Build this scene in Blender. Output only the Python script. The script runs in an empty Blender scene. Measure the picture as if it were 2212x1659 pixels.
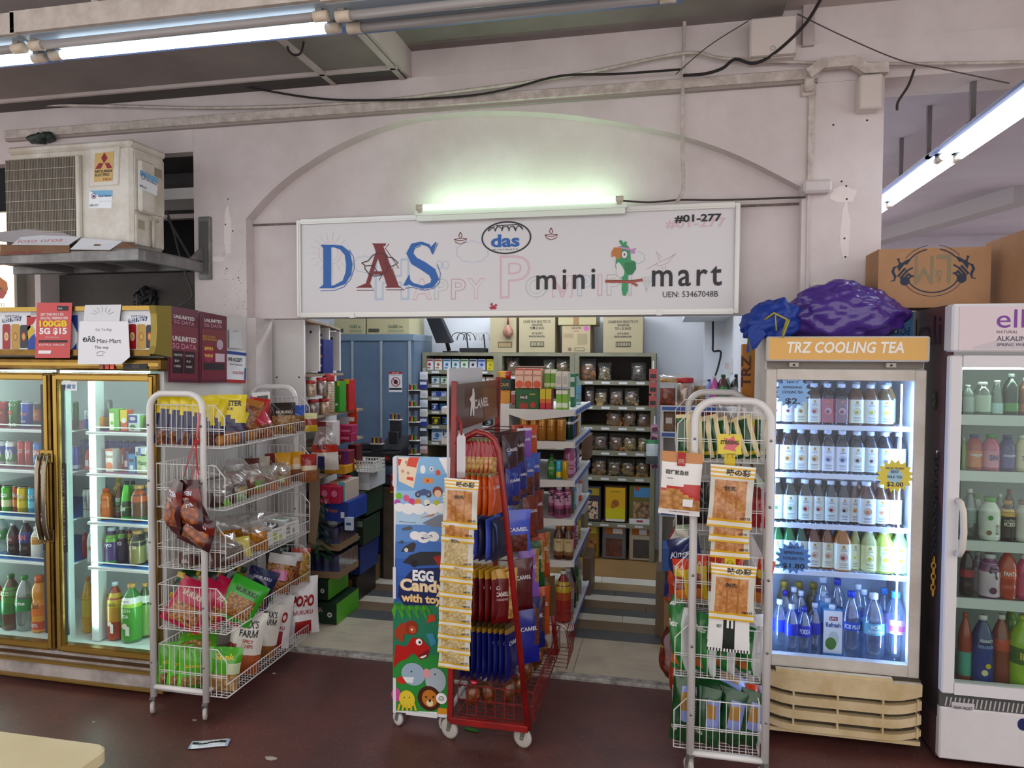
import bpy, math, random
from mathutils import Vector as V, Matrix
from math import sin, cos, pi, radians, tan
D = bpy.data; SC = bpy.context.scene; COL = SC.collection
# ---------------- camera, world, exposure ----------------
F = 1533.0; EYE = V((0, 0, 1.75)); YAW, PIT, ROL = radians(12.3), radians(-2.1), radians(0.27)
FW = V((-sin(YAW)*cos(PIT), cos(YAW)*cos(PIT), sin(PIT))); R0 = V((cos(YAW), sin(YAW), 0)); U0 = R0.cross(FW)
RT = R0*cos(ROL)+U0*sin(ROL); UP = U0*cos(ROL)-R0*sin(ROL)
cam = D.cameras.new('camera'); cam.sensor_width = 36; cam.lens = F/2212*36; cam.clip_start = .05
co = D.objects.new('camera', cam); COL.objects.link(co)
mw = Matrix((RT, UP, -FW)).transposed().to_4x4(); mw.translation = EYE; co.matrix_world = mw; SC.camera = co
w = D.worlds.new('daylight'); SC.world = w; w.use_nodes = True
bg = w.node_tree.nodes['Background']; bg.inputs[0].default_value = (1.0, .965, .955, 1); bg.inputs[1].default_value = .60
SC.view_settings.view_transform = 'Standard'; SC.view_settings.look = 'None'; SC.view_settings.gamma = 1
SC.view_settings.exposure = 1.4
cy = SC.cycles; cy.use_denoising = True; cy.max_bounces = 8; cy.diffuse_bounces = 3; cy.glossy_bounces = 3
cy.transmission_bounces = 4; cy.transparent_max_bounces = 14; cy.caustics_reflective = False; cy.caustics_refractive = False
cy.sample_clamp_indirect = 4
# ---------------- measuring: points on real planes ----------------
def ray(u, v): return RT*((u-1106)/F)-UP*((v-829.5)/F)+FW
def at(u, v, y): d = ray(u, v); return EYE+d*(y/d.y)
def ax(u, v, x): d = ray(u, v); return EYE+d*(x/d.x)
def az(u, v, z=0.): d = ray(u, v); return EYE+d*((z-1.75)/d.z)
def mpp(u, y): return (at(u, 800, y)-EYE).dot(FW)/F          # metres per pixel at a distance
# ---------------- materials ----------------
_m = {}
def lin(h):
    h = h.lstrip('#'); h = ''.join(c*2 for c in h) if len(h) == 3 else h
    c = [int(h[i:i+2], 16)/255 for i in (0, 2, 4)]
    e = 1+.38*(max(c)-min(c))/(max(c)+1e-6)      # pigment depth: strong colours read deeper than greys
    return tuple((x/12.92 if x <= .04045 else ((x+.055)/1.055)**2.4)**e for x in c)+(1,)
def K(h, r=.5, me=0, coat=0, n=0, ns=8, n2=None, spec=.5, bump=0):
    """plain or noisy principled surface of one colour"""
    k = (h, r, me, coat, n, ns, n2, spec, bump)
    if k in _m: return _m[k]
    m = D.materials.new('m_'+h); m.use_nodes = True; t = m.node_tree; b = t.nodes['Principled BSDF']
    b.inputs['Base Color'].default_value = lin(h); b.inputs['Roughness'].default_value = r; b.inputs['Metallic'].default_value = me
    b.inputs['Coat Weight'].default_value = coat; b.inputs['Coat Roughness'].default_value = .12
    b.inputs['Specular IOR Level'].default_value = spec
    m.diffuse_color = lin(h)
    if n or n2 or bump:
        g = t.nodes.new('ShaderNodeTexCoord'); nz = t.nodes.new('ShaderNodeTexNoise'); nz.inputs['Scale'].default_value = ns
        nz.inputs['Detail'].default_value = 6; nz.inputs['Roughness'].default_value = .65
        t.links.new(g.outputs['Object'], nz.inputs['Vector'])
        if n or n2:
            cr = t.nodes.new('ShaderNodeValToRGB'); c = lin(h); c2 = lin(n2) if n2 else tuple(x*(1-n) for x in c[:3])+(1,)
            cr.color_ramp.elements[0].position = .38; cr.color_ramp.elements[1].position = .62
            cr.color_ramp.elements[0].color = c2; cr.color_ramp.elements[1].color = c
            t.links.new(nz.outputs['Fac'], cr.inputs['Fac']); t.links.new(cr.outputs['Color'], b.inputs['Base Color'])
        if bump:
            bp = t.nodes.new('ShaderNodeBump'); bp.inputs['Strength'].default_value = bump; bp.inputs['Distance'].default_value = .01
            t.links.new(nz.outputs['Fac'], bp.inputs['Height']); t.links.new(bp.outputs['Normal'], b.inputs['Normal'])
    _m[k] = m; return m
def SNACK(h1, h2, sc=60, r=.45, coat=.6, h3=None):
    """lumpy food seen through film: cells of two or three browns"""
    k = ('sn', h1, h2, sc, r, coat, h3)
    if k in _m: return _m[k]
    m = D.materials.new('snack_'+h1); m.use_nodes = True; t = m.node_tree; b = t.nodes['Principled BSDF']
    g = t.nodes.new('ShaderNodeTexCoord'); vo = t.nodes.new('ShaderNodeTexVoronoi'); vo.inputs['Scale'].default_value = sc
    t.links.new(g.outputs['Object'], vo.inputs['Vector'])
    cr = t.nodes.new('ShaderNodeValToRGB'); e = cr.color_ramp.elements
    e[0].position = .05; e[0].color = lin(h1); e[1].position = .75; e[1].color = lin(h2)
    if h3: x = e.new(.4); x.color = lin(h3)
    t.links.new(vo.outputs['Distance'], cr.inputs['Fac']); t.links.new(cr.outputs['Color'], b.inputs['Base Color'])
    bp = t.nodes.new('ShaderNodeBump'); bp.inputs['Strength'].default_value = .5; bp.inputs['Distance'].default_value = .006; bp.invert = True
    t.links.new(vo.outputs['Distance'], bp.inputs['Height']); t.links.new(bp.outputs['Normal'], b.inputs['Normal'])
    b.inputs['Roughness'].default_value = r; b.inputs['Coat Weight'].default_value = coat; m.diffuse_color = lin(h1)
    _m[k] = m; return m
def CLEAR(h='ffffff', gl=.14, rough=.06, dens=0., dh=None, fr=.45):
    """thin clear film, glass or plastic: see-through with a gloss, dens adds a share of its own colour"""
    k = ('cl', h, gl, rough, dens, dh, fr)
    if k in _m: return _m[k]
    m = D.materials.new('clear_'+h); m.use_nodes = True; t = m.node_tree; t.nodes.clear(); N = t.nodes.new
    o = N('ShaderNodeOutputMaterial'); tr = N('ShaderNodeBsdfTransparent'); tr.inputs[0].default_value = lin(h)
    gs = N('ShaderNodeBsdfGlossy'); gs.inputs['Roughness'].default_value = rough; gs.inputs[0].default_value = (1, 1, 1, 1)
    lw = N('ShaderNodeLayerWeight'); lw.inputs[0].default_value = .35
    ml = N('ShaderNodeMath'); ml.operation = 'MULTIPLY_ADD'; ml.inputs[1].default_value = fr; ml.inputs[2].default_value = gl*.4; ml.use_clamp = True
    t.links.new(lw.outputs['Facing'], ml.inputs[0])
    mx = N('ShaderNodeMixShader'); t.links.new(ml.outputs[0], mx.inputs[0]); t.links.new(tr.outputs[0], mx.inputs[1]); t.links.new(gs.outputs[0], mx.inputs[2])
    last = mx
    if dens:
        df = N('ShaderNodeBsdfDiffuse'); df.inputs[0].default_value = lin(dh or h); m2 = N('ShaderNodeMixShader'); m2.inputs[0].default_value = dens
        t.links.new(mx.outputs[0], m2.inputs[1]); t.links.new(df.outputs[0], m2.inputs[2]); last = m2
    t.links.new(last.outputs[0], o.inputs[0]); m.diffuse_color = lin(h)[:3]+(.3,); _m[k] = m; return m
def GLOW(h, s):
    k = ('gl', h, s)
    if k in _m: return _m[k]
    m = D.materials.new('glow'); m.use_nodes = True; t = m.node_tree; t.nodes.clear()
    o = t.nodes.new('ShaderNodeOutputMaterial'); e = t.nodes.new('ShaderNodeEmission'); e.inputs[0].default_value = lin(h); e.inputs[1].default_value = s
    t.links.new(e.outputs[0], o.inputs[0]); _m[k] = m; return m
# ---------------- mesh building ----------------
_txt = {}
def glyphs(s, bold=0, shear=0, sp=1):
    if bold and 'M' in s: s = s.replace('M', '\u041c'); bold = min(bold, .02)
    k = (s, bold, shear, sp)
    if k not in _txt:
        c = D.curves.new('txt', 'FONT'); c.body = s; c.offset = bold; c.shear = shear; c.space_character = sp; c.resolution_u = 3 if len(s) < 12 else 2
        o = D.objects.new('txt', c); me = o.to_mesh()
        vs = [(p.co.x, p.co.y) for p in me.vertices]; fs = [tuple(p.vertices) for p in me.polygons]
        o.to_mesh_clear(); D.objects.remove(o); D.curves.remove(c)
        xs = [p[0] for p in vs] or [0, 1]; ys = [p[1] for p in vs] or [0, 1]; x0, y0 = min(xs), min(ys); W = (max(xs)-x0) or 1; H = (max(ys)-y0) or 1
        _txt[k] = ([((x-x0)/W, (y-y0)/H) for x, y in vs], fs)
    return _txt[k]
class MB:
    def __init__(s): s.v = []; s.f = []; s.mi = []; s.sm = []; s.mats = []; s.M = Matrix.Identity(4); s.e = 0
    def lay(s, z): s.e += 2.5e-5; return z+s.e
    def mat(s, m):
        if m not in s.mats: s.mats.append(m)
        return s.mats.index(m)
    def add(s, vs, fs, m, sm=False):
        b = len(s.v); s.v += [tuple(s.M @ V(p)) for p in vs]; i = s.mat(m) if not isinstance(m, list) else None
        for k, f in enumerate(fs):
            s.f.append(tuple(b+j for j in f)); s.mi.append(i if i is not None else s.mat(m[k])); s.sm.append(sm)
        return s
    def poly(s, pts, m): return s.add(pts, [tuple(range(len(pts)))], m)
    def box(s, x0, x1, y0, y1, z0, z1, m, c=0):
        if c <= 0:
            vs = [(x, y, z) for x in (x0, x1) for y in (y0, y1) for z in (z0, z1)]
            return s.add(vs, [(0, 1, 3, 2), (4, 6, 7, 5), (0, 4, 5, 1), (2, 3, 7, 6), (0, 2, 6, 4), (1, 5, 7, 3)], m)
        c = min(c, (x1-x0)*.45, (y1-y0)*.45, (z1-z0)*.45); vs = []; ix = {}
        for a in (0, 1):
            for b in (0, 1):
                for d in (0, 1):
                    for e in range(3):
                        p = [(x0, x1)[a], (y0, y1)[b], (z0, z1)[d]]
                        for q in range(3):
                            if q != e: p[q] += c*(1-2*(a, b, d)[q])
                        ix[a, b, d, e] = len(vs); vs.append(p)
        fs = []
        for e in range(3):
            o1, o2 = [q for q in range(3) if q != e]
            for q in (0, 1):
                def g(i, j, e2=e):
                    t = [0, 0, 0]; t[e] = q; t[o1] = i; t[o2] = j; return ix[t[0], t[1], t[2], e2]
                fs.append((g(0, 0), g(1, 0), g(1, 1), g(0, 1)))
            for i in (0, 1):
                for j in (0, 1):
                    t = [0, 0, 0]; t[o1] = i; t[o2] = j; a0 = t[:]; a0[e] = 0; a1 = t[:]; a1[e] = 1
                    fs.append((ix[(*a0, o1)], ix[(*a1, o1)], ix[(*a1, o2)], ix[(*a0, o2)]))
        for a in (0, 1):
            for b in (0, 1):
                for d in (0, 1): fs.append((ix[a, b, d, 0], ix[a, b, d, 1], ix[a, b, d, 2]))
        return s.add(vs, fs, m)
    def tube(s, pts, r, m, n=6, closed=False, caps=True):
        pts = [V(p) for p in pts]; L = len(pts); vs = []; fs = []; nn = None
        for i, p in enumerate(pts):
            if closed: t = pts[(i+1) % L]-pts[i-1]
            else: t = pts[min(i+1, L-1)]-pts[max(i-1, 0)]
            t = t.normalized() if t.length > 1e-9 else V((0, 0, 1))
            if nn is None: nn = t.orthogonal().normalized()
            nn = (nn-t*nn.dot(t)); nn = nn.normalized() if nn.length > 1e-6 else t.orthogonal().normalized(); b = t.cross(nn)
            rr = r[i] if isinstance(r, (list, tuple)) else r
            vs += [p+(nn*cos(2*pi*k/n)+b*sin(2*pi*k/n))*rr for k in range(n)]
        for i in range(L if closed else L-1):
            j = (i+1) % L
            fs += [(i*n+k, i*n+(k+1) % n, j*n+(k+1) % n, j*n+k) for k in range(n)]
        if caps and not closed: fs += [tuple(range(n))[::-1], tuple((L-1)*n+k for k in range(n))]
        return s.add(vs, fs, m, n > 4)
    def lathe(s, prof, m, n=16, sq=0, cap=True, ax=(1, 1)):
        """turn (r, z) pairs; m one material or one per band; sq > 0 squares the section"""
        vs = []; fs = []; ms = []
        def rad(k):
            a = 2*pi*(k+.5)/n; c, d = abs(cos(a)), abs(sin(a))
            return 1/((c**(2+sq)+d**(2+sq))**(1/(2+sq))) if sq else 1
        for r, z in prof: vs += [(r*rad(k)*cos(2*pi*(k+.5)/n)*ax[0], r*rad(k)*sin(2*pi*(k+.5)/n)*ax[1], z) for k in range(n)]
        for i in range(len(prof)-1):
            for k in range(n): fs.append((i*n+k, i*n+(k+1) % n, (i+1)*n+(k+1) % n, (i+1)*n+k)); ms.append(m[i] if isinstance(m, list) else m)
        if cap:
            fs.append(tuple(range(n))[::-1]); ms.append(ms[0]); q = (len(prof)-1)*n; fs.append(tuple(q+k for k in range(n))); ms.append(ms[-2])
        return s.add(vs, fs, ms, True)
    def prism(s, pts, h, m, m2=None):
        """outline in local xy pushed along +z by h"""
        n = len(pts); vs = [(x, y, 0) for x, y in pts]+[(x, y, h) for x, y in pts]
        fs = [tuple(range(n))[::-1], tuple(range(n, 2*n))]+[(i, (i+1) % n, n+(i+1) % n, n+i) for i in range(n)]
        return s.add(vs, fs, [m2 or m, m2 or m]+[m]*n)
    def sheet(s, pts, m, z=0):
        z = s.lay(z); return s.add([(x, y, z) for x, y in pts], [tuple(range(len(pts)))], m)
    def disc(s, x, y, r, m, z=0, n=18, ry=None): return s.sheet([(x+r*cos(2*pi*k/n), y+(ry or r)*sin(2*pi*k/n)) for k in range(n)], m, z)
    def ring(s, x, y, r, wd, m, z=0, n=28, ry=None, a0=0, a1=2*pi):
        ry = ry or r; vs = []; z = s.lay(z)
        for k in range(n+1):
            a = a0+(a1-a0)*k/n; vs += [(x+r*cos(a), y+ry*sin(a), z), (x+(r-wd)*cos(a), y+(ry-wd)*sin(a), z)]
        return s.add(vs, [(2*k, 2*k+2, 2*k+3, 2*k+1) for k in range(n)], m)
    def rib(s, pts, wd, m, z=0):
        """flat stroke along a 2-D line, wd one width or one per point"""
        z = s.lay(z)
        pts = [V((p[0], p[1])) for p in pts]; vs = []; L = len(pts)
        for i, p in enumerate(pts):
            t = (pts[min(i+1, L-1)]-pts[max(i-1, 0)]); t = t.normalized() if t.length > 1e-9 else V((1, 0)); q = V((-t.y, t.x))*((wd[i] if isinstance(wd, (list, tuple)) else wd)/2)
            vs += [(*(p+q), z), (*(p-q), z)]
        return s.add(vs, [(2*i, 2*i+1, 2*i+3, 2*i+2) for i in range(L-1)], m)
    def rect(s, x0, x1, y0, y1, m, z=0):
        z = s.lay(z); return s.add([(x0, y0, z), (x1, y0, z), (x1, y1, z), (x0, y1, z)], [(0, 1, 2, 3)], m)
    def text(s, t, x0, x1, y0, y1, m, z=0, bold=0, shear=0, sp=1):
        vs, fs = glyphs(t, bold, shear, sp); z = s.lay(z); return s.add([(x0+(x1-x0)*a, y0+(y1-y0)*b, z) for a, b in vs], fs, m)
    def build(s, name, parent=None, mod=None):
        me = D.meshes.new(name); me.from_pydata(s.v, [], s.f)
        for m in s.mats: me.materials.append(m)
        me.polygons.foreach_set('material_index', s.mi); me.polygons.foreach_set('use_smooth', s.sm); me.validate(); me.update()
        o = D.objects.new(name, me); COL.objects.link(o)
        if parent: o.parent = parent
        return o
def frame4(q, x0, x1, y0, y1, z0, z1, f, m, c=.005, fb=None):
    fb = fb or f; q.box(x0, x0+f, y0, y1, z0, z1, m, c); q.box(x1-f, x1, y0, y1, z0, z1, m, c)
    q.box(x0+f, x1-f, y0+.0006, y1, z1-f, z1, m); q.box(x0+f, x1-f, y0+.0006, y1, z0, z0+fb, m)
def frame(o, right=(1, 0, 0), up=(0, 0, 1)):
    """local x along right, y along up, z towards the viewer's side of the plane"""
    r = V(right).normalized(); u = V(up); u = (u-r*u.dot(r)).normalized(); n = r.cross(u)
    m = Matrix((r, u, n)).transposed().to_4x4(); m.translation = V(o); return m
def tag(o, label, cat, group=None, kind=None):
    if label: o['label'] = label
    if cat: o['category'] = cat
    if group: o['group'] = group
    if kind: o['kind'] = kind
    return o
def thing(name, label, cat, loc=(0, 0, 0), rz=0, group=None):
    o = D.objects.new(name, None); COL.objects.link(o); o.location = loc; o.rotation_euler = (0, 0, rz); o.empty_display_size = .05
    return tag(o, label, cat, group)
def one(name, mb, label, cat, loc=None, rz=0, group=None):
    o = mb.build(name)
    if loc is not None: o.location = loc
    o.rotation_euler = (0, 0, rz); return tag(o, label, cat, group)
def struct(name, mb): o = mb.build(name); o['kind'] = 'structure'; return o
def kids(o): return [c for c in D.objects if c.parent == o]
_kid = {}
def clone(root, loc, rot=(0, 0, 0), label=None, group=None, scale=None):
    """a thing, copies of its parts and of their sub-parts"""
    if root.name not in _kid: _kid[root.name] = [(c, kids(c)) for c in kids(root)]
    r = root.copy(); COL.objects.link(r); r.location = loc; r.rotation_euler = rot if isinstance(rot, (tuple, list)) else (0, 0, rot)
    if label: r['label'] = label
    if group: r['group'] = group
    if scale: r.scale = scale if isinstance(scale, (tuple, list)) else (scale,)*3
    for c, gs in _kid[root.name]:
        d = c.copy(); COL.objects.link(d); d.parent = r
        for g in gs: e = g.copy(); COL.objects.link(e); e.parent = d
    return r
class Kind:
    """a kind of product: built at the first spot, copied for the rest"""
    def __init__(s, fn): s.fn = fn; s.o = None
    def put(s, loc, label, group, rot=0, scale=None):
        rot = rot if isinstance(rot, (tuple, list)) else (0, 0, rot)
        if s.o is None:
            s.o = s.fn(); _kid[s.o.name] = [(c, kids(c)) for c in kids(s.o)]; o = s.o
            o.location = loc; o.rotation_euler = rot
            if scale: o.scale = scale if isinstance(scale, (tuple, list)) else (scale,)*3
            o['label'] = label; o['group'] = group; return o
        return clone(s.o, loc, rot, label, group, scale or (1, 1, 1))
ORD = ['first', 'second', 'third', 'fourth', 'fifth', 'sixth', 'seventh', 'eighth', 'ninth', 'tenth', 'eleventh', 'twelfth', 'thirteenth']
WHITE = K('f0efec', .45); BLACK = K('15151a', .5); STEEL = K('b9b9b8', .3, .9); DARKM = K('3a3a3c', .5)
random.seed(7); RN = random.random
def arc(x, y, r, a0, a1, n=12, ry=None): return [(x+r*cos(radians(a0+(a1-a0)*k/n)), y+(ry or r)*sin(radians(a0+(a1-a0)*k/n))) for k in range(n+1)]
# ---------------- the setting ----------------
WALL = K('dcd2d1', .75, n2='d0c5c3', ns=2.2, bump=.15); WALLG = K('d6cfcf', .75, n2='c9bfbb', ns=3); WIN = K('e6ebf2', .7)
m = K('5b3b37', .42, n2='6d443e', ns=3.0); t_ = m.node_tree    # red terrazzo with pale and dark chips
b_ = t_.nodes['Principled BSDF']; g_ = [n for n in t_.nodes if n.type == 'TEX_COORD'][0]; c_ = [n for n in t_.nodes if n.type == 'VALTORGB'][0]
vo = t_.nodes.new('ShaderNodeTexVoronoi'); vo.inputs['Scale'].default_value = 85; t_.links.new(g_.outputs['Object'], vo.inputs['Vector'])
cr = t_.nodes.new('ShaderNodeValToRGB'); cr.color_ramp.elements[0].position = .10; cr.color_ramp.elements[1].position = .2
cr.color_ramp.elements[0].color = (1, 1, 1, 1); cr.color_ramp.elements[1].color = (0, 0, 0, 1); t_.links.new(vo.outputs['Distance'], cr.inputs['Fac'])
sp = t_.nodes.new('ShaderNodeSeparateColor'); t_.links.new(vo.outputs['Color'], sp.inputs[0])
gt = t_.nodes.new('ShaderNodeMath'); gt.operation = 'GREATER_THAN'; gt.inputs[1].default_value = .62; t_.links.new(sp.outputs[0], gt.inputs[0])
mu = t_.nodes.new('ShaderNodeMath'); mu.operation = 'MULTIPLY'; t_.links.new(gt.outputs[0], mu.inputs[0]); t_.links.new(cr.outputs['Color'], mu.inputs[1])
mxr = t_.nodes.new('ShaderNodeMix'); mxr.data_type = 'RGBA'; t_.links.new(mu.outputs[0], mxr.inputs['Factor']); t_.links.new(c_.outputs['Color'], mxr.inputs['A'])
mxr.inputs['B'].default_value = lin('a5857d'); t_.links.new(mxr.outputs['Result'], b_.inputs['Base Color']); FLOORM = m
q = MB(); q.box(-9, 7, -2.5, 3.80, -.1, 0, FLOORM); q.box(.5, 7, 3.8, 9.6, -.1, 0, FLOORM); q.box(-9, -2.49, 3.8, 5, -.1, 0, FLOORM); struct('floor', q)
# planks of the shop floor, laid across the aisle
q = MB(); ys = [3.84]+[az(1350, v).y for v in (1390, 1369, 1349, 1335, 1321, 1305, 1292, 1281, 1265, 1252)]+[6.7]
pc = ['cfc3ad', '5f6064', '8a7660', 'd8d2c0', '5c5e62', '7f6c58', 'dcd6c6', '63656a', 'a89272', 'ebe7da', 'a8885c']
for i in range(len(ys)-1):
    x = -3.3-RN(); 
    while x < .5:
        L = .9+RN()*.5; y = ys[i]; n = 4 if i == 0 else 1
        for k in range(n):
            y0 = ys[i]+(ys[i+1]-ys[i])*k/n; y1 = ys[i]+(ys[i+1]-ys[i])*(k+1)/n
            q.box(max(x, -3.3), min(x+L-.003, .5), y0, y1-.002, -.05, .012, K(pc[i], .38, n=.12+.08*(k % 2), ns=14 if i in (1, 4, 7) else 5))
        x += L
struct('floor', q)
q = MB(); q.box(-2.49, .66, 3.78, 3.84, -.02, .02, K('b9b4ad', .5, n2='77706a', ns=18), .008); struct('trim_1', q)
# facade: pillars, arch, tympanum, beam
q = MB(); Yf = 3.87
q.box(-2.845, -2.49, Yf, 4.05, 0, 3.14, WALL); q.box(.66, 1.035, Yf, 4.05, 0, 3.14, WALL)
A = [at(u, v, Yf) for u, v in ((530, 472), (580, 418), (640, 368), (740, 308), (860, 262), (980, 243), (1100, 240), (1220, 247), (1350, 266), (1480, 295), (1600, 338), (1735, 405))]
ap = [(-2.49, A[0].z)]+[(p.x, p.z) for p in A[1:-1]]+[(.66, A[-1].z)]
ap2 = []
for i in range(len(ap)-1):
    p0, p1, p2, p3 = ap[max(i-1, 0)], ap[i], ap[i+1], ap[min(i+2, len(ap)-1)]
    for k in range(4):
        t = k/4; ap2.append(tuple(.5*((2*p1[j])+(p2[j]-p0[j])*t+(2*p0[j]-5*p1[j]+4*p2[j]-p3[j])*t*t+(3*p1[j]-p0[j]-3*p2[j]+p3[j])*t**3) for j in (0, 1)))
ap2.append(ap[-1])
n = len(ap2); vs = [(x, Yf, z) for x, z in ap2]+[(x, Yf, 3.14) for x, z in ap2]+[(x, 3.96, z) for x, z in ap2]
q.add(vs, [(i, i+1, n+i+1, n+i) for i in range(n-1)], WALL); q.add(vs, [(2*n+i, 2*n+i+1, i+1, i) for i in range(n-1)], WALL, True)
q.box(-2.49, .66, 3.955, 4.06, 1.985, 3.14, WALL)
q.box(-2.49, .66, 3.94, 3.956, 2.552, 2.562, K('8d7f78', .9, n=.5, ns=30))
q.box(-4.6, 4.5, 3.865, 4.1, 3.14, 3.335, WALL); q.box(-1.46, 4.5, 3.885, 4.1, 3.335, 3.6, WALL)
q.box(-4.6, -2.845, 3.865, 3.95, 3.0, 3.14, WALL)
on_ = frame((0, Yf, 0)); q.M = on_
for u, v, a, b in ((492, 500, 9, 52), (1822, 420, 26, 18), (1826, 500, 10, 60), (470, 560, 18, 6)): p = at(u, v, Yf); k = mpp(u, Yf); q.sheet([(p.x+k*a*(cos(t)+.15*sin(5*t)), p.z+k*b*(sin(t)+.1*cos(4*t))) for t in [2*pi*i/14 for i in range(14)]], K('e9e0dc', .7), .0006)
for u, v in ((493, 430), (487, 485), (503, 499), (490, 580), (515, 600), (1818, 392), (1828, 402), (1829, 430), (1824, 515), (1826, 555), (1800, 270), (1873, 260)): p = at(u, v, Yf); q.disc(p.x, p.z, .005, K('3a302c', .8), .001, 8)
for i in range(70): p = at(515+RN()*22 if i % 2 else 455+RN()*70, 480+RN()*190, Yf); q.disc(p.x, p.z, .001+.002*RN(), K('5a4c45', .9), .001, 5)
q.M = Matrix.Identity(4); struct('wall_front', q)
q = MB(); q.box(.655, .79, 3.80, 3.96, 2.58, 2.645, WALLG, .012); q.box(.685, .70, 3.86, 3.95, 1.99, 2.58, WALLG); struct('trim_2', q)
# alcove behind the condenser
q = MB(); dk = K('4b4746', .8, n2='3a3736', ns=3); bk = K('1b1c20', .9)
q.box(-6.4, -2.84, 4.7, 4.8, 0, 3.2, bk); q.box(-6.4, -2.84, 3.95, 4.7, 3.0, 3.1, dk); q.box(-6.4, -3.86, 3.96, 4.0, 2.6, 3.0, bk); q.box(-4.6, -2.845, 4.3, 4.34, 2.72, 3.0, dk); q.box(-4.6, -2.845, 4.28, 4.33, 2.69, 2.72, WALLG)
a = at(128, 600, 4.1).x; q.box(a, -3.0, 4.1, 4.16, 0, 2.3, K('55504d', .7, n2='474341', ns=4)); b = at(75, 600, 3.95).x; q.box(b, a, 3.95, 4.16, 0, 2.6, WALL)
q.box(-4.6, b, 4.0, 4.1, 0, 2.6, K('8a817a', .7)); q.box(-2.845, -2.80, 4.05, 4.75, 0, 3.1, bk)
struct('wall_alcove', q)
# ceilings
CEI = K('98908d', .8, n2='877f7c', ns=1.6); CE2 = K('c9bfbc', .8, n2='bdb1ad', ns=2)
q = MB(); q.box(-6, -1.46, .6, 3.87, 3.345, 3.45, CEI)
for x in (-1.5, -1.92): q.box(x, x+.03, .6, 3.87, 3.325, 3.346, CE2)
q.box(-6, -1.46, 3.72, 3.87, 3.33, 3.346, K('55504f', .8)); q.box(-6, -1.46, 3.70, 3.72, 3.325, 3.346, CE2)
q.box(-1.46, -1.44, .6, 3.885, 3.335, 3.56, CE2); q.box(-1.44, 4.5, .6, 3.885, 3.52, 3.6, CE2); q.box(-1.44, .55, 3.6, 3.885, 3.49, 3.52, CEI)
q.box(.645, .70, 3.84, 3.884, 3.32, 3.52, CE2)
struct('ceiling', q)
q = MB(); LAV = K('bdb4be', .8, n2='b2a9b3', ns=1.2); q.box(1.03, 4.5, 4.1, 9.7, 3.25, 3.35, LAV); q.box(1.03, 4.5, 9.6, 9.7, 0, 3.3, LAV)
p0, p1 = az(2212, 415, 3.2), az(1880, 515, 3.2); q.tube([p0, p1], .13, K('a09a9c', .8), 4); q.box(1.03, 4.5, 4.1, 4.3, 3.19, 3.25, WALLG)
struct('ceiling', q)
# shop interior
q = MB(); q.box(-3.3, .5, 6.55, 6.65, 0, 2.75, WIN); q.box(.45, .55, 4.06, 6.6, 0, 2.75, WIN); q.box(-3.4, -3.3, 4.85, 6.6, 0, 2.75, WIN); q.box(-3.4, -2.80, 4.80, 4.85, 0, 2.75, WIN); q.box(-2.80, -2.79, 4.06, 4.8, 0, 2.75, WIN)
q.box(-2.80, -2.47, 4.0, 4.06, 0, 2.75, WALLG); q.box(.3, .45, 6.0, 6.2, 0, 2.75, WIN); q.box(.12, .45, 5.2, 6.0, 2.05, 2.75, WIN)
struct('wall_shop', q)
q = MB(); q.box(-3.4, .55, 4.0, 6.65, 2.75, 2.82, K('f2f2f0', .8)); struct('ceiling', q)
q = MB(); q.box(-2.49, -2.43, 3.87, 4.05, 0, 1.985, WALLG); q.box(.6, .66, 3.87, 4.05, 0, 1.985, WALLG); struct('trim_3', q)
# ---------------- lamps ----------------
def tube_lamp(p0, p1, label, ncol, lit, group, two=True, pw=5.0):
    """ceiling batten with one or two tubes between p0 and p1"""
    d = (p1-p0); L = d.length; d.normalize(); s = V((d.y, -d.x, 0)); t = thing('tube_light', label, 'light', p0, 0, group); M0 = frame((0, 0, 0), d, (0, 0, 1))
    q = MB(); q.M = M0; q.box(-.05, L+.05, .05, .10, -.055, .055, K('d8d0c8', .6, n2='a99f96', ns=9), .006)
    q.sheet([(0, 0)]*3, WHITE); q.box(-.04, L+.04, .044, .05, -.09, .09, K('a9b9c6', .4)); q.box(-.05, L+.05, .046, .125, .09, .11, K('d5cbc2', .7, n2='c2b7ac', ns=14)); q.box(-.05, L+.05, .03, .046, -.112, -.09, K('7d90c0', .4))
    q.build('housing', t)
    for i, z in enumerate((-.045, .045) if two else (0,)):
        on = lit[i]; q = MB(); q.M = M0; q.tube([(.02, .022, z), (L-.02, .022, z)], .0165, GLOW(ncol, pw) if on else K('a8a3a1', .35), 10); q.build('tube', t)
        for x in (0, L):
            q = MB(); q.M = M0; q.tube([(x-.022, .022, z), (x+.03, .022, z)], .019, K('d9c9b4', .5), 10); q.box(x-.012, x+.012, .02, .06, z-.015, z+.015, K('8a8480', .6)); q.build('lamp_holder', t)
    return t
Yl = 2.35; G = 'tube lights over the hall'
tube_lamp(at(100, 122, Yl), at(705, 62, Yl), 'twin tube light above the condenser, one tube lit, dusty rail', 'dfefff', (1, 0), G)
tube_lamp(at(752, 62, Yl), at(1440, -6, Yl), 'unlit twin tube light with grey tubes above the arch', 'dfefff', (0, 0), G)
tube_lamp(at(-560, 188, Yl), at(62, 128, Yl), 'lit tube light at the far end of the hanging rail', 'dfefff', (1, 0), G)
for u, lab in ((205, 'first pale rod holding the twin tube light, over the condenser'), (535, 'second pale rod holding the twin tube light, nearer the sign')): p = at(u, 55, Yl); q = MB(); q.tube([(p.x, Yl, 3.03), (p.x, Yl, 3.345)], .012, WALLG); one('hanger_rod', q, lab, 'rod')
t = thing('tube_light', 'single green-white tube light along the top of the shop sign', 'light', at(905, 447, 3.80))
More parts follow.
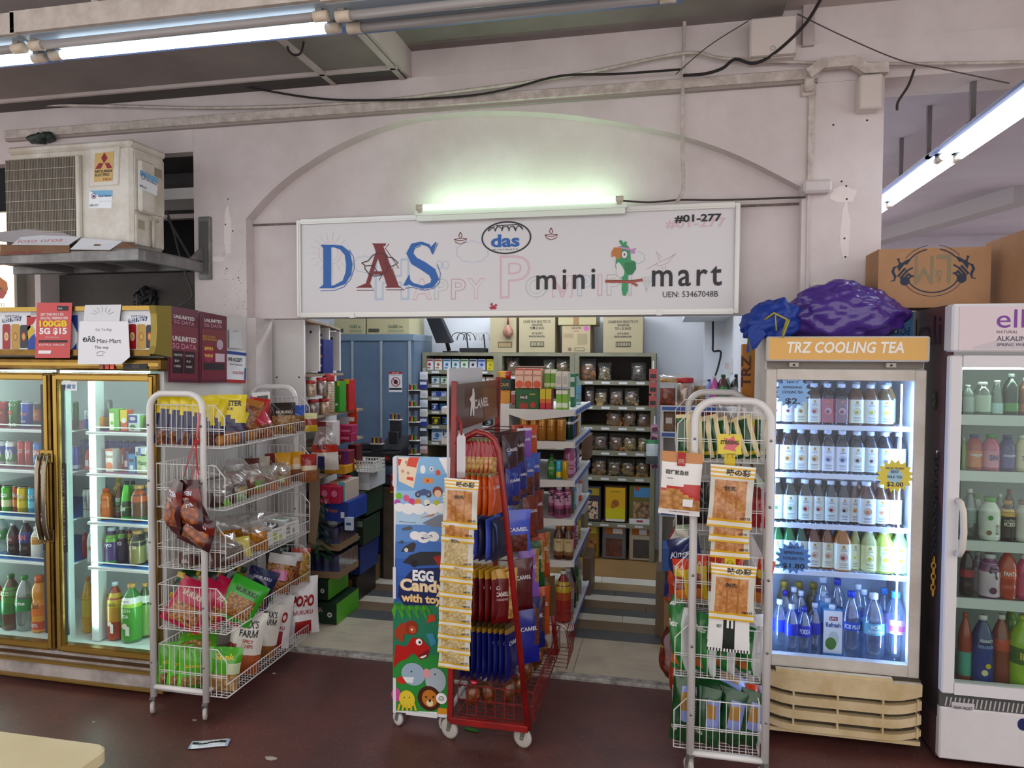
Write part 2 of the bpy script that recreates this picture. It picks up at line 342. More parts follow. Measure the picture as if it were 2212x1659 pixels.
q = MB(); q.box(-.03, 1.15, .012, .07, -.045, -.018, K('e6efe2', .5)); q.box(-.02, 1.14, .02, .05, -.075, -.045, K('e6efe2', .5)); q.build('housing', t)
q = MB(); q.tube([(0.02, .02, 0), (1.09, .02, 0)], .0155, GLOW('d0ffd8', 6.0), 10); q.build('tube', t)
for x in (0, 1.11): q = MB(); q.tube([(x-.02, .02, 0), (x+.02, .02, 0)], .018, K('cfc6b4', .5), 10); q.box(x-.012, x+.012, .01, .05, -.03, 0, K('b5ab9c', .5)); q.build('lamp_holder', t)
for i, (y0, lab) in enumerate(((3.2, 'lit twin tube light beside the pillar, nearest of the row running back'), (4.44, 'lit twin tube light beside the pillar, middle of the row running back'), (5.68, 'lit twin tube light beside the pillar, last of the row running back'))):
    tube_lamp(V((1.52, y0, 2.85)), V((1.52, y0+1.2, 2.85)), lab, 'e6f0ff', (1, 1), 'tube lights in the row beside the pillar')
for i, (u, v0, v1) in enumerate(((1945, 245, 395), (2005, 215, 340), (2100, 210, 260))):
    p = az(u, v1, 2.95); q = MB(); q.box(p.x-.012, p.x+.012, p.y-.012, p.y+.012, 2.93, 3.26, K('6a6467', .6)); q.box(p.x-.02, p.x+.02, p.y-.02, p.y+.02, 2.93, 2.95, K('6a6467', .6))
    one('hanger_rod', q, ['dark rod holding the tube row, beside the pillar', 'dark rod holding the tube row, middle of three', 'dark rod holding the tube row, short end visible at the top'][i], 'rod', group='rods of the tube row')
for y, x0, n_ in ((4.75, -1.5, 1), (5.75, -1.4, 2), (5.2, -.55, 3)):
    tube_lamp(V((x0-.6, y, 2.62)), V((x0+.6, y, 2.62)), 'tube light on the shop ceiling, %s inwards from the doorway' % ORD[n_-1], 'f4f8ff', (1, 1), 'tube lights inside the shop', pw=12.0)
# ---------------- pipes, boxes and cables on the beam ----------------
def cable(name, px, y, r, m, label, cat='cable', dy=None, tp=None):
    pts = [at(u, v, y) for u, v in px]; s = []
    for i in range(len(pts)-1):
        a, b, c, d = pts[max(i-1, 0)], pts[i], pts[i+1], pts[min(i+2, len(pts)-1)]
        for k in range(5): t = k/5; s.append(.5*((2*b)+(c-a)*t+(2*a-5*b+4*c-d)*t*t+(3*b-a-3*c+d)*t**3))
    s.append(pts[-1]); q = MB(); q.tube(s, r, m, 6); return one(name, q, label, cat)
PW = K('d3c9c2', .55, n2='b5aaa2', ns=20)
q = MB(); q.box(-4.2, .72, 3.825, 3.866, 3.15, 3.2, PW, .004); q.box(-4.2, .72, 3.84, 3.866, 3.135, 3.15, K('a0958f', .6)); one('cable_trunking', q, 'long white cable trunking along the beam above the arch', 'trunking')
q = MB(); q.tube([(.67, 3.81, 3.165), (.73, 3.80, 3.205), (.87, 3.80, 3.205), (.93, 3.81, 3.165), (1.03, 3.81, 3.165)], .035, PW, 4); one('trunking_bend', q, 'bent white trunking cover stepping over the pillar alarm', 'trunking')
cable('conduit', ((1481, 0), (1478, 60), (1475, 200), (1474, 320), (1476, 405), (1462, 436)), 3.835, .0095, PW, 'thin white conduit pipe running down the arch to the sign', 'pipe')
cable('conduit', ((0, 225), (250, 229), (480, 233), (760, 222), (1000, 196), (1250, 160), (1475, 115), (1560, 126), (1700, 134), (1950, 138), (2230, 134)), 3.82, .0085, PW, 'long pale pipe sagging along the beam', 'pipe')
cable('black_cable', ((0, 178), (160, 155), (320, 138), (440, 168), (560, 193), (700, 214), (850, 216), (1000, 208), (1100, 192), (1210, 164), (1330, 160), (1470, 150)), 3.80, .006, K('2a2422', .8), 'sagging black cable with dust hanging across the beam')
cable('black_cable', ((1475, 163), (1520, 160), (1560, 148), (1588, 128), (1625, 137), (1660, 124), (1705, 88), (1745, 45), (1775, -5)), 3.76, .008, K('2c2625', .8), 'twisted black cable looping up past the square junction box')
cable('thin_wire', ((1460, 160), (1530, 100), (1617, 45)), 3.78, .0025, K('4a423f', .8), 'thin wire slanting up to the square junction box', 'wire')
cable('thin_wire', ((1722, 30), (1830, 82), (1945, 130), (2040, 150), (2180, 180)), 3.78, .003, K('5a5350', .8), 'thin wire slanting down from the junction box past the pillar', 'wire')
cable('black_cable', ((1975, 150), (1962, 185), (1940, 220), (1938, 238)), 3.78, .006, K('3a3435', .8), 'short black cable hanging beside the pillar top')
cable('black_cable', ((1330, 432), (1400, 437), (1470, 432), (1560, 432), (1740, 426)), 3.85, .005, K('4a4440', .8), 'thin black cable from the sign tube light to the pillar capital')
cable('black_cable', ((620, 90), (623, 108), (636, 119), (650, 114), (656, 90)), az(638, 90, 3.345).y, .006, K('2a2422', .8), 'loop of black cable dangling under the lit tube light')
q = MB(); p0, p1 = at(1620, 128, 3.76), at(1721, 30, 3.76); q.box(p0.x, p1.x, 3.76, 3.885, p0.z, p1.z, K('d9cec8', .6), .008); q.box(p0.x, p1.x, 3.755, 3.76, p0.z+.002, p0.z+.012, K('a49a94', .6))
q.M = frame(((p0.x+p1.x)/2, 3.757, p0.z+.045)); q.ring(0, 0, .012, .003, K('a49a94', .6)); one('junction_box', q, 'square white junction box at the top of the beam', 'junction box')
q = MB(); p0, p1 = at(1857, 235, 3.78), at(1908, 157, 3.78); q.box(p0.x, p1.x, 3.78, 3.87, p0.z, p1.z, K('d9cec8', .6), .008); one('junction_box', q, 'upright white junction box at the top of the right pillar', 'junction box')
q = MB(); p0, p1 = at(1732, 205, 3.83), at(1765, 160, 3.83); q.box(p0.x, p1.x, 3.85, 3.87, p0.z, p1.z, PW, .005); q.box(p0.x+.012, p1.x-.012, 3.82, 3.85, p0.z+.015, p1.z, PW, .008); one('alarm_bell', q, 'small white wall alarm under the bent trunking', 'alarm')
q = MB(); p0, p1 = at(1746, 405, 3.86), at(1751, 207, 3.86); q.box(p0.x-.008, p0.x+.02, 3.85, 3.87, p0.z, p1.z, PW, .003); one('cable_trunking', q, 'narrow white trunking from the alarm down to the capital', 'trunking')
# ---------------- writing and marks measured on a plane that faces the hall ----------------
def P2(y, pts): return [(p.x, p.z) for p in (at(u, v, y) for u, v in pts)]
def on(q, y): q.M = frame((0, y, 0))
def T(q, y, s, u0, u1, v0, v1, m, z=.0008, **k):
    um, vm = (u0+u1)/2, (v0+v1)/2; q.text(s, at(u0, vm, y).x, at(u1, vm, y).x, at(um, v0, y).z, at(um, v1, y).z, m, z, **k)
def sX(y, pts): return [(p.y, p.z) for p in (ax(u, v, y) for u, v in pts)]
# ---------------- the shop sign ----------------
Ys = 3.87; p0, p1 = at(643, 686, Ys), at(1600, 437, Ys); t = thing('shop_sign', 'long white shop sign board with aluminium frame over the doorway', 'sign', (0, 0, 0))
q = MB(); q.box(p0.x+.01, p1.x-.01, Ys, Ys+.07, p0.z+.01, p1.z-.01, K('dfdcde', .35)); on(q, Ys)
def C1(*pts): return P2(Ys, [(620+x/4.096, 400+y/4.096) for x, y in pts])
def C2(*pts): return P2(Ys, [(1100+x/4.096, 400+y/4.096) for x, y in pts])
k = mpp(1000, Ys)/4.096; BL = K('1f78c0', .4); RD = K('8e2530', .4); INK = K('231f2a', .45); W_ = K('dfdcde', .35)
PB, PP, PG, PR = K('bccbdd', .4), K('dcc0c8', .4), K('c3cac9', .4), K('d3b2ba', .4)
def faint(s, f, x0, x1, y0, y1, m, b=.035):
    (a0, b0), (a1, b1) = f((x0, y1), (x1, y0)); q.text(s, a0, a1, b0, b1, m, .0003, bold=b); e = (b1-b0)*.06; q.text(s, a0+e, a1-e, b0+e, b1-e, W_, .0005)
faint('H', C1, 775, 1085, 645, 1020, PB); faint('A', C1, 1105, 1285, 822, 1018, PP); faint('P', C1, 1300, 1430, 825, 1015, PG); faint('P', C1, 1450, 1585, 825, 1013, PR); faint('Y', C1, 1590, 1755, 820, 1010, PP)
faint('P', C1, 1880, 2155, 615, 1005, PP); faint('O', C2, 140, 345, 795, 1000, PG); faint('M', C2, 378, 562, 795, 995, PP); faint('P', C2, 600, 735, 790, 985, PB); faint('I', C2, 780, 825, 785, 982, PP); faint('P', C2, 860, 990, 785, 980, PG); faint('I', C2, 1050, 1088, 785, 978, PG)
T(q, Ys, '#01-277', 1438, 1568, 493, 472, PP, bold=.02)
q.rib(C1(*[(380+a, 600+b) for a, b in arc(0, 0, 100, 0, 360, 20)]), 6*k, PP, .0003); q.rib(C1(*arc(380, 600, 70, 0, 360, 16)), 4*k, PP, .0003)
for i in range(18): a = 2*pi*i/18; q.rib(C1((380+120*cos(a), 600+120*sin(a)), (380+185*cos(a), 600+185*sin(a))), 4*k, PG, .0003)
for cx, cy_, r in ((1640, 590, 1), (690, 700, .75)):
    q.rib(C1(*[(cx+r*(130+18*abs(sin(5*a)))*cos(a), cy_+r*(85+14*abs(sin(5*a)))*sin(a)) for a in [2*pi*i/60 for i in range(61)]]), 5*k, PB, .0003)
q.rib(C2(*[(1120+75*cos(a)+8*abs(sin(4*a)), 640+55*sin(a)) for a in [2*pi*i/40 for i in range(41)]]), 5*k, PB, .0003)
for w_ in (-1, 1): q.rib(C1(*arc(1375+w_*28, 705, 26, 0, 360, 14, 36)), 5*k, PB, .0003)
q.rib(C2((1215, 745), (1290, 700), (1330, 680), (1400, 650), (1475, 605), (1400, 690), (1330, 715), (1290, 700)), 5*k, PR, .0003); q.rib(C2((1330, 670), (1300, 585), (1350, 640)), 5*k, PR, .0003); q.rib(C2((1350, 720), (1390, 820), (1380, 710)), 5*k, PR, .0003)
for a in (-1, 0, 1): q.rib(C2((1215, 950), (1215+a*30, 840)), 5*k, PG, .0003); q.rib(C2(*arc(1215+a*28, 835, 18, 0, 360, 8, 26)), 4*k, PG, .0003)
z1 = .0008
for pg in ([(322, 535), (392, 535), (392, 905), (322, 905)], [(298, 527), (425, 527), (425, 548), (322, 560)], [(283, 912), (322, 880), (425, 890), (425, 912)]): q.sheet(C1(*pg), BL, z1)
q.rib(C1((410, 537), (480, 552), (535, 605), (552, 700), (545, 780), (505, 860), (410, 901)), [22*k, 40*k, 58*k, 62*k, 60*k, 42*k, 22*k], BL, z1)
q.rib(C1((298, 934), (420, 932), (505, 900), (565, 830), (598, 730), (590, 640), (552, 570)), 6*k, BL, z1); q.rib(C1((398, 575), (398, 890)), 5*k, W_, z1+.0003)
for pg in ([(750, 515), (878, 515), (868, 540), (775, 540)], [(768, 535), (850, 535), (985, 895), (888, 895)], [(792, 575), (812, 620), (728, 895), (690, 895)], [(606, 908), (690, 872), (745, 880), (748, 908)], [(868, 908), (895, 880), (985, 885), (1010, 908)], [(735, 762), (865, 762), (878, 792), (722, 792)]): q.sheet(C1(*pg), RD, z1)
for ln in ([(902, 520), (872, 560), (990, 735), (930, 730), (985, 890), (1040, 926), (880, 926)], [(620, 930), (772, 930), (735, 880)], [(815, 843), (845, 790)]): q.rib(C1(*ln), 6*k, RD, z1)
q.rib(C1((1288, 585), (1255, 535), (1190, 512), (1115, 535), (1085, 600), (1125, 670), (1205, 715), (1285, 770), (1312, 835), (1280, 885), (1200, 903), (1115, 880), (1072, 850)), [8*k, 26*k, 26*k, 46*k, 62*k, 74*k, 78*k, 78*k, 72*k, 52*k, 28*k, 30*k, 44*k], BL, z1)
for pg in ([(1312, 505), (1325, 507), (1286, 612), (1262, 560)], [(1028, 888), (1082, 788), (1095, 860), (1060, 890)]): q.sheet(C1(*pg), BL, z1)
for ln in ([(1335, 515), (1290, 612)], [(1330, 700), (1358, 780), (1350, 860), (1300, 912), (1220, 930), (1110, 905), (1045, 912)], [(1110, 620), (1130, 560), (1190, 535)]): q.rib(C1(*ln), 6*k, BL, z1)
q.rib(C1((662, 688), (720, 670), (760, 620), (820, 598), (880, 615), (895, 640), (930, 640), (985, 688), (940, 715), (900, 720), (880, 770), (820, 800), (770, 805), (730, 790), (690, 740), (690, 710), (662, 688)), 9*k, K('3a2028', .4), .0014)
q.rib(C1((690, 715), (760, 710), (800, 765)), 8*k, K('3a2028', .4), .0014); q.rib(C1((880, 615), (870, 680), (890, 720)), 7*k, K('3a2028', .4), .0014)
(ox, oz), = C1((1940, 465)); q.ring(ox, oz, 222*k, 13*k, INK, z1, 40, 142*k)
q.rib(C1((1850, 360), (2045, 348)), 8*k, INK, z1); q.rib(C1((1840, 362), (1785, 405)), 7*k, INK, z1); q.rib(C1((2045, 350), (2085, 390)), 7*k, INK, z1)
for x in range(5): q.rib(C1(*arc(1812+x*61, 410-x*3, 30, 180, 0, 8, -38)), 7*k, INK, z1)
for x in range(4): q.rib(C1((1865+x*45, 360), (1842+x*61, 408)), 7*k, INK, z1)
def TC(f, s, x0, x1, y0, y1, m, z=z1, **kw): (a0, b0), (a1, b1) = f((x0, y1), (x1, y0)); q.text(s, a0, a1, b0, b1, m, z, **kw)
TC(C1, 'das', 1805, 2058, 430, 552, BL, bold=.03); TC(C1, 'minimart', 1825, 2040, 556, 580, INK, sp=1.5)
for f, cx, cy_ in ((C1, 1535, 470), (C2, 371, 432)):
    q.rib(f((cx-55, cy_+10), (cx-20, cy_+22), (cx+20, cy_+20), (cx+58, cy_+6), (cx+45, cy_+35), (cx, cy_+52), (cx-40, cy_+38), (cx-55, cy_+10), (cx, cy_), (cx+58, cy_+6)), 6*k, RD, z1); q.rib(f((cx, cy_-55), (cx+16, cy_-20), (cx, cy_+2), (cx-16, cy_-20), (cx, cy_-55)), 6*k, RD, z1)
TC(C2, 'mini', 240, 762, 738, 925, INK, sp=1.25, bold=.012); TC(C2, 'mart', 1262, 1882, 710, 900, INK, sp=1.25, bold=.012); TC(C2, '#01-277', 1465, 1880, 250, 338, INK, bold=.03, z=.0012); TC(C2, 'UEN: 53467048B', 1358, 1848, 935, 994, INK)
GN, GN2 = K('3fa873', .4), K('2f8f60', .4)      # printed bird on a branch
q.sheet(C2((945, 640), (975, 545), (1010, 530), (1050, 535), (1070, 570), (1075, 660), (1120, 680), (1122, 740), (1090, 790), (1050, 798), (1050, 930), (1030, 980), (1005, 975), (995, 920), (1000, 830), (960, 790), (940, 720)), GN, z1)
q.sheet(C2((945, 700), (970, 680), (1000, 720), (1020, 760), (1015, 800), (985, 820), (955, 800)), W_, .0011); q.sheet(C2((1020, 690), (1110, 675), (1122, 740), (1090, 790), (1050, 790), (1020, 750)), GN2, .0011)
q.sheet(C2((980, 550), (1000, 545), (985, 650), (950, 655), (935, 625), (905, 640), (905, 590), (930, 552)), K('c98a4c', .4), .0012); q.sheet(C2((968, 540), (1070, 560), (1072, 580), (970, 556)), K('c88fc4', .4), .0013); q.sheet(C2((1070, 572), (1125, 555), (1105, 580), (1115, 605), (1085, 605)), K('c88fc4', .4), .0013)
for r, m_ in ((36, INK), (32, W_), (9, INK)): (ex, ez), = C2((1020, 615)); q.disc(ex, ez, r*k*.75, m_, .0014+(36-r)*1e-5, ry=r*k)
for a in ((980, 490, 1010, 535), (1030, 500, 1025, 535)): q.rib(C2(a[:2], a[2:]), 22*k, GN, z1)
q.rib(C2((850, 850), (1075, 855), (1180, 838)), 24*k, K('b5604c', .4), .0012); q.rib(C2((1070, 855), (1135, 890)), 20*k, K('b5604c', .4), .0012); q.rib(C2((850, 850), (1180, 838)), 3*k, INK, .0014)
for i in range(14): q.rib(C1((1780+RN()*75, 1040+RN()*60), (1790+RN()*70, 1045+RN()*60)), 9*k, K('c02a4a', .4), z1)
q.build('panel', t)
q = MB(); AL = K('cfcdc8', .35, .5)
frame4(q, p0.x, p1.x, Ys-.014, Ys+.075, p0.z, p1.z, .028, AL, .004); frame4(q, p0.x+.01, p1.x-.01, Ys-.017, Ys-.0145, p0.z+.01, p1.z-.01, .008, AL, 0)
for u in (763, 1424): x = at(u, 680, Ys).x; q.box(x-.015, x+.015, Ys-.02, Ys+.0, p0.z-.005, p0.z+.022, WHITE)
q.build('frame', t)
# ---------------- condenser on its steel shelf ----------------
Ya = 3.38; zb = 2.355; pa, pb = at(18, 310, Ya), at(282, 298, Ya); X0, X1, Z1 = pa.x, pb.x, 2.935; CR = K('dcd7cd', .5, n2='c3b8a6', ns=4)
t = thing('air_conditioner', 'weathered cream outdoor air conditioner unit on a steel shelf', 'air conditioner', (0, 0, 0))
q = MB(); q.box(X0, X1, Ya, Ya+.27, zb, Z1-.03, CR, .018); q.box(X0-.006, X1+.006, Ya-.006, Ya+.276, Z1-.04, Z1, CR, .012); q.build('casing', t)
q = MB(); g0, g1 = at(24, 505, Ya), at(170, 340, Ya); q.box(g0.x, g1.x+.02, Ya-.01, Ya+.001, zb+.02, g1.z+.01, K('b5a78e', .6)); q.box(g0.x, g1.x, Ya-.012, Ya-.009, zb+.025, g1.z, K('2d2823', .8))
for i in range(46): x = g0.x+(g1.x-g0.x)*i/45; q.box(x-.0022, x+.0022, Ya-.026, Ya-.014, zb+.025, g1.z, K('8f8678', .5))
for i in range(9): z = zb+.03+(g1.z-zb-.03)*i/8; q.box(g0.x, g1.x, Ya-.031, Ya-.027, z-.0015, z+.0015, K('b5ab9a', .5))
q.box(g1.x, g1.x+.022, Ya-.03, Ya, zb+.02, g1.z+.008, CR, .006); q.build('fan_grille', t)
q = MB(); on(q, Ya); yy = Ya
q.sheet(P2(yy, [(194, 322), (260, 317), (257, 400), (192, 404)]), K('cdc3b2', .5), .002); q.sheet(P2(yy, [(196, 324), (258, 319), (255, 398), (194, 402)]), CR, .0025)
q.sheet(P2(yy, [(206, 332), (247, 327), (244, 391), (204, 394)]), K('d8b877', .4), .004); DR = K('a5283c', .4)
for pg in ([(227, 330), (234, 342), (226, 353), (220, 342)], [(215, 353), (225, 353), (219, 365), (207, 366)], [(228, 353), (237, 352), (244, 363), (233, 364)]): q.sheet(P2(yy, pg), DR, .005)
T(q, yy, 'MITSUBISHI', 207, 243, 373, 367, BLACK, .005, bold=.02); T(q, yy, 'ELECTRIC', 207, 238, 381, 375, BLACK, .005, bold=.02); T(q, yy, 'MEX', 224, 243, 390, 385, DR, .005, shear=.2)
q.build('maker_plate', t)
def agent(q, f, m0):
    q.sheet(f([(193, 412), (243, 411), (241, 450), (192, 449)]), K('eef2f6', .4), m0); q.sheet(f([(193, 412), (243, 411), (243, 424), (215, 424)]), K('7fb8dc', .4), m0+.0003)
q = MB(); on(q, yy); agent(q, lambda p: P2(yy, p), .001); a = P2(yy, [(203, 424)])[0]; q.ring(*a, .016, .003, K('8a3550', .4), .002); q.rect(a[0]-.008, a[0]+.008, a[1]-.008, a[1]+.006, K('7a4a80', .4), .002)
T(q, yy, 'Feng Sheng', 213, 241, 427, 421, K('274a73'), .002, bold=.02); T(q, yy, '6898 2477', 194, 213, 446, 441, BLACK, .002); T(q, yy, '. . . . . . . .', 216, 240, 436, 434, K('777'), .002); q.build('sticker', t)
q = MB(); xs = X1; q.M = frame((xs, 0, 0), (0, 1, 0))
def SX(pts): return sX(xs, pts)
q.M = Matrix.Identity(4); a = SX([(292, 330), (352, 470)]); y0, y1 = a[0][0], a[1][0]
q.box(xs, xs+.006, Ya+.02, Ya+.255, zb+.2, Z1-.06, CR, .004); q.box(xs+.006, xs+.035, Ya+.03, Ya+.15, zb+.19, Z1-.1, CR, .012); q.box(xs, xs+.01, Ya+.02, Ya+.12, zb+.01, zb+.18, CR, .004); q.tube([(xs+.012, Ya+.15, zb+.01), (xs+.012, Ya+.15, zb+.16), (xs+.012, Ya+.19, zb+.17)], .01, CR)
q.box(xs+.0062, xs+.007, Ya+.165, Ya+.235, Z1-.16, Z1-.11, K('9c917f', .6)); q.box(xs+.0102, xs+.011, Ya+.035, Ya+.085, zb+.10, zb+.15, K('aba08c', .6)); q.build('service_cover', t)
q = MB(); q.M = frame((xs+.036, Ya+.09, Z1-.22), (0, 1, -.12), (0, .1, 1)); q.rect(-.07, .07, -.05, .05, K('eef2f6', .4)); q.rect(-.07, .07, .02, .05, K('7fb8dc', .4), .0004); q.ring(-.045, .02, .016, .004, K('8a3550', .4), .001); q.text('Feng Sheng', -.02, .06, .005, .02, K('274a73'), .001, bold=.02); q.text('6898 2477', -.065, -.01, -.042, -.03, BLACK, .001); q.build('sticker', t)
t = thing('steel_shelf', 'grey angle-iron wall shelf carrying the outdoor air conditioner', 'shelf', (0, 0, 0)); SG = K('8d8c8c', .45, .3, n2='6f6c6a', ns=9)
q = MB(); q.box(-4.1, -2.76, 3.29, 3.335, 2.262, 2.322, SG, .003); q.box(-4.1, -2.80, 3.78, 3.82, 2.27, 2.321, SG, .003); q.box(-2.80, -2.76, 3.336, 3.844, 2.262, 2.322, SG, .003)
q.build('frame', t); q = MB(); q.box(-4.1, -2.765, 3.30, 3.80, 2.322, 2.33, K('6b6461', .7)); q.build('top_panel', t)
for x in (-3.05, -3.35, -3.66): q = MB(); q.box(x-.02, x+.02, 3.33, 3.8, 2.268, 2.31, K('6b6663', .6)); q.build('cross_bar', t)
q = MB(); q.box(-2.80, -2.72, 3.845, 3.868, 2.22, 2.60, SG, .003); q.add([(-2.76, 3.85, 2.33), (-2.76, 3.85, 2.43), (-2.76, 3.72, 2.33), (-2.772, 3.85, 2.33), (-2.772, 3.85, 2.43), (-2.772, 3.72, 2.33)], [(0, 1, 2), (3, 5, 4), (0, 2, 5, 3), (1, 4, 5, 2)], SG); q.box(-2.785, -2.735, 3.838, 3.846, 2.25, 2.57, K('5a5858', .5)); q.build('bracket', t)
t = thing('flattened_carton', 'torn flattened carton with white flaps lying on the steel shelf', 'cardboard', (0, 0, 0)); CB = K('8b6a50', .8, n=.15, ns=12)
def plate(pts, th, m, m2):
    a = [V(p) for p in pts]; n = (a[1]-a[0]).cross(a[2]-a[0]).normalized()*th
    if n.z < 0: n = -n
    k_ = len(a); q = MB(); q.add(a+[p-n for p in a], [tuple(range(k_))], m2); q.add(a+[p-n for p in a], [tuple(range(2*k_-1, k_-1, -1))]+[(i, (i+1) % k_, k_+(i+1) % k_, k_+i) for i in range(k_)], m); return q
WF = K('d9dade', .6)
plate([at(25, 529, 3.285), at(147, 530, 3.285), at(176, 511, 3.34), at(50, 507, 3.34)], .004, CB, WF).build('flap', t); plate([at(151, 539, 3.28), at(237, 540, 3.28), at(265, 521, 3.33), at(177, 514, 3.33)], .004, CB, WF).build('flap', t)
plate([at(0, 552, 3.282), at(150, 545, 3.282), at(150, 530, 3.288), at(0, 528, 3.288)], .004, CB, CB).build('flap', t)
q = plate([at(-80, 510, 3.31), at(100, 490, 3.37), at(165, 513, 3.345), at(60, 528, 3.30)], .004, CB, K('a9a2a4', .7)); on(q, 3.279); T(q, 3.279, 'LOADHD #SZSZ', 8, 88, 549, 541, K('a33b48'), .0015); T(q, 3.279, 'loso oroa', 48, 145, 525, 517, K('b4525e'), .03, shear=.3); q.build('base_sheet', t)
plate([at(237, 542, 3.285), at(265, 522, 3.33), at(290, 523, 3.36), at(305, 540, 3.30)], .004, CB, K('6e6662', .7)).build('flap', t)
# things in the alcove
q = MB(); p = V((-3.07, 4.38, 2.17)); q.M = frame(p, (.97, .2, 0), (-.1, .1, .95))
q.tube([(.15*cos(a), .15*sin(a), 0) for a in [2*pi*i/28 for i in range(28)]], .035, K('1d1d20', .6), 10, True); q.ring(0, 0, .12, .012, K('5a5142', .6), .02); one('rubber_tyre', q, 'black rubber tyre leaning in the dark alcove under the steel shelf', 'tyre')
q = MB(); p = at(310, 640, 4.05)
for i in range(9): q.tube([p+V((RN()*.16-.08, RN()*.05, RN()*.16-.1)) for j in range(5)], .014+RN()*.014, K('26262a', .5), 6)
one('cable_bundle', q, 'dark tangle of cable hanging in the alcove beside the tyre', 'cable')
cable('black_cable', ((362, 470), (390, 520), (410, 555), (416, 575)), 3.95, .007, K('4d4d50', .6), 'grey drain hose running down behind the air conditioner')
cable('black_cable', ((360, 455), (375, 500), (385, 540), (400, 590), (415, 640), (375, 668)), 4.0, .006, K('59585a', .6), 'thin grey cable curving down the alcove to the tyre')
t = thing('menu_light_box', 'lit food menu board showing a sandwich at the left end of the hall', 'menu board'); q = MB(); a, b = at(-120, 668, 3.93), at(33, 455, 3.93); q.box(a.x, b.x, 3.93, 4.0, a.z, b.z, K('8d8a82', .5)); q.build('frame', t)
q = MB(); on(q, 3.928); q.rect(a.x, b.x-.02, a.z, b.z-.01, GLOW('ffe3c4', .85)); q.sheet(P2(3.928, [(-30, 610), (0, 598), (16, 610), (18, 625), (10, 642), (-30, 640)]), K('d9925e', .6), .002); q.sheet(P2(3.928, [(-30, 628), (0, 620), (16, 632), (8, 645), (-30, 645)]), K('c9706a', .6), .003); q.sheet(P2(3.928, [(-30, 626), (-2, 618), (5, 624), (-20, 634)]), K('5f8a3a', .6), .004); T(q, 3.928, '32', 1, 11, 662, 655, BLACK, .002); q.build('picture', t)
q = MB(); p = at(65, 304, 3.80)
for i in range(10): q.tube([p+V((RN()*.2-.04, RN()*.05, RN()*.04)) for j in range(3)], .02, K('39463f', .7), 6)
one('net_bundle', q, 'dark green net bundle stuffed above the air conditioner', 'net')
# ---------------- drinks ----------------
def wrap(q, s, R, w, z0, z1, m, a0=0., **k):
    vs, fs = glyphs(s, **k); vs2 = []
    for a, b in vs: th = a0+(a-.5)*w/R; vs2.append((R*sin(th), -R*cos(th), z0+(z1-z0)*b))
    q.add(vs2, fs, m)
def L_(h): return K(h, .2, 0, .35)
PROF = {'pet': [(.86, 0), (1, .03), (1, .26), (.95, .3), (1, .36), (1, .6), (.94, .68), (.7, .8), (.4, .88), (.34, .925)],
        'big': [(.86, 0), (1, .02), (.96, .12), (1, .18), (1, .62), (.9, .72), (.6, .84), (.36, .9), (.34, .94)],
        'tea': [(.9, 0), (1, .02), (1, .64), (.93, .7), (.66, .8), (.5, .87), (.48, .905)],
        'fat': [(.86, 0), (1, .03), (.97, .3), (1, .62), (.92, .72), (.62, .84), (.5, .88), (.48, .91)],
        'cone': [(.88, 0), (1, .03), (1, .34), (.9, .5), (.62, .8), (.45, .9), (.42, .93)],
        'bear': [(.9, 0), (1, .04), (1, .5), (.82, .56), (.95, .66), (.9, .78), (.6, .86), (.5, .89)]}
def bottle(loc, H, R, liq, cap, bands=(), words=(), style='pet', label='', group=None, sq=0, deco=None, rz=0, fill=None):
    """bottle > body, printed label, cap"""
    t = thing('drink_bottle', label, 'bottle', loc, rz, group); pr = [(r*R, z*H) for r, z in PROF[style]]; q = MB()
    if isinstance(liq, str): liq = L_(liq)
    if fill:
        k_ = [i for i, p in enumerate(PROF[style]) if p[1] <= fill][-1]; q.lathe(pr, [liq]*k_+[CLEAR('f4f8f8', .2)]*(len(pr)-1-k_), 14, sq)
    else: q.lathe(pr, liq, 14, sq)
    q.build('body', t)
    if bands or words or deco:
        q = MB()
        for z0, z1, m in bands:
            m = K(m, .3, 0, .4) if isinstance(m, str) else m
            rr = [R*1.012*next((a[0]+(b[0]-a[0])*((z-a[1])/(b[1]-a[1]+1e-9)) for a, b in zip(PROF[style], PROF[style][1:]) if a[1] <= z <= b[1]), .4) for z in [z0+(z1-z0)*i/4 for i in range(5)]]
            q.lathe([(r, (z0+(z1-z0)*i/4)*H) for i, r in enumerate(rr)], m, 14, sq, cap=False)
        for s, w_, z0, z1, m, *k in words:
            m = K(m, .4) if isinstance(m, str) else m
            if sq: q.M = frame((0, -R*1.03, 0)); q.text(s, -w_*R, w_*R, z0*H, z1*H, m); q.M = Matrix.Identity(4)
            else: wrap(q, s, R*1.03, 2*w_*R, z0*H, z1*H, m, **(k[0] if k else {}))
        if deco: q.M = frame((0, -R*1.02, 0)); deco(q, R, H); q.M = Matrix.Identity(4)
        q.build('printed_label', t)
    q = MB(); zt = PROF[style][-1][1]*H; rc = PROF[style][-1][0]*R*1.14; q.lathe([(rc, zt-.002), (rc, H-.003), (rc*.92, H)], K(cap, .35), 12); q.build('cap', t)
    return t
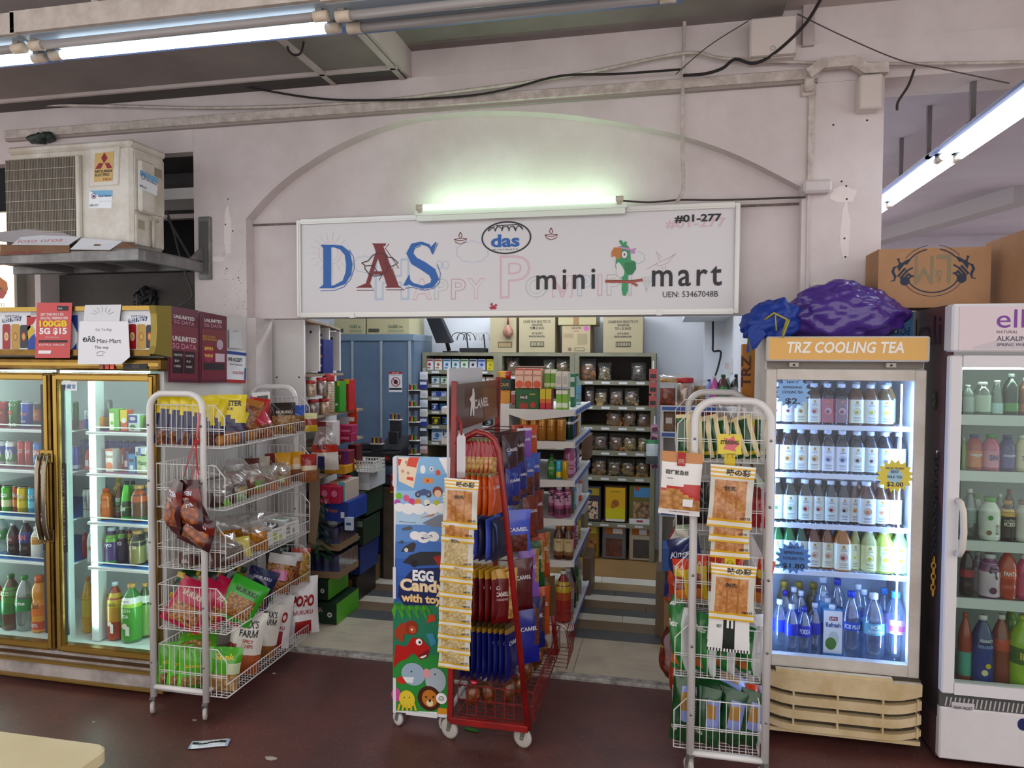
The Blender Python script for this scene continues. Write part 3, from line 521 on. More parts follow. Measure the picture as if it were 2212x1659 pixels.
def can(loc, H, R, bands, words=(), label='', group=None, deco=None):
    t = thing('drink_can', label, 'can', loc, 0, group); q = MB(); col = bands[0][2]
    q.lathe([(R*.84, 0), (R, H*.04), (R, H*.92), (R*.86, H*.985)], K(col, .22, .35), 14)
    for z0, z1, m in bands[1:]: q.lathe([(R*1.01, z0*H), (R*1.01, z1*H)], K(m, .25, .3), 14, cap=False)
    for s, w_, z0, z1, m, *k in words: wrap(q, s, R*1.025, 2*w_*R, z0*H, z1*H, K(m, .35), **(k[0] if k else {}))
    if deco: q.M = frame((0, -R*1.03, 0)); deco(q, R, H)
    q.build('body', t); q = MB(); q.lathe([(R*.86, H*.985), (R*.87, H), (R*.8, H), (R*.78, H*.985)], K('c9cbcd', .25, .9), 14); q.build('lid', t); return t
def carton(loc, w_, d, H, m, arts=(), label='', group=None, rz=0, cat='carton', name='drink_carton', side=None):
    """arts: (kind, ...) drawn on the front in units of the face; side another colour for the flanks"""
    q = MB(); m = K(m, .4, 0, .2) if isinstance(m, str) else m; q.box(-w_/2, w_/2, 0, d, 0, H, m, .002)
    if side: q.box(-w_/2-.0004, w_/2+.0004, .003, d-.003, .003, H-.003, K(side, .45))
    q.M = frame((-w_/2, -.0006, 0))
    for k_, a in enumerate(arts):
        z = .0003+k_*.00025
        if a[0] == 'r': q.rect(a[1]*w_, a[2]*w_, a[3]*H, a[4]*H, K(a[5], .4), z)
        elif a[0] == 'o': q.disc(a[1]*w_, a[2]*H, a[3]*w_, K(a[4], .4), z, 16, a[5]*H if len(a) > 5 else None)
        elif a[0] == 't': q.text(a[1], a[2]*w_, a[3]*w_, a[4]*H, a[5]*H, K(a[6], .4), z, **(a[7] if len(a) > 7 else {}))
    return one(name, q, label, cat, loc, rz, group)
def spot(u, v0, v1, du, y, z): k = mpp(u, y); p = at(u, v1, y); return (p.x, y, z), (v1-v0)*k, du*k/2
# ---------------- gold two-door fridge ----------------
Yg = 3.1; GO = K('9c7f45', .34, .85, n2='826536', ns=6); GO2 = K('b89c58', .3, .85); GIN = K('e3eae8', .5); SC_G = 'the gold-framed fridge'
gx = lambda u: at(u, 1100, Yg).x
t = thing('drinks_fridge', 'gold-framed two-door drinks fridge at the left of the shop front', 'fridge'); XL, XR = gx(-92), -2.492
q = MB(); q.box(XR-.03, XR, Yg+.04, 3.868, .05, 1.99, K('dcdcd9', .5)); q.box(XL, XL+.03, Yg+.04, 3.82, .12, 1.99, GIN); q.box(XL+.002, XR-.03, 3.77, 3.82, .121, 1.70, K('c6cfd0', .5)); q.box(XL+.002, XR-.03, Yg+.041, 3.82, 1.70, 1.989, K('d6dad8', .5)); q.box(XL+.03, XR-.03, Yg+.05, 3.77, .121, .215, GIN)
q.box(XL, XR, Yg, Yg+.06, 1.68, 1.74, K('5a4520', .5)); xm = (gx(112)+gx(115))/2; q.box(xm-.012, xm+.012, Yg+.05, Yg+.12, .2, 1.7, K('c9cfcd', .5)); q.build('cabinet', t)
q = MB(); z0, z1 = .035, .215
q.box(XL, XR, Yg+.02, Yg+.06, .03, .20, K('b4aaa6', .55, n2='8f8681', ns=6)); q.box(XL, XR, Yg, Yg+.03, .028, .04, GO2); q.box(XL, XR, Yg-.005, Yg+.03, .118, .132, GO2); q.box(XL, XR, Yg+.0, Yg+.03, .155, .165, K('6b4d24', .4, .5)); q.build('kick_plate', t)
for x in (XL+.06, XR-.06):
    for y in (3.2, 3.75): q = MB(); q.box(x-.03, x+.03, y-.03, y+.03, 0, .12, K('2a2522', .6)); q.build('foot', t)
# header with curved ends and adverts
q = MB(); hp = [(3.03, 1.762), (3.045, 1.80), (3.055, 1.88), (3.052, 1.96), (3.04, 2.0), (3.16, 2.005), (3.16, 1.745)]; xr = gx(352)+.012
q.M = Matrix(((0, 0, 1, 0), (1, 0, 0, 0), (0, 1, 0, 0), (0, 0, 0, 1))); q.M.translation = V((xr-.03, 0, 0)); q.prism(hp, .035, K('a5944a', .4, .4)); q.M = Matrix.Identity(4)
q.box(XL, xr-.03, 3.062, 3.15, 1.77, 1.985, K('b9bcc0', .45)); q.box(XL, xr-.03, 3.045, 3.16, 1.978, 2.0, GO2); q.box(XL, xr-.03, 3.045, 3.1, 1.752, 1.782, GO); q.build('header', t)
q = MB(); q.box(XL, xr, Yg-.03, Yg+.05, 1.675, 1.742, GO, .012); q.box(XL, xr, Yg-.034, Yg-.028, 1.70, 1.716, GO2); on(q, Yg-.036)
q.sheet(P2(3.064, [(266, 786), (318, 785), (318, 798), (266, 798)]), BLACK, .001); q.sheet(P2(3.064, [(286, 788), (302, 788), (302, 796), (286, 796)]), K('3a2222', .3), .002)
for u0, c in ((215, 'a86a3a'), (227, 'e0523a'), (238, 'ff6a4a')): q.sheet(P2(3.064, [(u0, 787), (u0+9, 787), (u0+9, 797), (u0, 797)]), K(c, .25), .002)
q.build('control_strip', t)
def beer(q, y, u0, u1, v0, v1, c, c2):
    q.sheet(P2(y, [(u0, v1-2), (u0+1, v1), (u1-1, v1), (u1, v1-2), (u1, v0+4), (u1-2, v0), (u0+2, v0), (u0, v0+4)]), K(c, .35), .0016); um = (u0+u1)/2; x, z = P2(y, [(um, (v0+v1)/2)])[0]; q.disc(x, z, .013, K(c2, .35), .002, ry=.022); q.disc(x, z, .009, K('d8b25a', .35), .0022, ry=.015)
yy = 3.0615
for o in (0, -272):
    q = MB(); on(q, yy)
    q.sheet(P2(yy, [(262+o, 670), (339+o, 667), (338+o, 765), (258+o, 766)]), K('e2e4e8', .4), .0006); q.sheet(P2(yy, [(280+o, 757), (338+o, 756), (338+o, 761), (278+o, 762)]), BLACK, .0009)
    T(q, yy, 'EVERYDAY', 284+o, 314+o, 687, 680, K('34457c'), .0012, shear=.1); q.sheet(P2(yy, [(278+o, 689), (319+o, 683), (317+o, 693), (277+o, 697)]), K('34457c'), .001); T(q, yy, 'BEST PRICE', 280+o, 316+o, 695, 686, WHITE, .0016, bold=.02)
    beer(q, yy, 278+o, 295+o, 700, 754, 'b3262b', 'e8d9b0'); beer(q, yy, 297+o, 315+o, 700, 754, 'c9a24c', 'a87a28'); beer(q, yy, 316+o, 332+o, 702, 752, '26242a', 'd0562a'); q.build('advert_panel', t)
q = MB(); on(q, yy); q.sheet(P2(yy, [(58, 682), (168, 680), (166, 764), (60, 766)]), K('dfe3ea', .4), .0006); q.sheet(P2(yy, [(58, 684), (80, 684), (72, 700), (58, 706)]), K('c9343a'), .0012); q.sheet(P2(yy, [(60, 764), (60, 735), (75, 720), (85, 764)]), K('2f5cb0'), .0012); q.sheet(P2(yy, [(150, 682), (168, 680), (168, 720)]), K('2a4fa0'), .0012); q.sheet(P2(yy, [(150, 764), (166, 764), (166, 740)]), K('2a4fa0'), .0012); q.sheet(P2(yy, [(60, 716), (70, 702), (76, 715), (62, 735)]), K('e0c247'), .0014)
q.build('advert_panel', t)
# doors
for u0, u1, hu, side in ((-88, 111, 98, 1), (116, 338, 112, 0)):
    x0, x1 = gx(u0), gx(u1); za, zb_ = .19, 1.662; d = D.objects.new('door', None); COL.objects.link(d); d.parent = t
    q = MB(); f_ = .04
    frame4(q, x0, x1, Yg, Yg+.04, za, zb_, f_, GO, .006); frame4(q, x0+.012, x1-.012, Yg-.008, Yg-.0004, za+.012, zb_-.012, .021, GO2, .003)
    q.build('door_frame', d)
    q = MB(); q.box(x0+f_, x1-f_, Yg+.015, Yg+.019, za+f_, zb_-f_, CLEAR('f6faf9', .04, .02, fr=.12)); q.build('glass_pane', d)
    q = MB(); xh = gx(hu); q.tube([(xh, Yg, 1.235), (xh, Yg-.03, 1.225), (xh, Yg-.045, 1.16), (xh, Yg-.048, 1.0), (xh, Yg-.045, .88), (xh, Yg-.03, .80), (xh, Yg, .79)], [.012, .014, .013, .012, .013, .014, .012], K('9a8a78', .18, .9), 8); q.box(xh-.018, xh+.018, Yg-.012, Yg, 1.19, 1.26, GO2, .004); q.box(xh-.018, xh+.018, Yg-.012, Yg, .77, .84, K('7b5a34', .4, .6), .004); q.build('handle', d)
    xg = x0+f_+.012 if not side else x1-f_-.02
    q = MB(); q.box(xg, xg+.02, Yg+.006, Yg+.014, .28, 1.6, K('3a3c3d', .4)); q.box(xg-.002, xg+.024, Yg+.002, Yg+.012, .72, 1.19, K('231d1d', .5), .004)
    q.M = frame((xg+.016, Yg+.0015, .76), (0, 0, -1), (1, 0, 0)) if 0 else frame((xg+.004, Yg+.0015, 1.16), (0, 0, -1), (1, 0, 0)); q.text('SELECT BEFORE OPEN', 0, .4, 0, .011, K('9a8f8a')); q.build('grip_strip', d)
    if not side: q = MB(); on(q, Yg+.012); q.sheet(P2(Yg, [(129, 824), (163, 824), (163, 844), (129, 844)]), K('eef2f6', .4), .001); q.ring(0, 0, .001, .0005, WHITE); T(q, Yg, '冷藏室', 131, 160, 840, 830, K('2c7fb4'), .002, bold=.01); q.build('sticker', d)
# shelves: pink mats above, blue below, lamp column between the doors
SH = [at(240, v, 3.2).z for v in (932, 1022, 1127, 1224)]; zs = SH+[.218]
for i, z in enumerate(SH):
    for a, b in ((XL+.04, gx(105)+.03), (gx(160)+.0, XR-.035)):
        q = MB(); q.box(a, b, 3.19, 3.76, z-.014, z-.006, K('dfe6e4', .4)); q.box(a, b, 3.18, 3.20, z-.018, z-.002, K('eef4f2', .4), .003); q.box(a+.01, b-.01, 3.2, 3.74, z-.006, z-.002, K('b0668c' if i < 2 else '2f7fc9', .5)); q.tube([(a+.02, 3.3, z+.0), (a+.02, 3.19, z+.002), (a+.02, 3.185, z+.022), (b-.02, 3.185, z+.022), (b-.02, 3.19, z+.002)], .0035, WHITE, 6); q.build('shelf', t)
q = MB(); xl = gx(169); q.box(xl-.022, xl+.022, 3.20, 3.26, .22, 1.66, K('dfe9e8', .4)); q.tube([(xl+.006, 3.19, .3), (xl+.006, 3.19, 1.6)], .004, GLOW('d0fff4', 15.0), 8); q.tube([(XL+.06, 3.17, .3), (XL+.06, 3.17, 1.6)], .004, GLOW('d8fff6', 20.0), 8); q.tube([(XR-.05, 3.17, .3), (XR-.05, 3.17, 1.6)], .004, GLOW('d8fff6', 20.0), 8); q.tube([(XL+.1, 3.16, 1.672), (XR-.1, 3.16, 1.672)], .005, GLOW('d8fff6', 14.0), 8); q.build('lamp_column', t)
# what stands in it: left door
Yb = 3.26
def gcan(u0, u1, v0, i, bands, words, lab, **k): lo, H, R = spot((u0+u1)/2, v0, (922, 1013, 1115, 1214, 1358)[i], u1-u0, Yb, zs[i]); can(lo, H, R, bands, words, lab, 'drinks in the gold-framed fridge', **k)
def gbot(u0, u1, v0, v1, i, *a, y=Yb, **k): lo, H, R = spot((u0+u1)/2, v0, v1, u1-u0, y, zs[i]); k.setdefault('group', 'drinks in the gold-framed fridge'); return bottle(lo, H, R, *a, **k)
def star(q, R, H): q.sheet([(R*.62*(1 if k_ % 2 else .42)*sin(pi*k_/5), H*.55-R*.62*(1 if k_ % 2 else .42)*cos(pi*k_/5)) for k_ in range(10)], K('c23a34', .35), .001)
gcan(-4, 21, 866, 0, [(0, 1, 'a8353a'), (.25, .75, '8f2c33')], [('BREW', .7, .5, .6, 'd8b25a')], 'dark red beer can with gold label, end of the top shelf, gold fridge')
gcan(22, 47, 864, 0, [(0, 1, '2a7a3c'), (.0, .2, '17572a')], [('ENO', .8, .8, .9, 'e8efe8'), ('ine', .85, .06, .2, 'e8efe8', dict(bold=.03))], 'green beer can with red star on the top shelf, gold fridge', deco=star)
gcan(48, 73, 866, 0, [(0, 1, '2b56b4'), (.92, .97, 'c9cdd2')], [('tiger', .8, .42, .62, 'c9803a', dict(bold=.02)), ('BEER', .5, .2, .3, 'd8dde6')], 'blue beer can with orange script on the top shelf, gold fridge')
gcan(74, 92, 868, 0, [(0, 1, '2a2326'), (.3, .75, 'a8552f')], [('STOUT', .7, .5, .6, 'e0c690')], 'black and copper stout can on the top shelf, gold fridge')
for j, (u0, u1) in enumerate(((-9, 14), (15, 39))): gcan(u0, u1, 957, 1, [(0, 1, 'd3d7d8'), (.2, .5, '3a8a46'), (.5, .8, '3a63b0'), (.02, .12, '2a2a2e')], [('100', .8, .3, .7, 'eef0f0', dict(bold=.05))], 'silver isotonic can with green and blue bands, %s on second shelf, gold fridge' % ORD[j])
for j, (u0, u1) in enumerate(((40, 57), (56, 73))): gcan(u0, u1, 955, 1, [(0, 1, 'c0342f')], [('Coca', .8, .55, .75, 'f0e9e6', dict(shear=.3))], 'red cola can on second shelf, gold fridge, %s of two' % ORD[j])
gcan(74, 94, 957, 1, [(0, 1, '2f86c9'), (.5, .72, 'd03a44')], [('F&N', .8, .52, .7, 'f2f2f2', dict(bold=.03)), ('SODA', .5, .25, .35, 'eef')], 'sky blue soda can with red badge on second shelf, gold fridge')
for u0, u1, c, b, s, n_ in ((-14, 4, '6d4a38', '8a6a50', 'COFFEE', 'brown coffee can'), (6, 31, '5fae3c', 'd8e2b0', 'uze', 'green juice drink can'), (29, 42, 'b0552c', 'd08a4a', 'TEA', 'orange-brown tea can'), (40, 66, 'd8c32e', 'e6d650', 'TEA', 'yellow tea can'), (63, 84, '4bb3d3', '7fd0e6', 'MILK', 'sky blue milk drink can')):
    gcan(u0, u1, 1056, 2, [(0, 1, c), (.25, .5, b)], [(s, .7, .6, .74, 'f2f2ee', dict(bold=.02))], n_+' on third shelf behind the left door, gold fridge')
for k_ in range(7): p = at(-6+16*k_, 948, 3.36); can((p.x, 3.38, zs[1]), .118, .028, [(0, 1, 'b9bcc0')], (), 'silver-topped can in the second row of the second shelf, gold fridge', 'second-row cans, second shelf of the gold fridge')
for k_ in range(6): p = at(0+17*k_, 948, 3.36); can((p.x, 3.38, zs[2]), .123, .028, [(0, 1, 'c8b24a')], (), 'silver-topped yellow can in the second row of the third shelf, gold fridge', 'second-row cans, third shelf of the gold fridge')
WAT = CLEAR('dfeaea', .3, .05, .12, 'c8d6d6'); COLA = '2a1512'
gbot(-8, 20, 1122, 1206, 3, WAT, '2f9a4a', [(.42, .66, '2fa05a')], [('Sprite', .7, .48, .6, 'f2f2f2', dict(bold=.03))], label='clear lemonade bottle with green label, fourth shelf, gold fridge')
gbot(17, 43, 1134, 1206, 3, COLA, 'b9bcc0', [(.4, .66, '6d2433')], [('cola', .6, .48, .6, 'e8dada')], label='dark cola bottle with maroon label, fourth shelf, gold fridge')
gbot(44, 71, 1127, 1208, 3, COLA, 'b9bcc0', [(.4, .68, '3553a5')], [('F&N', .7, .47, .62, 'e88a8a', dict(bold=.03))], label='dark soda bottle with blue label, fourth shelf, gold fridge')
gbot(69, 95, 1146, 1214, 3, 'efece2', 'e8e4dc', [(.45, .75, 'd9a33a')], style='fat', label='white yoghurt drink bottle with orange fruit, fourth shelf, gold fridge')
gbot(-22, 8, 1250, 1352, 4, 'd9622c', 'e06a2c', [(.02, .55, '6cc3ae')], style='big', label='orange drink bottle with mint wrapper on the bottom deck, gold fridge')
gbot(7, 44, 1228, 1346, 4, '6a4a38', '2f7a3a', [(.5, .78, '4f9a35'), (.3, .5, '3a8a40')], [('uze', .6, .64, .72, 'dfe8d0')], style='big', label='green-labelled juice bottle with brown drink, bottom deck, gold fridge')
gbot(37, 73, 1228, 1346, 4, WAT, '38a14a', [(.37, .6, '2fa05a')], [('Sprite', .8, .47, .56, 'f2f2f2', dict(bold=.03))], style='big', label='large clear lemonade bottle with green label, bottom deck, gold fridge')
gbot(71, 104, 1228, 1350, 4, 'e5a52d', 'e07a35', [(.3, .55, 'e58a1e'), (.02, .2, 'c9542c')], [('Maid', .6, .44, .54, '26321e'), ('100%', .5, .1, .17, 'f0ece0')], style='bear', label='orange juice bottle with pulp label, bottom deck, gold fridge')
# right door
gcan(184, 205, 879, 0, [(0, 1, 'c3cad2'), (.05, .55, '3c5fb5')], [('TONIC', .6, .6, .7, '5a6a80')], 'silver and blue energy can, top shelf right door, gold fridge')
gcan(204, 234, 893, 0, [(0, 1, 'd39b2e'), (0, .12, '30509a')], [('BULL', .6, .5, .65, '9c3a28', dict(bold=.02))], 'gold energy drink can with red lettering, top shelf, gold fridge')
p = at(222, 890, 3.33); can((p.x, 3.36, zs[0]), .155, .028, [(0, 1, '8a8c8e')], (), 'tall dark-topped can behind the gold can, top shelf, gold fridge', 'drinks in the gold-framed fridge')
GC = 'drinks in the gold-framed fridge'
def gcart(u0, u1, v0, v1, i, m, arts, lab, y=Yb-.03, **k): lo, H, R = spot((u0+u1)/2, v0, v1, u1-u0, y, zs[i]); carton(lo, 2*R, .05, H, m, arts, lab, GC, **k)
gcart(234, 259, 880, 928, 0, '7dbb45', [('r', .05, .5, .05, .8, 'e4ecc6'), ('o', .3, .35, .16, '86b84a'), ('t', 'Yeo', .1, .45, .82, .9, 'b03a3a')], 'green juice carton with pale stripe, top shelf, gold fridge', side='5f9a34')
gcart(259, 276, 880, 926, 0, 'd96a35', [('r', 0, 1, .45, 1, 'e9d43c'), ('o', .5, .5, .35, 'f0efe6')], 'slim orange and yellow carton, top shelf, gold fridge')
gcart(275, 301, 888, 925, 0, 'c9d8d0', [('r', .05, .9, .5, .95, '2d4da3'), ('o', .45, .75, .3, 'e8e4ea', .1), ('t', 'DUTCH', .2, .75, .7, .8, '9a3a44'), ('o', .45, .25, .3, '3f7f4c', .16)], 'grey-blue coconut milk carton, top shelf, gold fridge')
gcan(301, 315, 888, 0, [(0, 1, '6fae3c')], (), 'slim green can between cartons, top shelf, gold fridge')
gcart(315, 332, 887, 924, 0, '8a4a3c', [('r', 0, 1, .7, 1, 'd8c23c'), ('t', 'soya', .1, .9, .4, .6, 'efe0d8')], 'brown soya carton with yellow top, top shelf, gold fridge')
gcan(158, 170, 862, 0, [(0, 1, '1f6a3a')], (), 'dark green can beside the lamp column, top shelf, gold fridge')
gcan(158, 172, 962, 1, [(0, 1, '2450b8'), (.05, .2, 'b8c2e8')], (), 'bright blue can beside the lamp column, second shelf, gold fridge')
def pouch_small(u0, u1, v0, v1, i, c, lab, cap='5b3fa0', y=Yb):
    lo, H, R = spot((u0+u1)/2, v0, v1, u1-u0, y, zs[i]); t = thing('drink_pouch', lab, 'pouch', lo, 0, GC); q = MB(); h = H*.8
    q.lathe([(R*.95, 0), (R, h*.1), (R*.95, h*.7), (R*.75, h*.9), (R*.28, h)], K(c, .25, .1, .6), 12, ax=(1, .5)); q.M = frame((0, -R*.52, 0)); q.rect(-R*.5, R*.5, h*.2, h*.5, K('e9d8d8', .35), .001); q.build('body', t); q = MB(); q.lathe([(R*.25, h), (R*.25, H*.9), (R*.4, H*.9), (R*.4, H)], K(cap, .4), 10); q.build('cap', t)
pouch_small(183, 201, 963, 1019, 1, 'c8352f', 'red jelly pouch with purple cap, second shelf, gold fridge'); pouch_small(199, 215, 958, 1015, 1, '9e3430', 'darker red jelly pouch behind the red one, gold fridge', y=Yb+.05); pouch_small(268, 283, 960, 1016, 1, '4b3a80', 'purple jelly pouch with purple cap, second shelf, gold fridge', y=Yb+.03)
gcart(212, 227, 974, 1018, 1, '2f8c3f', [('t', 'MILO', .1, .9, .7, .85, 'f0efe8', dict(bold=.02)), ('o', .5, .35, .35, '6fae4a')], 'slim green malt drink carton, second shelf, gold fridge', y=Yb)
gcart(226, 246, 969, 1019, 1, 'e6dcd2', [('r', 0, 1, .9, 1, 'd96a3a'), ('t', 'Carrot', .05, .95, .62, .76, '9a4a3a'), ('o', .5, .25, .45, 'dd7a33', .18)], 'white and orange carrot juice carton, second shelf, gold fridge')
gcart(245, 259, 972, 1017, 1, 'b9b4ae', [('r', 0, 1, 0, .4, 'b9743c')], 'grey-sided juice carton behind the carrot carton, gold fridge', y=Yb+.01)
gcart(258, 269, 967, 1015, 1, 'c9583a', [('r', .2, .8, .3, .7, 'd9cfc8')], 'slim orange-red carton, second shelf, gold fridge', y=Yb+.03)
gcart(276, 293, 979, 1020, 1, '4a9ad0', [('r', .15, .85, .58, .75, '5a3f33'), ('o', .5, .3, .3, 'e8eef2')], 'blue milk carton with brown badge, second shelf, gold fridge')
gcart(293, 324, 979, 1022, 1, 'a9c48c', [('r', .05, .95, .1, .9, 'b7d09a'), ('t', 'Vitasoy', .1, .85, .35, .65, '2f6a3a', dict(bold=.03, shear=.3)), ('o', .6, .25, .2, 'e6ebd8')], 'pale green soya milk carton, second shelf, gold fridge')
lo, H, R = spot(312, 957, 978, 26, Yb, zs[1]+43*mpp(312, Yb)); carton((lo[0], Yb-.03, zs[1]+.0885), 2*R, .05, H, 'd5dbe2', [('r', .3, .55, .1, .9, '5f86b8'), ('r', .1, .28, .1, .5, '8a6a58')], 'small white and blue carton lying on the soya carton, gold fridge', GC)
for k_ in range(9): p = at(182+15*k_, 970, 3.45); can((p.x, 3.46, zs[1]), .14, .026, [(0, 1, '2b3f8a')], (), 'blue can in the back row of the second shelf, gold fridge', 'back-row cans, second shelf of the gold fridge')
gbot(204, 232, 1028, 1113, 2, WAT, 'd5d8d8', [(.28, .58, '3aa05a')], y=Yb+.08, label='clear lemonade bottle with green label, third shelf, gold fridge')
gbot(214, 244, 1055, 1121, 2, 'e08a2c', 'e0732a', [(.02, .4, 'dc7f2f')], [('bear', .35, .28, .36, '7a3a20')], style='bear', label='orange fruit drink bottle, pear-shaped, third shelf, gold fridge')
gbot(246, 268, 1028, 1112, 2, 'c8b43a', 'd9c320', [(.25, .55, '5f8a35')], y=Yb+.07, label='yellow-capped lemon tea bottle, third shelf, gold fridge')
gbot(251, 268, 1041, 1118, 2, '6a3a28', 'c09a62', [(.2, .62, '2d7a3c')], [('MILO', .7, .5, .6, 'f0efe8', dict(bold=.03))], y=Yb+.02, label='green malt drink bottle with tan cap, third shelf, gold fridge')
gbot(262, 286, 1037, 1121, 2, '5fd632', '26282a', [(.1, .5, '23562a')], [('Dew', .6, .25, .4, 'd9e8d0', dict(shear=.3, bold=.03))], style='cone', label='bright green soda bottle with black cap, third shelf, gold fridge')
gbot(280, 297, 1034, 1110, 2, '4cae38', '26282a', y=Yb+.09, style='cone', label='green soda bottle with black cap behind the others, third shelf, gold fridge')
gbot(285, 318, 1045, 1123, 2, '7a4630', 'c49a68', [(.55, .85, 'b9622c'), (.15, .5, '6d4a30'), (.04, .14, '3a6a38')], style='fat', label='brown tea bottle with orange shoulder, third shelf, gold fridge')
gbot(308, 328, 1042, 1118, 2, '4a6a80', 'b99a70', [(.3, .7, '9c4a48')], y=Yb+.05, style='fat', label='blue and red tea bottle by the hinge side, third shelf, gold fridge')
for j in range(2): gcan(181+12*j, 204+12*j, 1052, 2, [(0, 1, 'b9bdbf'), (.3, .34, '6a6e70')], [('M', .4, .4, .8, '5a6064')], 'silver energy can with dark mark, third shelf, gold fridge, %s of two' % ORD[j])
gbot(178, 192, 1150, 1210, 3, 'a83238', 'b9bcc0', y=Yb+.06, label='red soda bottle behind the lamp column, fourth shelf, gold fridge')
gbot(190, 213, 1139, 1215, 3, 'dfe6e8', 'cfe6ee', [(.1, .75, 'e3ebec')], [('C1000', .5, .35, .45, '58a868')], style='fat', label='white vitamin drink bottle with green script, fourth shelf, gold fridge', deco=lambda q, R, H: q.sheet([(R*.1, H*.45), (R*.8, H*.62), (R*.7, H*.3)], K('e08a3a', .4), .001))
gbot(213, 233, 1139, 1217, 3, 'd0452f', 'cfe6ee', [(.5, .78, 'd56aa8')], [('peach', .6, .58, .66, 'f2ecec')], style='fat', y=Yb+.01, label='pink and red peach tea bottle, fourth shelf, gold fridge')
gbot(228, 257, 1142, 1221, 3, '4a3a5e', 'cfe0ee', [(.1, .62, '5d4780'), (.62, .8, '7ab53c'), (.02, .1, '4f9a44')], [('oyo', .7, .45, .58, 'e6dff0', dict(bold=.02))], style='fat', label='purple grape drink bottle with green shoulder, front of fourth shelf, gold fridge')
gbot(254, 276, 1136, 1217, 3, '2b2438', 'cfe0ee', [(.1, .65, '33284a'), (.68, .8, '6a9a3c')], [('yo', .6, .45, .6, 'd9d2e6', dict(bold=.02))], style='fat', y=Yb+.02, label='dark purple grape drink bottle, fourth shelf, gold fridge')
gbot(272, 288, 1138, 1215, 3, '8a2f2a', 'cfe0ee', [(.5, .8, 'c3b83a')], style='fat', y=Yb+.05, label='red and yellow lemon tea bottle, fourth shelf, gold fridge')
gbot(281, 313, 1142, 1218, 3, '2e2a26', 'c9a063', [(.08, .72, '938a56')], [('ICE TEA', .6, .5, .6, 'e6e0c6', dict(bold=.02))], style='fat', label='black and gold oolong tea bottle with tan cap, fourth shelf, gold fridge')
gbot(305, 328, 1138, 1214, 3, '33322e', 'c9a063', [(.1, .72, '6a6a50')], style='fat', y=Yb+.05, label='dark oolong tea bottle by the hinge side, fourth shelf, gold fridge')
def tri(q, R, H): q.disc(0, H*.3, R*.3, K('e6d9c6', .4), .001); q.rect(R*.1, R*.55, H*.14, H*.3, K('e6e0da', .4), .0014)
gbot(179, 204, 1235, 1355, 4, 'd9b23a', 'd9a23a', [(.3, .75, 'd8c74a')], style='big', y=Yb+.05, label='yellow juice bottle beside the lamp column, bottom deck, gold fridge')
gbot(200, 235, 1237, 1361, 4, 'b0413c', 'cfe8f0', [(.05, .4, 'c0604e'), (.4, .58, 'dd7a5a'), (.58, .82, 'c95f9c')], [('ICE PEACH TEA', .75, .6, .66, '2a2a33'), ('pokka', .4, .74, .77, 'b03a4a')], style='big', label='large pink peach tea bottle on the bottom deck, gold fridge', deco=tri)
gbot(233, 267, 1238, 1363, 4, 'b0522c', 'cfe8f0', [(.05, .33, 'b84a2c'), (.33, .58, 'd0a030'), (.58, .82, 'd9c02e')], [('ICE LEMON TEA', .75, .6, .66, '2a2a33'), ('pokka', .4, .74, .77, 'b03a4a')], style='big', label='large yellow lemon tea bottle on the bottom deck, gold fridge', deco=tri)
gbot(264, 307, 1241, 1366, 4, '3c8a3a', 'd0a560', [(.05, .62, '4f9f3a'), (.62, .68, 'a8cf4a'), (.68, .78, 'e6e9e4')], [('GREEN', .55, .54, .6, 'dfe8c8', dict(bold=.01)), ('TEA', .4, .44, .5, 'e6ecd2', dict(bold=.02)), ('pokka', .45, .71, .75, 'b03a4a')], style='big', label='large jasmine green tea bottle on the bottom deck, gold fridge', deco=tri)
gbot(300, 328, 1238, 1356, 4, '4a5f38', 'd0a560', [(.05, .62, '7fa258'), (.66, .78, 'd5dacf')], style='big', y=Yb+.06, label='second green tea bottle behind the first, bottom deck, gold fridge')
# papers hung on the header
def paper(u, y, name, label, cat, m, lean=0, th=.0012):
    q = MB(); on(q, y); a = P2(y, u); q.sheet(a, m, .001); k_ = len(a); q.add([(x, z, 0) for x, z in a]+[(x, z, .001) for x, z in a], [tuple(range(k_))[::-1]]+[(i, (i+1) % k_, k_+(i+1) % k_, k_+i) for i in range(k_)], m); return q
RED = K('d3232c', .3, 0, .5); q = paper([(76, 773), (151, 773), (156, 654), (80, 654)], 3.035, '', '', '', RED); yy = 3.035
T(q, yy, 'GET THE NO.1 5G', 88, 138, 682, 676, WHITE, .002, bold=.02); T(q, yy, 'SINGTEL PREPAID SIM', 88, 147, 690, 684, WHITE, .002, bold=.02); T(q, yy, '100GB', 86, 146, 706, 692, K('f0dc2a'), .002, bold=.04); T(q, yy, '5G $15', 86, 145, 724, 708, WHITE, .002, bold=.04)
q.sheet(P2(yy, [(124, 671), (148, 671), (148, 661), (124, 661)]), BLACK, .002); T(q, yy, 'hot', 127, 136, 668, 664, WHITE, .003); q.sheet(P2(yy, [(84, 740), (146, 740), (146, 735), (84, 735)]), BLACK, .002); T(q, yy, 'EXTRA VALUE', 86, 140, 747, 743, WHITE, .002); q.sheet(P2(yy, [(83, 764), (110, 764), (112, 757), (84, 757)]), WHITE, .002); T(q, yy, '+$15 call credit', 98, 128, 730, 727, WHITE, .002)
one('promo_card', q, 'glossy red prepaid card promo sheet hanging on the gold fridge header', 'poster')
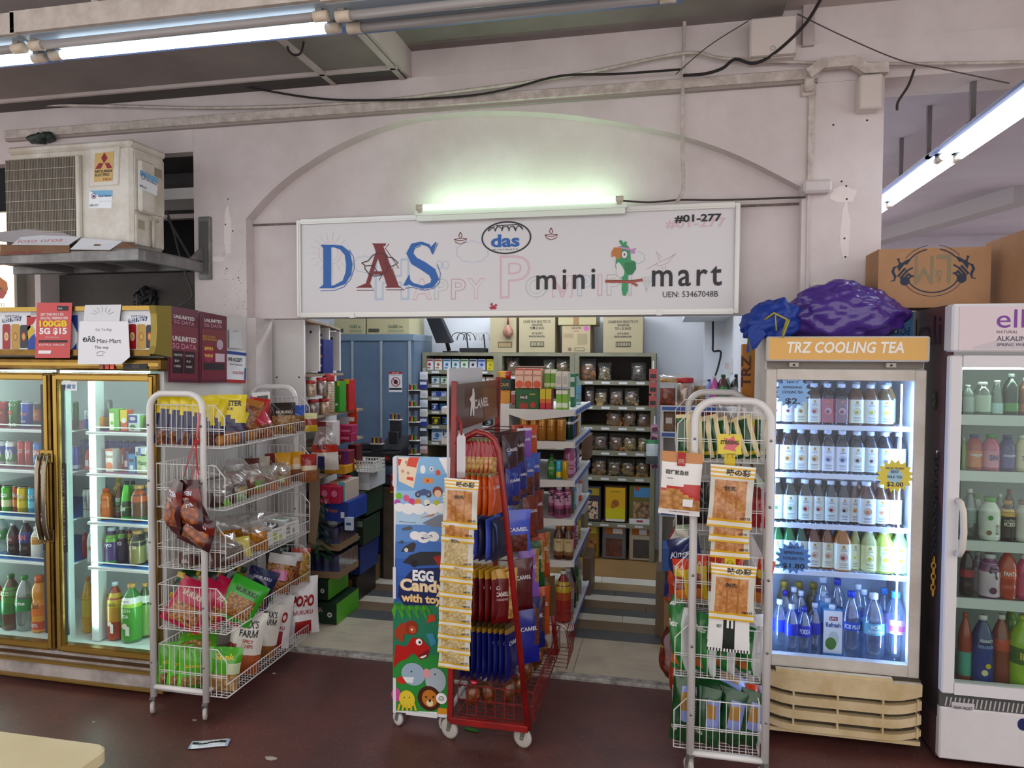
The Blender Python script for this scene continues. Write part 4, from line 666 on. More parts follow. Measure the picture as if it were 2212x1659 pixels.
q = paper([(168, 787), (262, 787), (281, 771), (277, 694), (172, 694)], 3.03, '', '', '', K('e6e6ea', .3, 0, .4)); yy = 3.03; T(q, yy, 'Go To Pay', 207, 242, 717, 709, K('8d8f98'), .002); T(q, yy, 'ĐĂŜ', 179, 206, 739, 726, K('2a2a33'), .002, bold=.03); T(q, yy, 'Mini-Mart', 210, 262, 741, 732, K('2a2a33'), .002); T(q, yy, 'This way', 205, 235, 755, 747, K('2a2a33'), .002)
q.rib(P2(yy, [(210, 761), (220, 759), (229, 761), (222, 764), (224, 768), (210, 768), (210, 761)]), .002, K('4a4a50'), .002); one('paper_notice', q, 'white plastic-sleeved paper notice pointing the way to pay, on the fridge header', 'notice')
q = paper([(180, 697), (258, 697), (262, 658), (184, 659)], 3.042, '', '', '', K('dcdce0', .4)); 
for i in range(7): a = pi*(.1+.13*i); q.rib(P2(3.042, [(222+14*cos(a), 682-8*sin(a)), (222+26*cos(a+.1), 682-20*sin(a+.1))]), .002, K('8a8d96'), .002)
one('paper_notice', q, 'white paper with pencil sketch tucked behind the notice to pay', 'notice')
# side panel posters
def side_poster(u0, u1, vt0, vt1, vb0, vb1, x, label, cat, m):
    a, b, c, d = ax(u0, vb0, x), ax(u1, vb1, x), ax(u1, vt1, x), ax(u0, vt0, x); q = MB(); q.add([a, b, c, d]+[p+V((-.003, 0, 0)) for p in (a, b, c, d)], [(0, 1, 2, 3), (7, 6, 5, 4), (0, 4, 5, 1), (1, 5, 6, 2), (2, 6, 7, 3), (3, 7, 4, 0)], m); q.M = frame(a, b-a, d-a); q.M.translation += V((.001, 0, 0)); W, H = (b-a).length, (d-a).length; return q, W, H
PL = K('7a1f4e', .3, 0, .5); PL2 = K('8f3450', .3, 0, .4)
q, W, H = side_poster(363, 429, 660, 671, 825, 827, -2.462, '', '', PL)
q.text('UNLIMITED', .12*W, .8*W, .85*H, .90*H, WHITE, 0, bold=.02); q.text('5G DATA', .14*W, .8*W, .78*H, .83*H, K('e7a6c4'), 0); q.rect(.04*W, .96*W, .04*H, .76*H, PL2, .0004); q.text('UNLIMITED', .1*W, .88*W, .55*H, .62*H, WHITE, .001, bold=.03); q.text('5G DATA', .1*W, .88*W, .45*H, .52*H, K('e7a6c4'), .001)
for a in (.12, .5): q.rect(a*W, (a+.34)*W, .12*H, .42*H, K('3a1228', .4), .0008); q.text('$20', (a+.06)*W, (a+.2)*W, .27*H, .3*H, WHITE, .0012); q.text('1000', (a+.06)*W, (a+.25)*W, .2*H, .23*H, WHITE, .0012); q.text('UNLIMITED', (a+.03)*W, (a+.3)*W, .35*H, .38*H, WHITE, .0012)
one('promo_poster', q, 'plum mobile data poster with two dark price panels, on the fridge side', 'poster', group=None)
q, W, H = side_poster(431, 490, 672, 684, 827, 826, -2.458, '', '', PL)
q.text('UNLIMITED', .15*W, .8*W, .86*H, .91*H, WHITE, 0, bold=.02); q.text('5G DATA', .16*W, .8*W, .79*H, .84*H, K('e7a6c4'), 0); q.rect(.06*W, .98*W, .04*H, .76*H, PL2, .0004); q.text('EXCITING', .1*W, .55*W, .64*H, .67*H, K('e6c53a'), .001); q.text('NEW REWARDS', .1*W, .6*W, .6*H, .63*H, K('e6c53a'), .001); q.disc(.32*W, .42*H, .2*W, K('b02a60'), .0008); q.text('SPIN', .15*W, .45*W, .46*H, .51*H, K('e8d76a'), .0014, bold=.03); q.text('WIN!', .15*W, .45*W, .36*H, .41*H, K('e8d76a'), .0014, bold=.03); q.rect(.12*W, .9*W, .18*H, .28*H, K('33222f'), .0008); q.rect(.55*W, .9*W, .3*H, .42*H, K('d9c3cf'), .0008); q.disc(.72*W, .55*H, .12*W, K('c9b3c6'), .0009)
one('promo_poster', q, 'plum rewards poster with a spin and win badge, beside the data poster', 'poster')
q, W, H = side_poster(486, 530, 757, 757, 826, 828, -2.475, '', '', K('e4e6ea', .4)); q.rect(0, W, .9*H, H, K('2f58a8'), .0003); q.rect(0, W, 0, .1*H, K('b8342f'), .0003); q.rect(.93*W, W, .1*H, .5*H, K('2f58a8'), .0004); q.text('WE ACCEPT', .1*W, .8*W, .68*H, .8*H, BLACK, .0006, bold=.03); q.text('Kami Menerima', .2*W, .82*W, .56*H, .62*H, BLACK, .0006); q.text('voucher', .35*W, .9*W, .28*H, .42*H, K('c23a3a'), .0006, shear=.2)
one('voucher_notice', q, 'white voucher notice with blue and red edges, behind the rewards poster', 'notice')
q, W, H = side_poster(496, 522, 712, 712, 752, 752, -2.475, '', '', K('d9dcdf', .5)); q.text('Scan here', .3*W, .7*W, .9*H, .95*H, BLACK, .0004); one('paper_notice', q, 'small blank white paper above the voucher notice', 'notice')
# ---------------- cooling tea fridge ----------------
Yt = 3.42; tx = lambda u: at(u, 800, Yt).x; tz = lambda u, v: at(u, v, Yt).z
CW = K('d5d0c9', .45, n2='c3bcb3', ns=4); X0, X1 = tx(1655), tx(2003); ZT = 1.853
t = thing('drinks_fridge', 'off-white glass-door fridge with yellow cooling tea header', 'fridge')
q = MB(); q.box(X0, X0+.03, Yt+.04, 3.85, .1, ZT, CW); q.box(X1-.03, X1, Yt+.04, 3.85, .1, ZT, CW); q.box(X0+.03, X1-.03, 3.82, 3.849, .1, ZT-.001, K('c3ccd6', .5)); q.box(X0+.03, X1-.03, Yt+.041, 3.82, 1.68, ZT-.001, CW); q.box(X0+.03, X1-.03, Yt+.041, 3.82, .121, .33, K('cfd6de', .5)); q.box(X0, X1, Yt+.06, 3.8, .03, .12, K('2a2624', .7))
q.box(X0+.01, X1-.01, Yt+.02, Yt+.05, 1.712, 1.742, K('7d746c', .6))
for u in (1715, 1925): x = tx(u); q.box(x-.02, x+.02, Yt, Yt+.02, 1.716, 1.735, K('b4aca3', .5)); q.tube([(x, Yt-.003, 1.725), (x, Yt+.01, 1.725)], .005, BLACK)
q.build('cabinet', t)
q = MB(); za, zb_ = at(1830, 781, Yt-.02).z, ZT; q.box(X0-.004, X1+.004, Yt-.02, Yt+.06, za, zb_, CW, .006); on(q, Yt-.021); yy = Yt-.021
YE = K('e2b248', .25, 0, .6); q.rect(X0+.008, X1-.006, za+.008, zb_-.006, YE, .0006); T(q, yy, 'TRZ COOLING TEA', 1700, 1953, 763, 738, K('f3efe6', .35), .002, bold=.025, shear=.18); q.build('header_panel', t)
d = D.objects.new('door', None); COL.objects.link(d); d.parent = t; f_ = .048
zA, zB = .325, 1.705; q = MB(); DF = K('cfc8bf', .4, n2='bfb6ab', ns=5)
frame4(q, X0, X1, Yt, Yt+.04, zA, zB, f_, DF, .004, f_*1.3)
q.build('door_frame', d); q = MB(); q.box(X0+f_, X1-f_, Yt+.012, Yt+.016, zA+f_, zB-f_, CLEAR('f2f7ff', .04, .02, fr=.12)); q.build('glass_pane', d)
q = MB(); q.tube([(X1-.085, Yt+.05, .42), (X1-.085, Yt+.05, 1.64)], .0035, GLOW('a8cbff', 48), 8); q.tube([(X0+.05, Yt+.045, .42), (X0+.05, Yt+.045, 1.64)], .003, GLOW('a8cbff', 42), 8); q.build('light_strip', t)
TS = [tz(1830, v) for v in (922, 1030, 1142, 1246)]; TB = TS+[.345]; YS = 3.50
for z in TS:
    q = MB(); q.box(X0+.035, X1-.035, YS-.02, YS-.008, z-.022, z, K('e6ecf4', .4)); 
    for i in range(24): x = X0+.04+(X1-X0-.08)*i/23; q.box(x-.0015, x+.0015, YS-.01, 3.8, z-.006, z-.002, WHITE)
    for y in (YS, 3.65, 3.8): q.box(X0+.035, X1-.035, y-.003, y+.003, z-.01, z-.005, WHITE)
    q.build('shelf', t)
q = MB(); BE = K('d3c09c', .5, n2='c4ad84', ns=7); q.box(X0, X1, Yt-.02, Yt+.07, .045, .335, K('4a3f30', .8)); bz = [.325, .245, .222, .182, .158, .118, .095, .05]
def curved(z0, z1, y, first=False, last=False):
    pts = []; n = 16
    for i in range(n+1):
        f = i/n; x = X0+(X1-X0)*f; e = max(0, abs(f-.5)*2-.55)/.45; l = .028*e*e; pts.append((x, z0+(l if not last else 0), z1+(l if not first else 0), y+.012*e*e))
    vs = [];
    for x, a, b, y_ in pts: vs += [(x, y_, a), (x, y_, b), (x, y_+.03, a), (x, y_+.03, b)]
    fs = []
    for i in range(n): o = 4*i; fs += [(o, o+4, o+5, o+1), (o+1, o+5, o+7, o+3), (o, o+2, o+6, o+4)]
    fs += [(0, 1, 3, 2), (4*n, 4*n+2, 4*n+3, 4*n+1)]; q.add(vs, fs, BE)
curved(bz[1], bz[0], Yt-.055, first=True); curved(bz[3], bz[2], Yt-.052); curved(bz[5], bz[4], Yt-.05); curved(.064, bz[6]-.004, Yt-.05); q.box(X0, X1, Yt-.034, Yt-.02, .046, .064, BE); q.box(X0+.06, X1-.12, Yt-.045, Yt-.02, .325, .34, BE)
for z0_, z1_ in ((bz[2], bz[1]), (bz[4], bz[3]), (bz[6], bz[5])):
    for f in (.0, .2, .48, .76, .97): x = X0+(X1-X0)*f; q.box(x, x+.008, Yt-.047, Yt-.02, z0_-.012, z1_+.012, BE)
q.build('vent_grille', t)
# square tea bottles
def tea(u0, u1, v0, v1, i, liq, em, cap, lab, y=YS+.045, lm='e2e6dc', group=None, back=False):
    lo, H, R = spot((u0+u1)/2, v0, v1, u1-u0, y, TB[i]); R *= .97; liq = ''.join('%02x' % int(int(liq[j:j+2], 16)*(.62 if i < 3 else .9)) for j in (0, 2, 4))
    def deco(q, R, H):
        q.rect(-R*.16, R*.16, H*.53, H*.585, K('c89a32', .4), .0005)
        for w_, z in ((.3, .5), (.38, .465), (.5, .18), (.4, .15), (.45, .1)): q.rect(-R*w_, R*w_, H*z, H*(z+.012), K('7d8288', .5), .0005)
        q.disc(0, H*.33, R*.5, K('a9b0a8', .4), .0006, 14); q.disc(0, H*.33, R*.44, K(em[0], .4), .0009, 14); q.disc(-R*.08, H*.315, R*.26, K(em[1], .4), .0012, 10)
    bottle(lo, H, R, liq, cap, [(.05, .625, lm)], (), 'tea', lab, group, 3, None if back else deco)
EMB = {'plum': ('d8c6d0', '7a2d52'), 'fig': ('d8cfa6', 'a87a30'), 'rose': ('d9b9b0', 'b0584a'), 'pear': ('dfe0b0', 'b8b84a'), 'chry': ('d9c49a', 'b07c28'), 'grape': ('b9bcd0', '5a5a80'), 'bean': ('d0cabc', '4a3a33'), 'mint': ('b5c9a8', '4f7a4a'), 'date': ('d6c0b0', '9a3434'), 'peach': ('d9b89a', 'c58a5a'), 'lemon': ('e0dfa0', 'c9b93a'), 'or': ('e0b478', 'd0853a')}
rows = [[(1663, 1687, 'plum', '4a2030', 'dark plum tea', 'e6dfe4'), (1687, 1714, 'plum', '5a2a44', 'purple tea', 'd9d3dd'), (1714, 1742, 'fig', '8a6a2c', 'amber fig tea', 'd9d6b0'), (1742, 1771, 'rose', '9a6a30', 'tan chrysanthemum tea', 'dcdccb'), (1771, 1800, None, '5a2428', 'red-labelled herbal tea', 'b85f68'), (1800, 1831, None, '4a2a30', 'brown-labelled herbal tea', '8a6670'), (1831, 1863, 'pear', 'b57a3a', 'pear tea, orange neck', 'e2e6c8'), (1863, 1894, 'pear', 'b57a3a', 'pale pear tea', 'dfe6dc'), (1894, 1926, 'lemon', 'a9824a', 'lime-green melon tea', 'd5e8e4')],
        [(1655, 1680, 'chry', '5a3428', 'half-hidden chrysanthemum tea', 'e2e6dc'), (1683, 1714, 'chry', '5a3428', 'yellow-emblem chrysanthemum tea', 'e2e6dc'), (1714, 1742, 'chry', '5a3428', 'gold-emblem chrysanthemum tea', 'e2e6dc'), (1742, 1771, 'chry', '5a3a2c', 'tan-emblem chrysanthemum tea', 'e6e4cf'), (1771, 1801, 'grape', '3a2a28', 'blue-emblem grape tea', 'd9dde0'), (1801, 1832, 'grape', '2e2426', 'lilac-emblem grape tea', 'd9dde2'), (1833, 1864, 'bean', '26201f', 'black-emblem bean tea', 'dfe6da'), (1864, 1893, 'bean', '231f20', 'dark-emblem bean tea', 'd5e2e2'), (1893, 1926, 'grape', '2e2a3c', 'plain pale-blue side label tea', 'cfe0ee'), (1926, 1953, 'plum', '2e2a3c', 'pale-blue label tea, violet emblem', 'cfe4f2')],
        [(1660, 1690, 'mint', '2f3a26', 'dark green mint tea', 'd9e4d2'), (1690, 1720, 'mint', '2f3a26', 'green-emblem mint tea', 'd9e2d5'), (1722, 1752, 'date', '5a5230', 'red-and-white-emblem date tea', 'e0e6d6'), (1752, 1778, 'date', '5a5230', 'olive-necked date tea', 'dfe6d8'), (1778, 1807, 'date', '3a3a2a', 'dark-necked date tea', 'd9e4dc'), (1807, 1834, 'bean', '4a2c2a', 'maroon-necked bean tea', 'd6dcd9'), (1833, 1855, 'or', '8a4a22', 'half-hidden orange tea', 'e2e2d0'), (1852, 1887, 'peach', '9a5628', 'front-standing peach tea', 'e2e6dc'), (1886, 1916, 'peach', '9a5628', 'orange-necked peach tea', 'dfe6de'), (1916, 1944, 'or', '8a5232', 'bright-orange-emblem tea', 'dbe6e2')],
        [(1664, 1690, 'mint', '1f7a3a', 'bright green tea', 'd9e4d2'), (1690, 1716, 'mint', '1f7a3a', 'green-necked tea behind the blue star', 'd9e2d2'), (1716, 1742, 'mint', '2f5a3a', 'dark-green tea behind the blue star', 'd9e2d2'), (1742, 1771, 'peach', '8a5424', 'brown winter-melon tea', 'e2dcc0'), (1771, 1800, 'peach', '9a6220', 'amber winter-melon tea', 'e2dcb8'), (1800, 1835, 'rose', 'c98a2a', 'golden front-standing tea', 'e8e4c6'), (1834, 1855, 'lemon', 'b5b56a', 'pale olive tea', 'dfe2b8'), (1857, 1891, 'lemon', 'c9cf8a', 'pale lemon tea', 'e0e6a8'), (1888, 1926, 'lemon', 'd9ec6a', 'bright lemon-yellow tea', 'dff0a0'), (1924, 1958, 'lemon', 'c9ec9a', 'lime-yellow tea', 'dff2b0')]]
VT = [(828, 916), (932, 1024), (1040, 1131), (1142, 1236)]; SN = ['top', 'second', 'third', 'fourth']
for r, row in enumerate(rows):
    for u0, u1, e, liq, n_, lm in row:
        dv = (u0-1700)*.012; f = 4 if 'front' in n_ else 0
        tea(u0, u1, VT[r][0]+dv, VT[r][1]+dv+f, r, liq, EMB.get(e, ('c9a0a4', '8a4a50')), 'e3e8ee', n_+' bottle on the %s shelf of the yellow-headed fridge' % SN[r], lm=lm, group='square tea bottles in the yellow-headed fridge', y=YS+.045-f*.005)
    for k_ in range(8):
        liq = row[min(k_+1, len(row)-1)][3]; u = 1678+34*k_; lo, H, R = spot(u, VT[r][0], VT[r][1], 28, 3.62, TB[r]); bottle(lo, H*1.02, R, liq, 'dfe6ee', [(.05, .62, 'd5dbd8')], (), 'tea', 'white-capped tea bottle in the row behind, %s shelf of the yellow-headed fridge' % SN[r], 'second-row tea bottles, %s shelf' % SN[r], 3)
WB = CLEAR('e4edf8', .3, .04, .07, 'bcd2ea'); GW = 'water bottles in the yellow-headed fridge'
def wat(u0, u1, v0, v1, cap, bands, words, lab, y=YS+.06, style='pet'): lo, H, R = spot((u0+u1)/2, v0, v1, u1-u0, y, TB[4]); bottle(lo, H, R, WB, cap, bands, words, style, lab, GW)
for u, v, c, dy, lab in ((1682, 1300, 'dfe3ea', .04, 'small water bottle, blue label, nearest the hinge side'), (1708, 1306, 'dfe3ea', .02, 'small water bottle with a white round price dot'), (1735, 1311, '3a44b0', .03, 'small water bottle with dark blue cap'), (1758, 1304, 'dfe3ea', .06, 'small water bottle beside the coconut carton')):
    wat(u-16, u+16, v, 1422-dy*60, c, [(.44, .66, '3048b8')], [('POKKA', .7, .5, .6, 'e6e9f2', dict(bold=.02))] if c != 'dfe3ea' else [], lab+', yellow-headed fridge', YS+dy)
for u, v, c, lab in ((1712, 1280, 'dfe3ea', 'white-capped'), (1728, 1287, 'dfe3ea', 'second white-capped'), (1694, 1290, '4a3ab0', 'violet-capped')): wat(u-15, u+15, v, 1412, c, [(.44, .66, '3a50b0')], [], lab+' small water bottle standing behind, yellow-headed fridge', YS+.14)
for k_, (u, dy) in enumerate(((1796, 0), (1786, .06), (1777, .12))):
    lo, H, R = spot(u, 1312-9*k_, 1421-6*k_, 38-3*k_, YS+.045+dy, TB[4]); carton((lo[0], YS+.03+dy, TB[4]), 2*R, .05, H*.97, '6fb0dc', [('r', 0, 1, .12, 1, 'eef0f0'), ('r', .1, .9, 0, .1, '4f9fd8'), ('r', .3, .75, .8, .88, 'a8303f'), ('t', 'UFC', .33, .72, .82, .865, 'f2f2f2', dict(bold=.03)), ('t', 'Refresh', .12, .9, .66, .76, '3f6fa8', dict(bold=.03)), ('o', .55, .42, .28, 'c9d8d0', .16), ('o', .4, .32, .3, '5f8f3a', .13), ('t', 'COCONUT', .2, .85, .03, .08, 'cfe6f4')] if k_ == 0 else [], 'white and blue coconut water carton, %s of the three in line, yellow-headed fridge' % ORD[k_], GW)
    q = MB(); q.lathe([(.014, 0), (.014, .022)], K('e9ecef', .4), 12); o = q.build('cap', D.objects[[o_.name for o_ in D.objects if o_.name.startswith('drink_carton')][-1]]); o.location = (0, .025, H*.97)
wat(1815, 1857, 1275, 1425, '2a5ad0', [(.46, .58, '3468c8')], [('ICE PLUS', .85, .49, .55, 'dfe8f6', dict(bold=.03, shear=.2))], 'large ribbed water bottle with blue cap and lettering, yellow-headed fridge', YS+.05)
wat(1861, 1907, 1277, 1431, 'e6ebf0', [(.44, .6, '7fc0d8')], [('ICE', .4, .53, .58, 'eef4f6', dict(bold=.03)), ('MOUNTAIN', .7, .47, .51, 'eef4f6', dict(bold=.03))], 'large water bottle with white cap and teal label, yellow-headed fridge', YS+.03)
wat(1908, 1955, 1272, 1433, '5aa8e6', [(.46, .65, 'c9a8d8')], [('evian', .75, .5, .6, 'd05a90', dict(bold=.02))], 'large water bottle with light blue cap and pink label, yellow-headed fridge', YS+.03)
for u, v, c, lab in ((1806, 1250, '3a5ac0', 'blue-capped'), (1850, 1257, 'dfe6ee', 'white-capped'), (1862, 1268, 'dfe6ee', 'second white-capped'), (1907, 1262, '5a9ae0', 'sky-blue-capped'), (1775, 1248, 'dfe6ee', 'cloudy white-capped')): wat(u-19, u+19, v, 1405, c, [(.48, .62, '5a78c8')], [], 'tall %s water bottle in the back row, yellow-headed fridge' % lab, YS+.16)
for k_ in range(3): lo, H, R = spot(1692+32*k_, 1255, 1330, 30, 3.72, TB[4]); bottle((lo[0], 3.72, TB[4]), .30, R, '8a7a4a', 'b8a040', (), (), 'fat', 'amber bottle at the very back of the bottom deck, yellow-headed fridge', 'amber bottles at the back of the yellow-headed fridge')
def burst(u, v, r, n, c, lines, lab, edge=None):
    y = Yt+.008; q = MB(); on(q, y); a = at(u, v, y); k = mpp(u, y); q.sheet([(a.x+k*r*(1 if i % 2 else .76)*cos(pi*i/n), a.z+k*r*(.95 if i % 2 else .72)*sin(pi*i/n)) for i in range(2*n)], K(c, .35, 0, .3), .001); q.prism([(a.x+k*r*(1 if i % 2 else .76)*cos(pi*i/n), a.z+k*r*(.95 if i % 2 else .72)*sin(pi*i/n)) for i in range(2*n)], .0008, K(c, .35))
    if edge: q.disc(a.x, a.z, k*r*.4, K(edge, .4), .0014)
    for s, w_, dv0, dv1, m in lines: T(q, y, s, u-w_, u+w_, v+dv0, v+dv1, K(m), .002, bold=.02)
    one('price_star', q, lab, 'price tag')
burst(1712, 848, 38, 16, '86b4e6', [('NEW !!!', 12, -20, -25, '33333c'), ('REFRESHING', 20, -9, -14, '33333c'), ('COOLING TEA', 22, 2, -4, '33333c'), ('$2.', 16, 26, 12, '2a3448')], 'light blue star price tag for two dollar tea, top of the fridge glass')
burst(1714, 1205, 38, 16, '5f93d6', [('NEW !!!', 12, -20, -25, '222a3c'), ('REFRESHING', 21, -8, -14, '222a3c'), ('COOLING TEA', 23, 4, -2, '222a3c'), ('$1.80', 24, 24, 12, '1c2436')], 'blue star price tag reading 1.80, lower on the fridge glass')
burst(1933, 1028, 39, 16, 'e3d24a', [('SPECIAL PROMO!', 20, -14, -19, '4a4a50'), ('BEST', 9, -6, -12, '2a3450'), ('MILK TEA', 16, 5, -1, '2a3450'), ('$2.00', 18, 24, 13, '2a3450')], 'yellow star price tag for milk tea on the fridge glass', 'a9cfe0')
# bags and cartons on top
def crumple(n, m, rx, ry, rz, f, seed, col, amp=.12):
    rnd = random.Random(seed); hs = [(rnd.uniform(-1, 1), rnd.uniform(-1, 1), rnd.uniform(-1, 1), rnd.uniform(5, 26), rnd.uniform(0, 6)) for _ in range(26)]
    vs = []; fs = []
    for i in range(m+1):
        for j in range(n):
            a, b = 2*pi*j/n, pi*i/m-pi/2; x, y, z = cos(b)*cos(a), cos(b)*sin(a), sin(b); s = sum(abs(sin((h[0]*x+h[1]*y+h[2]*z)*h[3]*.5+h[4]))-.6 for h in hs)/26; s = 1+amp*4*s
            x, y, z = f(x*s, y*s, z*s); vs.append((x*rx, y*ry, max(0, (z*rz)+rz*.7)))
    for i in range(m):
        for j in range(n): fs.append((i*n+j, i*n+(j+1) % n, (i+1)*n+(j+1) % n, (i+1)*n+j))
    q = MB(); q.add(vs, fs, col, True); return q
p = at(1822, 722, 3.62); q = crumple(84, 44, .27, .15, .155, lambda x, y, z: (x*(1-.1*z), y, z*(1-.25*abs(x)**2)), 3, K('5b3d96', .3, 0, .5, bump=.6, ns=9), .2); one('plastic_bag', q, 'crumpled purple plastic bag on top of the tea fridge', 'bag', (p.x-.015, 3.62, ZT), .05)
q = crumple(60, 34, .125, .11, .10, lambda x, y, z: (x, y, z+.25*x), 9, K('2350a8', .5, bump=.7, ns=14), .26); p = at(1664, 712, 3.52); o = one('cloth_bag', q, 'bunched blue cloth drawstring bag beside the purple bag', 'bag', (p.x, 3.52, ZT-.004))
q = MB(); q.tube([at(1640, 700, 3.44), at(1672, 676, 3.38), at(1700, 690, 3.38), at(1690, 722, 3.4)], .005, K('b9b04a', .6)); q.tube([at(1675, 680, 3.38), at(1677, 715, 3.38)], .003, K('b9b04a', .6)); q.tube([at(1705, 690, 3.38), at(1690, 730, 3.38)], .004, K('b9b04a', .6)); d = q.build('drawstring', o); d.location = V((0, 0, 0))-o.location
q = MB(); a, b = at(1622, 700, 3.42), at(1640, 700, 3.42)
q.add([at(1632, 690, 3.43), at(1655, 722, 3.40), at(1634, 752, 3.40), at(1612, 762, 3.42), at(1617, 710, 3.44), at(1632, 690, 3.50), at(1655, 722, 3.46), at(1634, 752, 3.45), at(1612, 762, 3.46), at(1617, 710, 3.5)], [(0, 1, 2, 3, 4), (9, 8, 7, 6, 5), (0, 5, 6, 1), (1, 6, 7, 2), (2, 7, 8, 3), (3, 8, 9, 4), (4, 9, 5, 0)], K('2350a8', .5, bump=.4, ns=9)); q.tube([at(1616, 730, 3.40), at(1622, 755, 3.39), at(1617, 775, 3.39)], .004, K('6a6a40', .6)); d = q.build('bag_neck', o); d.location = V((0, 0, 0))-o.location
q = MB(); p = at(1935, 725, 3.74); q.box(p.x-.055, p.x+.075, 3.74, 3.82, ZT, ZT+.125, K('5f9fd4', .5)); on(q, 3.7395); q.rect(p.x-.05, p.x+.02, ZT+.03, ZT+.1, K('d5e2ee', .5), .0005); q.text('POKKA', p.x+.06, p.x-.05, ZT+.055, ZT+.015, K('1f5a94'), .001, bold=.03); one('drink_box', q, 'blue drink box upside down behind the purple bag', 'box')
KR = K('b8906c', .75, n=.1, ns=10); q = MB(); a, b = at(1897, 600, 3.6).x, at(2140, 600, 3.6).x; ze = 1.99; zt = 2.262
q.box(a, b, 3.6, 3.82, ze, zt, KR); on(q, 3.6); y = 3.6
def C5(*pts): return P2(y, [(1860+px/4.608, 500+py/4.608) for px, py in pts])
NV, GY = K('27364f', .6), K('8f8468', .7); (cx, cz), = C5((715, 390)); k = mpp(2010, y)/4.608
for a0, a1 in ((200, 340), (35, 80), (100, 150)): q.ring(cx, cz, 290*k, 6*k, NV, .0008, 24, 255*k, radians(a0), radians(a1)); q.ring(cx, cz, 255*k, 13*k, NV, .0008, 24, 222*k, radians(a0+3), radians(a1-3))
(x0, z0), (x1, z1_) = C5((715, 525), (540, 245)); q.text('M', x0, x1, z1_, z0, GY, .001, bold=.0); (x0, z0), (x1, z1_) = C5((890, 515), (755, 235)); q.text('L', x0, x1, z1_, z0, GY, .001, bold=.0); (x0, z0), (x1, z1_) = C5((805, 505), (735, 385)); q.text('&', x0, x1, z1_, z0, GY, .001)
for s_, o_ in ((1, 0), (-1, 1435)):
    def J(*pts): return C5(*[(o_+s_*px, py-(0 if s_ > 0 else 28)) for px, py in pts])
    q.sheet(J((355, 270), (385, 268), (382, 300), (405, 315), (450, 285), (505, 268), (480, 300), (460, 330), (430, 330), (415, 350), (375, 400), (360, 345), (378, 320)), NV, .0012); q.rib(J((370, 345), (330, 360), (315, 400), (340, 450), (330, 490), (290, 495)), [8*k, 22*k, 26*k, 24*k, 14*k, 6*k], NV, .0012)
    for j in range(4): q.rib(J((365+j*24, 450+j*18), (440+j*20, 365+j*26)), 20*k, NV, .0012)
    q.rib(J((440, 400), (515, 360)), 16*k, NV, .0012); q.rib(J((470, 430), (525, 448)), 16*k, NV, .0012); q.disc(*J((435, 495))[0], 44*k, NV, .0013)
one('cardboard_carton', q, 'brown cardboard carton with upside-down blue crest on the white fridge', 'carton')
q = MB(); q.box(1.475, 1.85, 3.38, 3.8, ze, 2.305, KR); one('cardboard_carton', q, 'plain brown cardboard carton next to the crested one', 'carton')
q = MB(); q.box(.395, .59, 3.985, 4.055, 0, 1.83, K('c58a2a', .5)); q.M = frame((.44, 3.984, 1.6), (0, 0, 1), (-1, 0, 0)); q.text('TRZ', 0, .17, 0, .05, K('6a3a1c'), .001, bold=.03); one('yellow_carton', q, 'tall yellow carton standing behind the tea fridge', 'carton')
q = MB(); a = at(1812, 640, 3.86); q.box(at(1752, 640, 3.86).x, at(1830, 640, 3.86).x, 3.855, 3.869, at(1790, 640, 3.86).z, at(1790, 612, 3.86).z, K('d8d8c4', .5), .003); one('wall_box', q, 'small cream switch box on the pillar behind the purple bag', 'box')
# ---------------- white fridge at the edge ----------------
Ye = 3.32; E0 = at(2047, 1000, Ye).x; E1 = E0+.70; ZE = 1.985; ez = lambda v: at(2140, v, Ye).z
t = thing('drinks_fridge', 'white glass-door fridge with pale pink alkaline water header, cut off by the frame', 'fridge'); EW = K('d9d6d8', .42)
SD = K('6b4a4c', .5, n2='5a3c40', ns=1.2); q = MB(); q.box(E0, E0+.03, Ye+.05, 3.86, .02, ZE, SD); q.box(E1-.03, E1, Ye+.05, 3.86, .02, ZE, SD); q.box(E0+.03, E1-.03, 3.83, 3.859, .021, ZE-.001, K('8a9290', .5)); q.box(E0+.03, E1-.03, Ye+.051, 3.83, 1.72, ZE-.001, EW); q.box(E0+.03, E1-.03, Ye+.05, 3.83, .28, .335, K('9aa09c', .5))
q.M = frame((E0-.0006, 0, 0), (0, -1, 0)); 
def S4(u, v): p = ax(u, v, E0); return (-p.y, p.z)
a, b = S4(1962, 748), S4(2034, 690); q.text('elkali', a[0]-.12, b[0], a[1], b[1]+.02, K('35233a', .5), .001); a = S4(2019, 865); q.disc(*a, .028, K('2c4a30', .5), .001, ry=.045)
for dx, dz in ((-.006, .018), (.008, -.005), (-.007, -.02)): q.disc(a[0]+dx, a[1]+dz, .009, K('8a8a78', .5), .002)
q.sheet([(-3.42, .2), (-3.36, .2), (-3.36, .95), (-3.38, 1.1), (-3.42, 1.15), (-3.5, 1.2), (-3.6, 1.15), (-3.64, 1.0), (-3.64, .2)], K('3c3032', .5), .0007); q.text('lkali', -3.5, -3.4, .5, .62, K('1d181c'), .001); q.build('cabinet', t)
q = MB(); q.box(E0-.004, E1, Ye-.02, Ye+.07, ez(760), ZE, EW, .008); on(q, Ye-.021); yy = Ye-.021; q.rect(E0+.022, E1-.02, ez(757), ZE-.012, K('dccbd0', .4), .0006); q.sheet(P2(yy, [(2100, 750), (2150, 735), (2240, 722), (2290, 755), (2100, 755)]), K('c9c0c6', .4), .001)
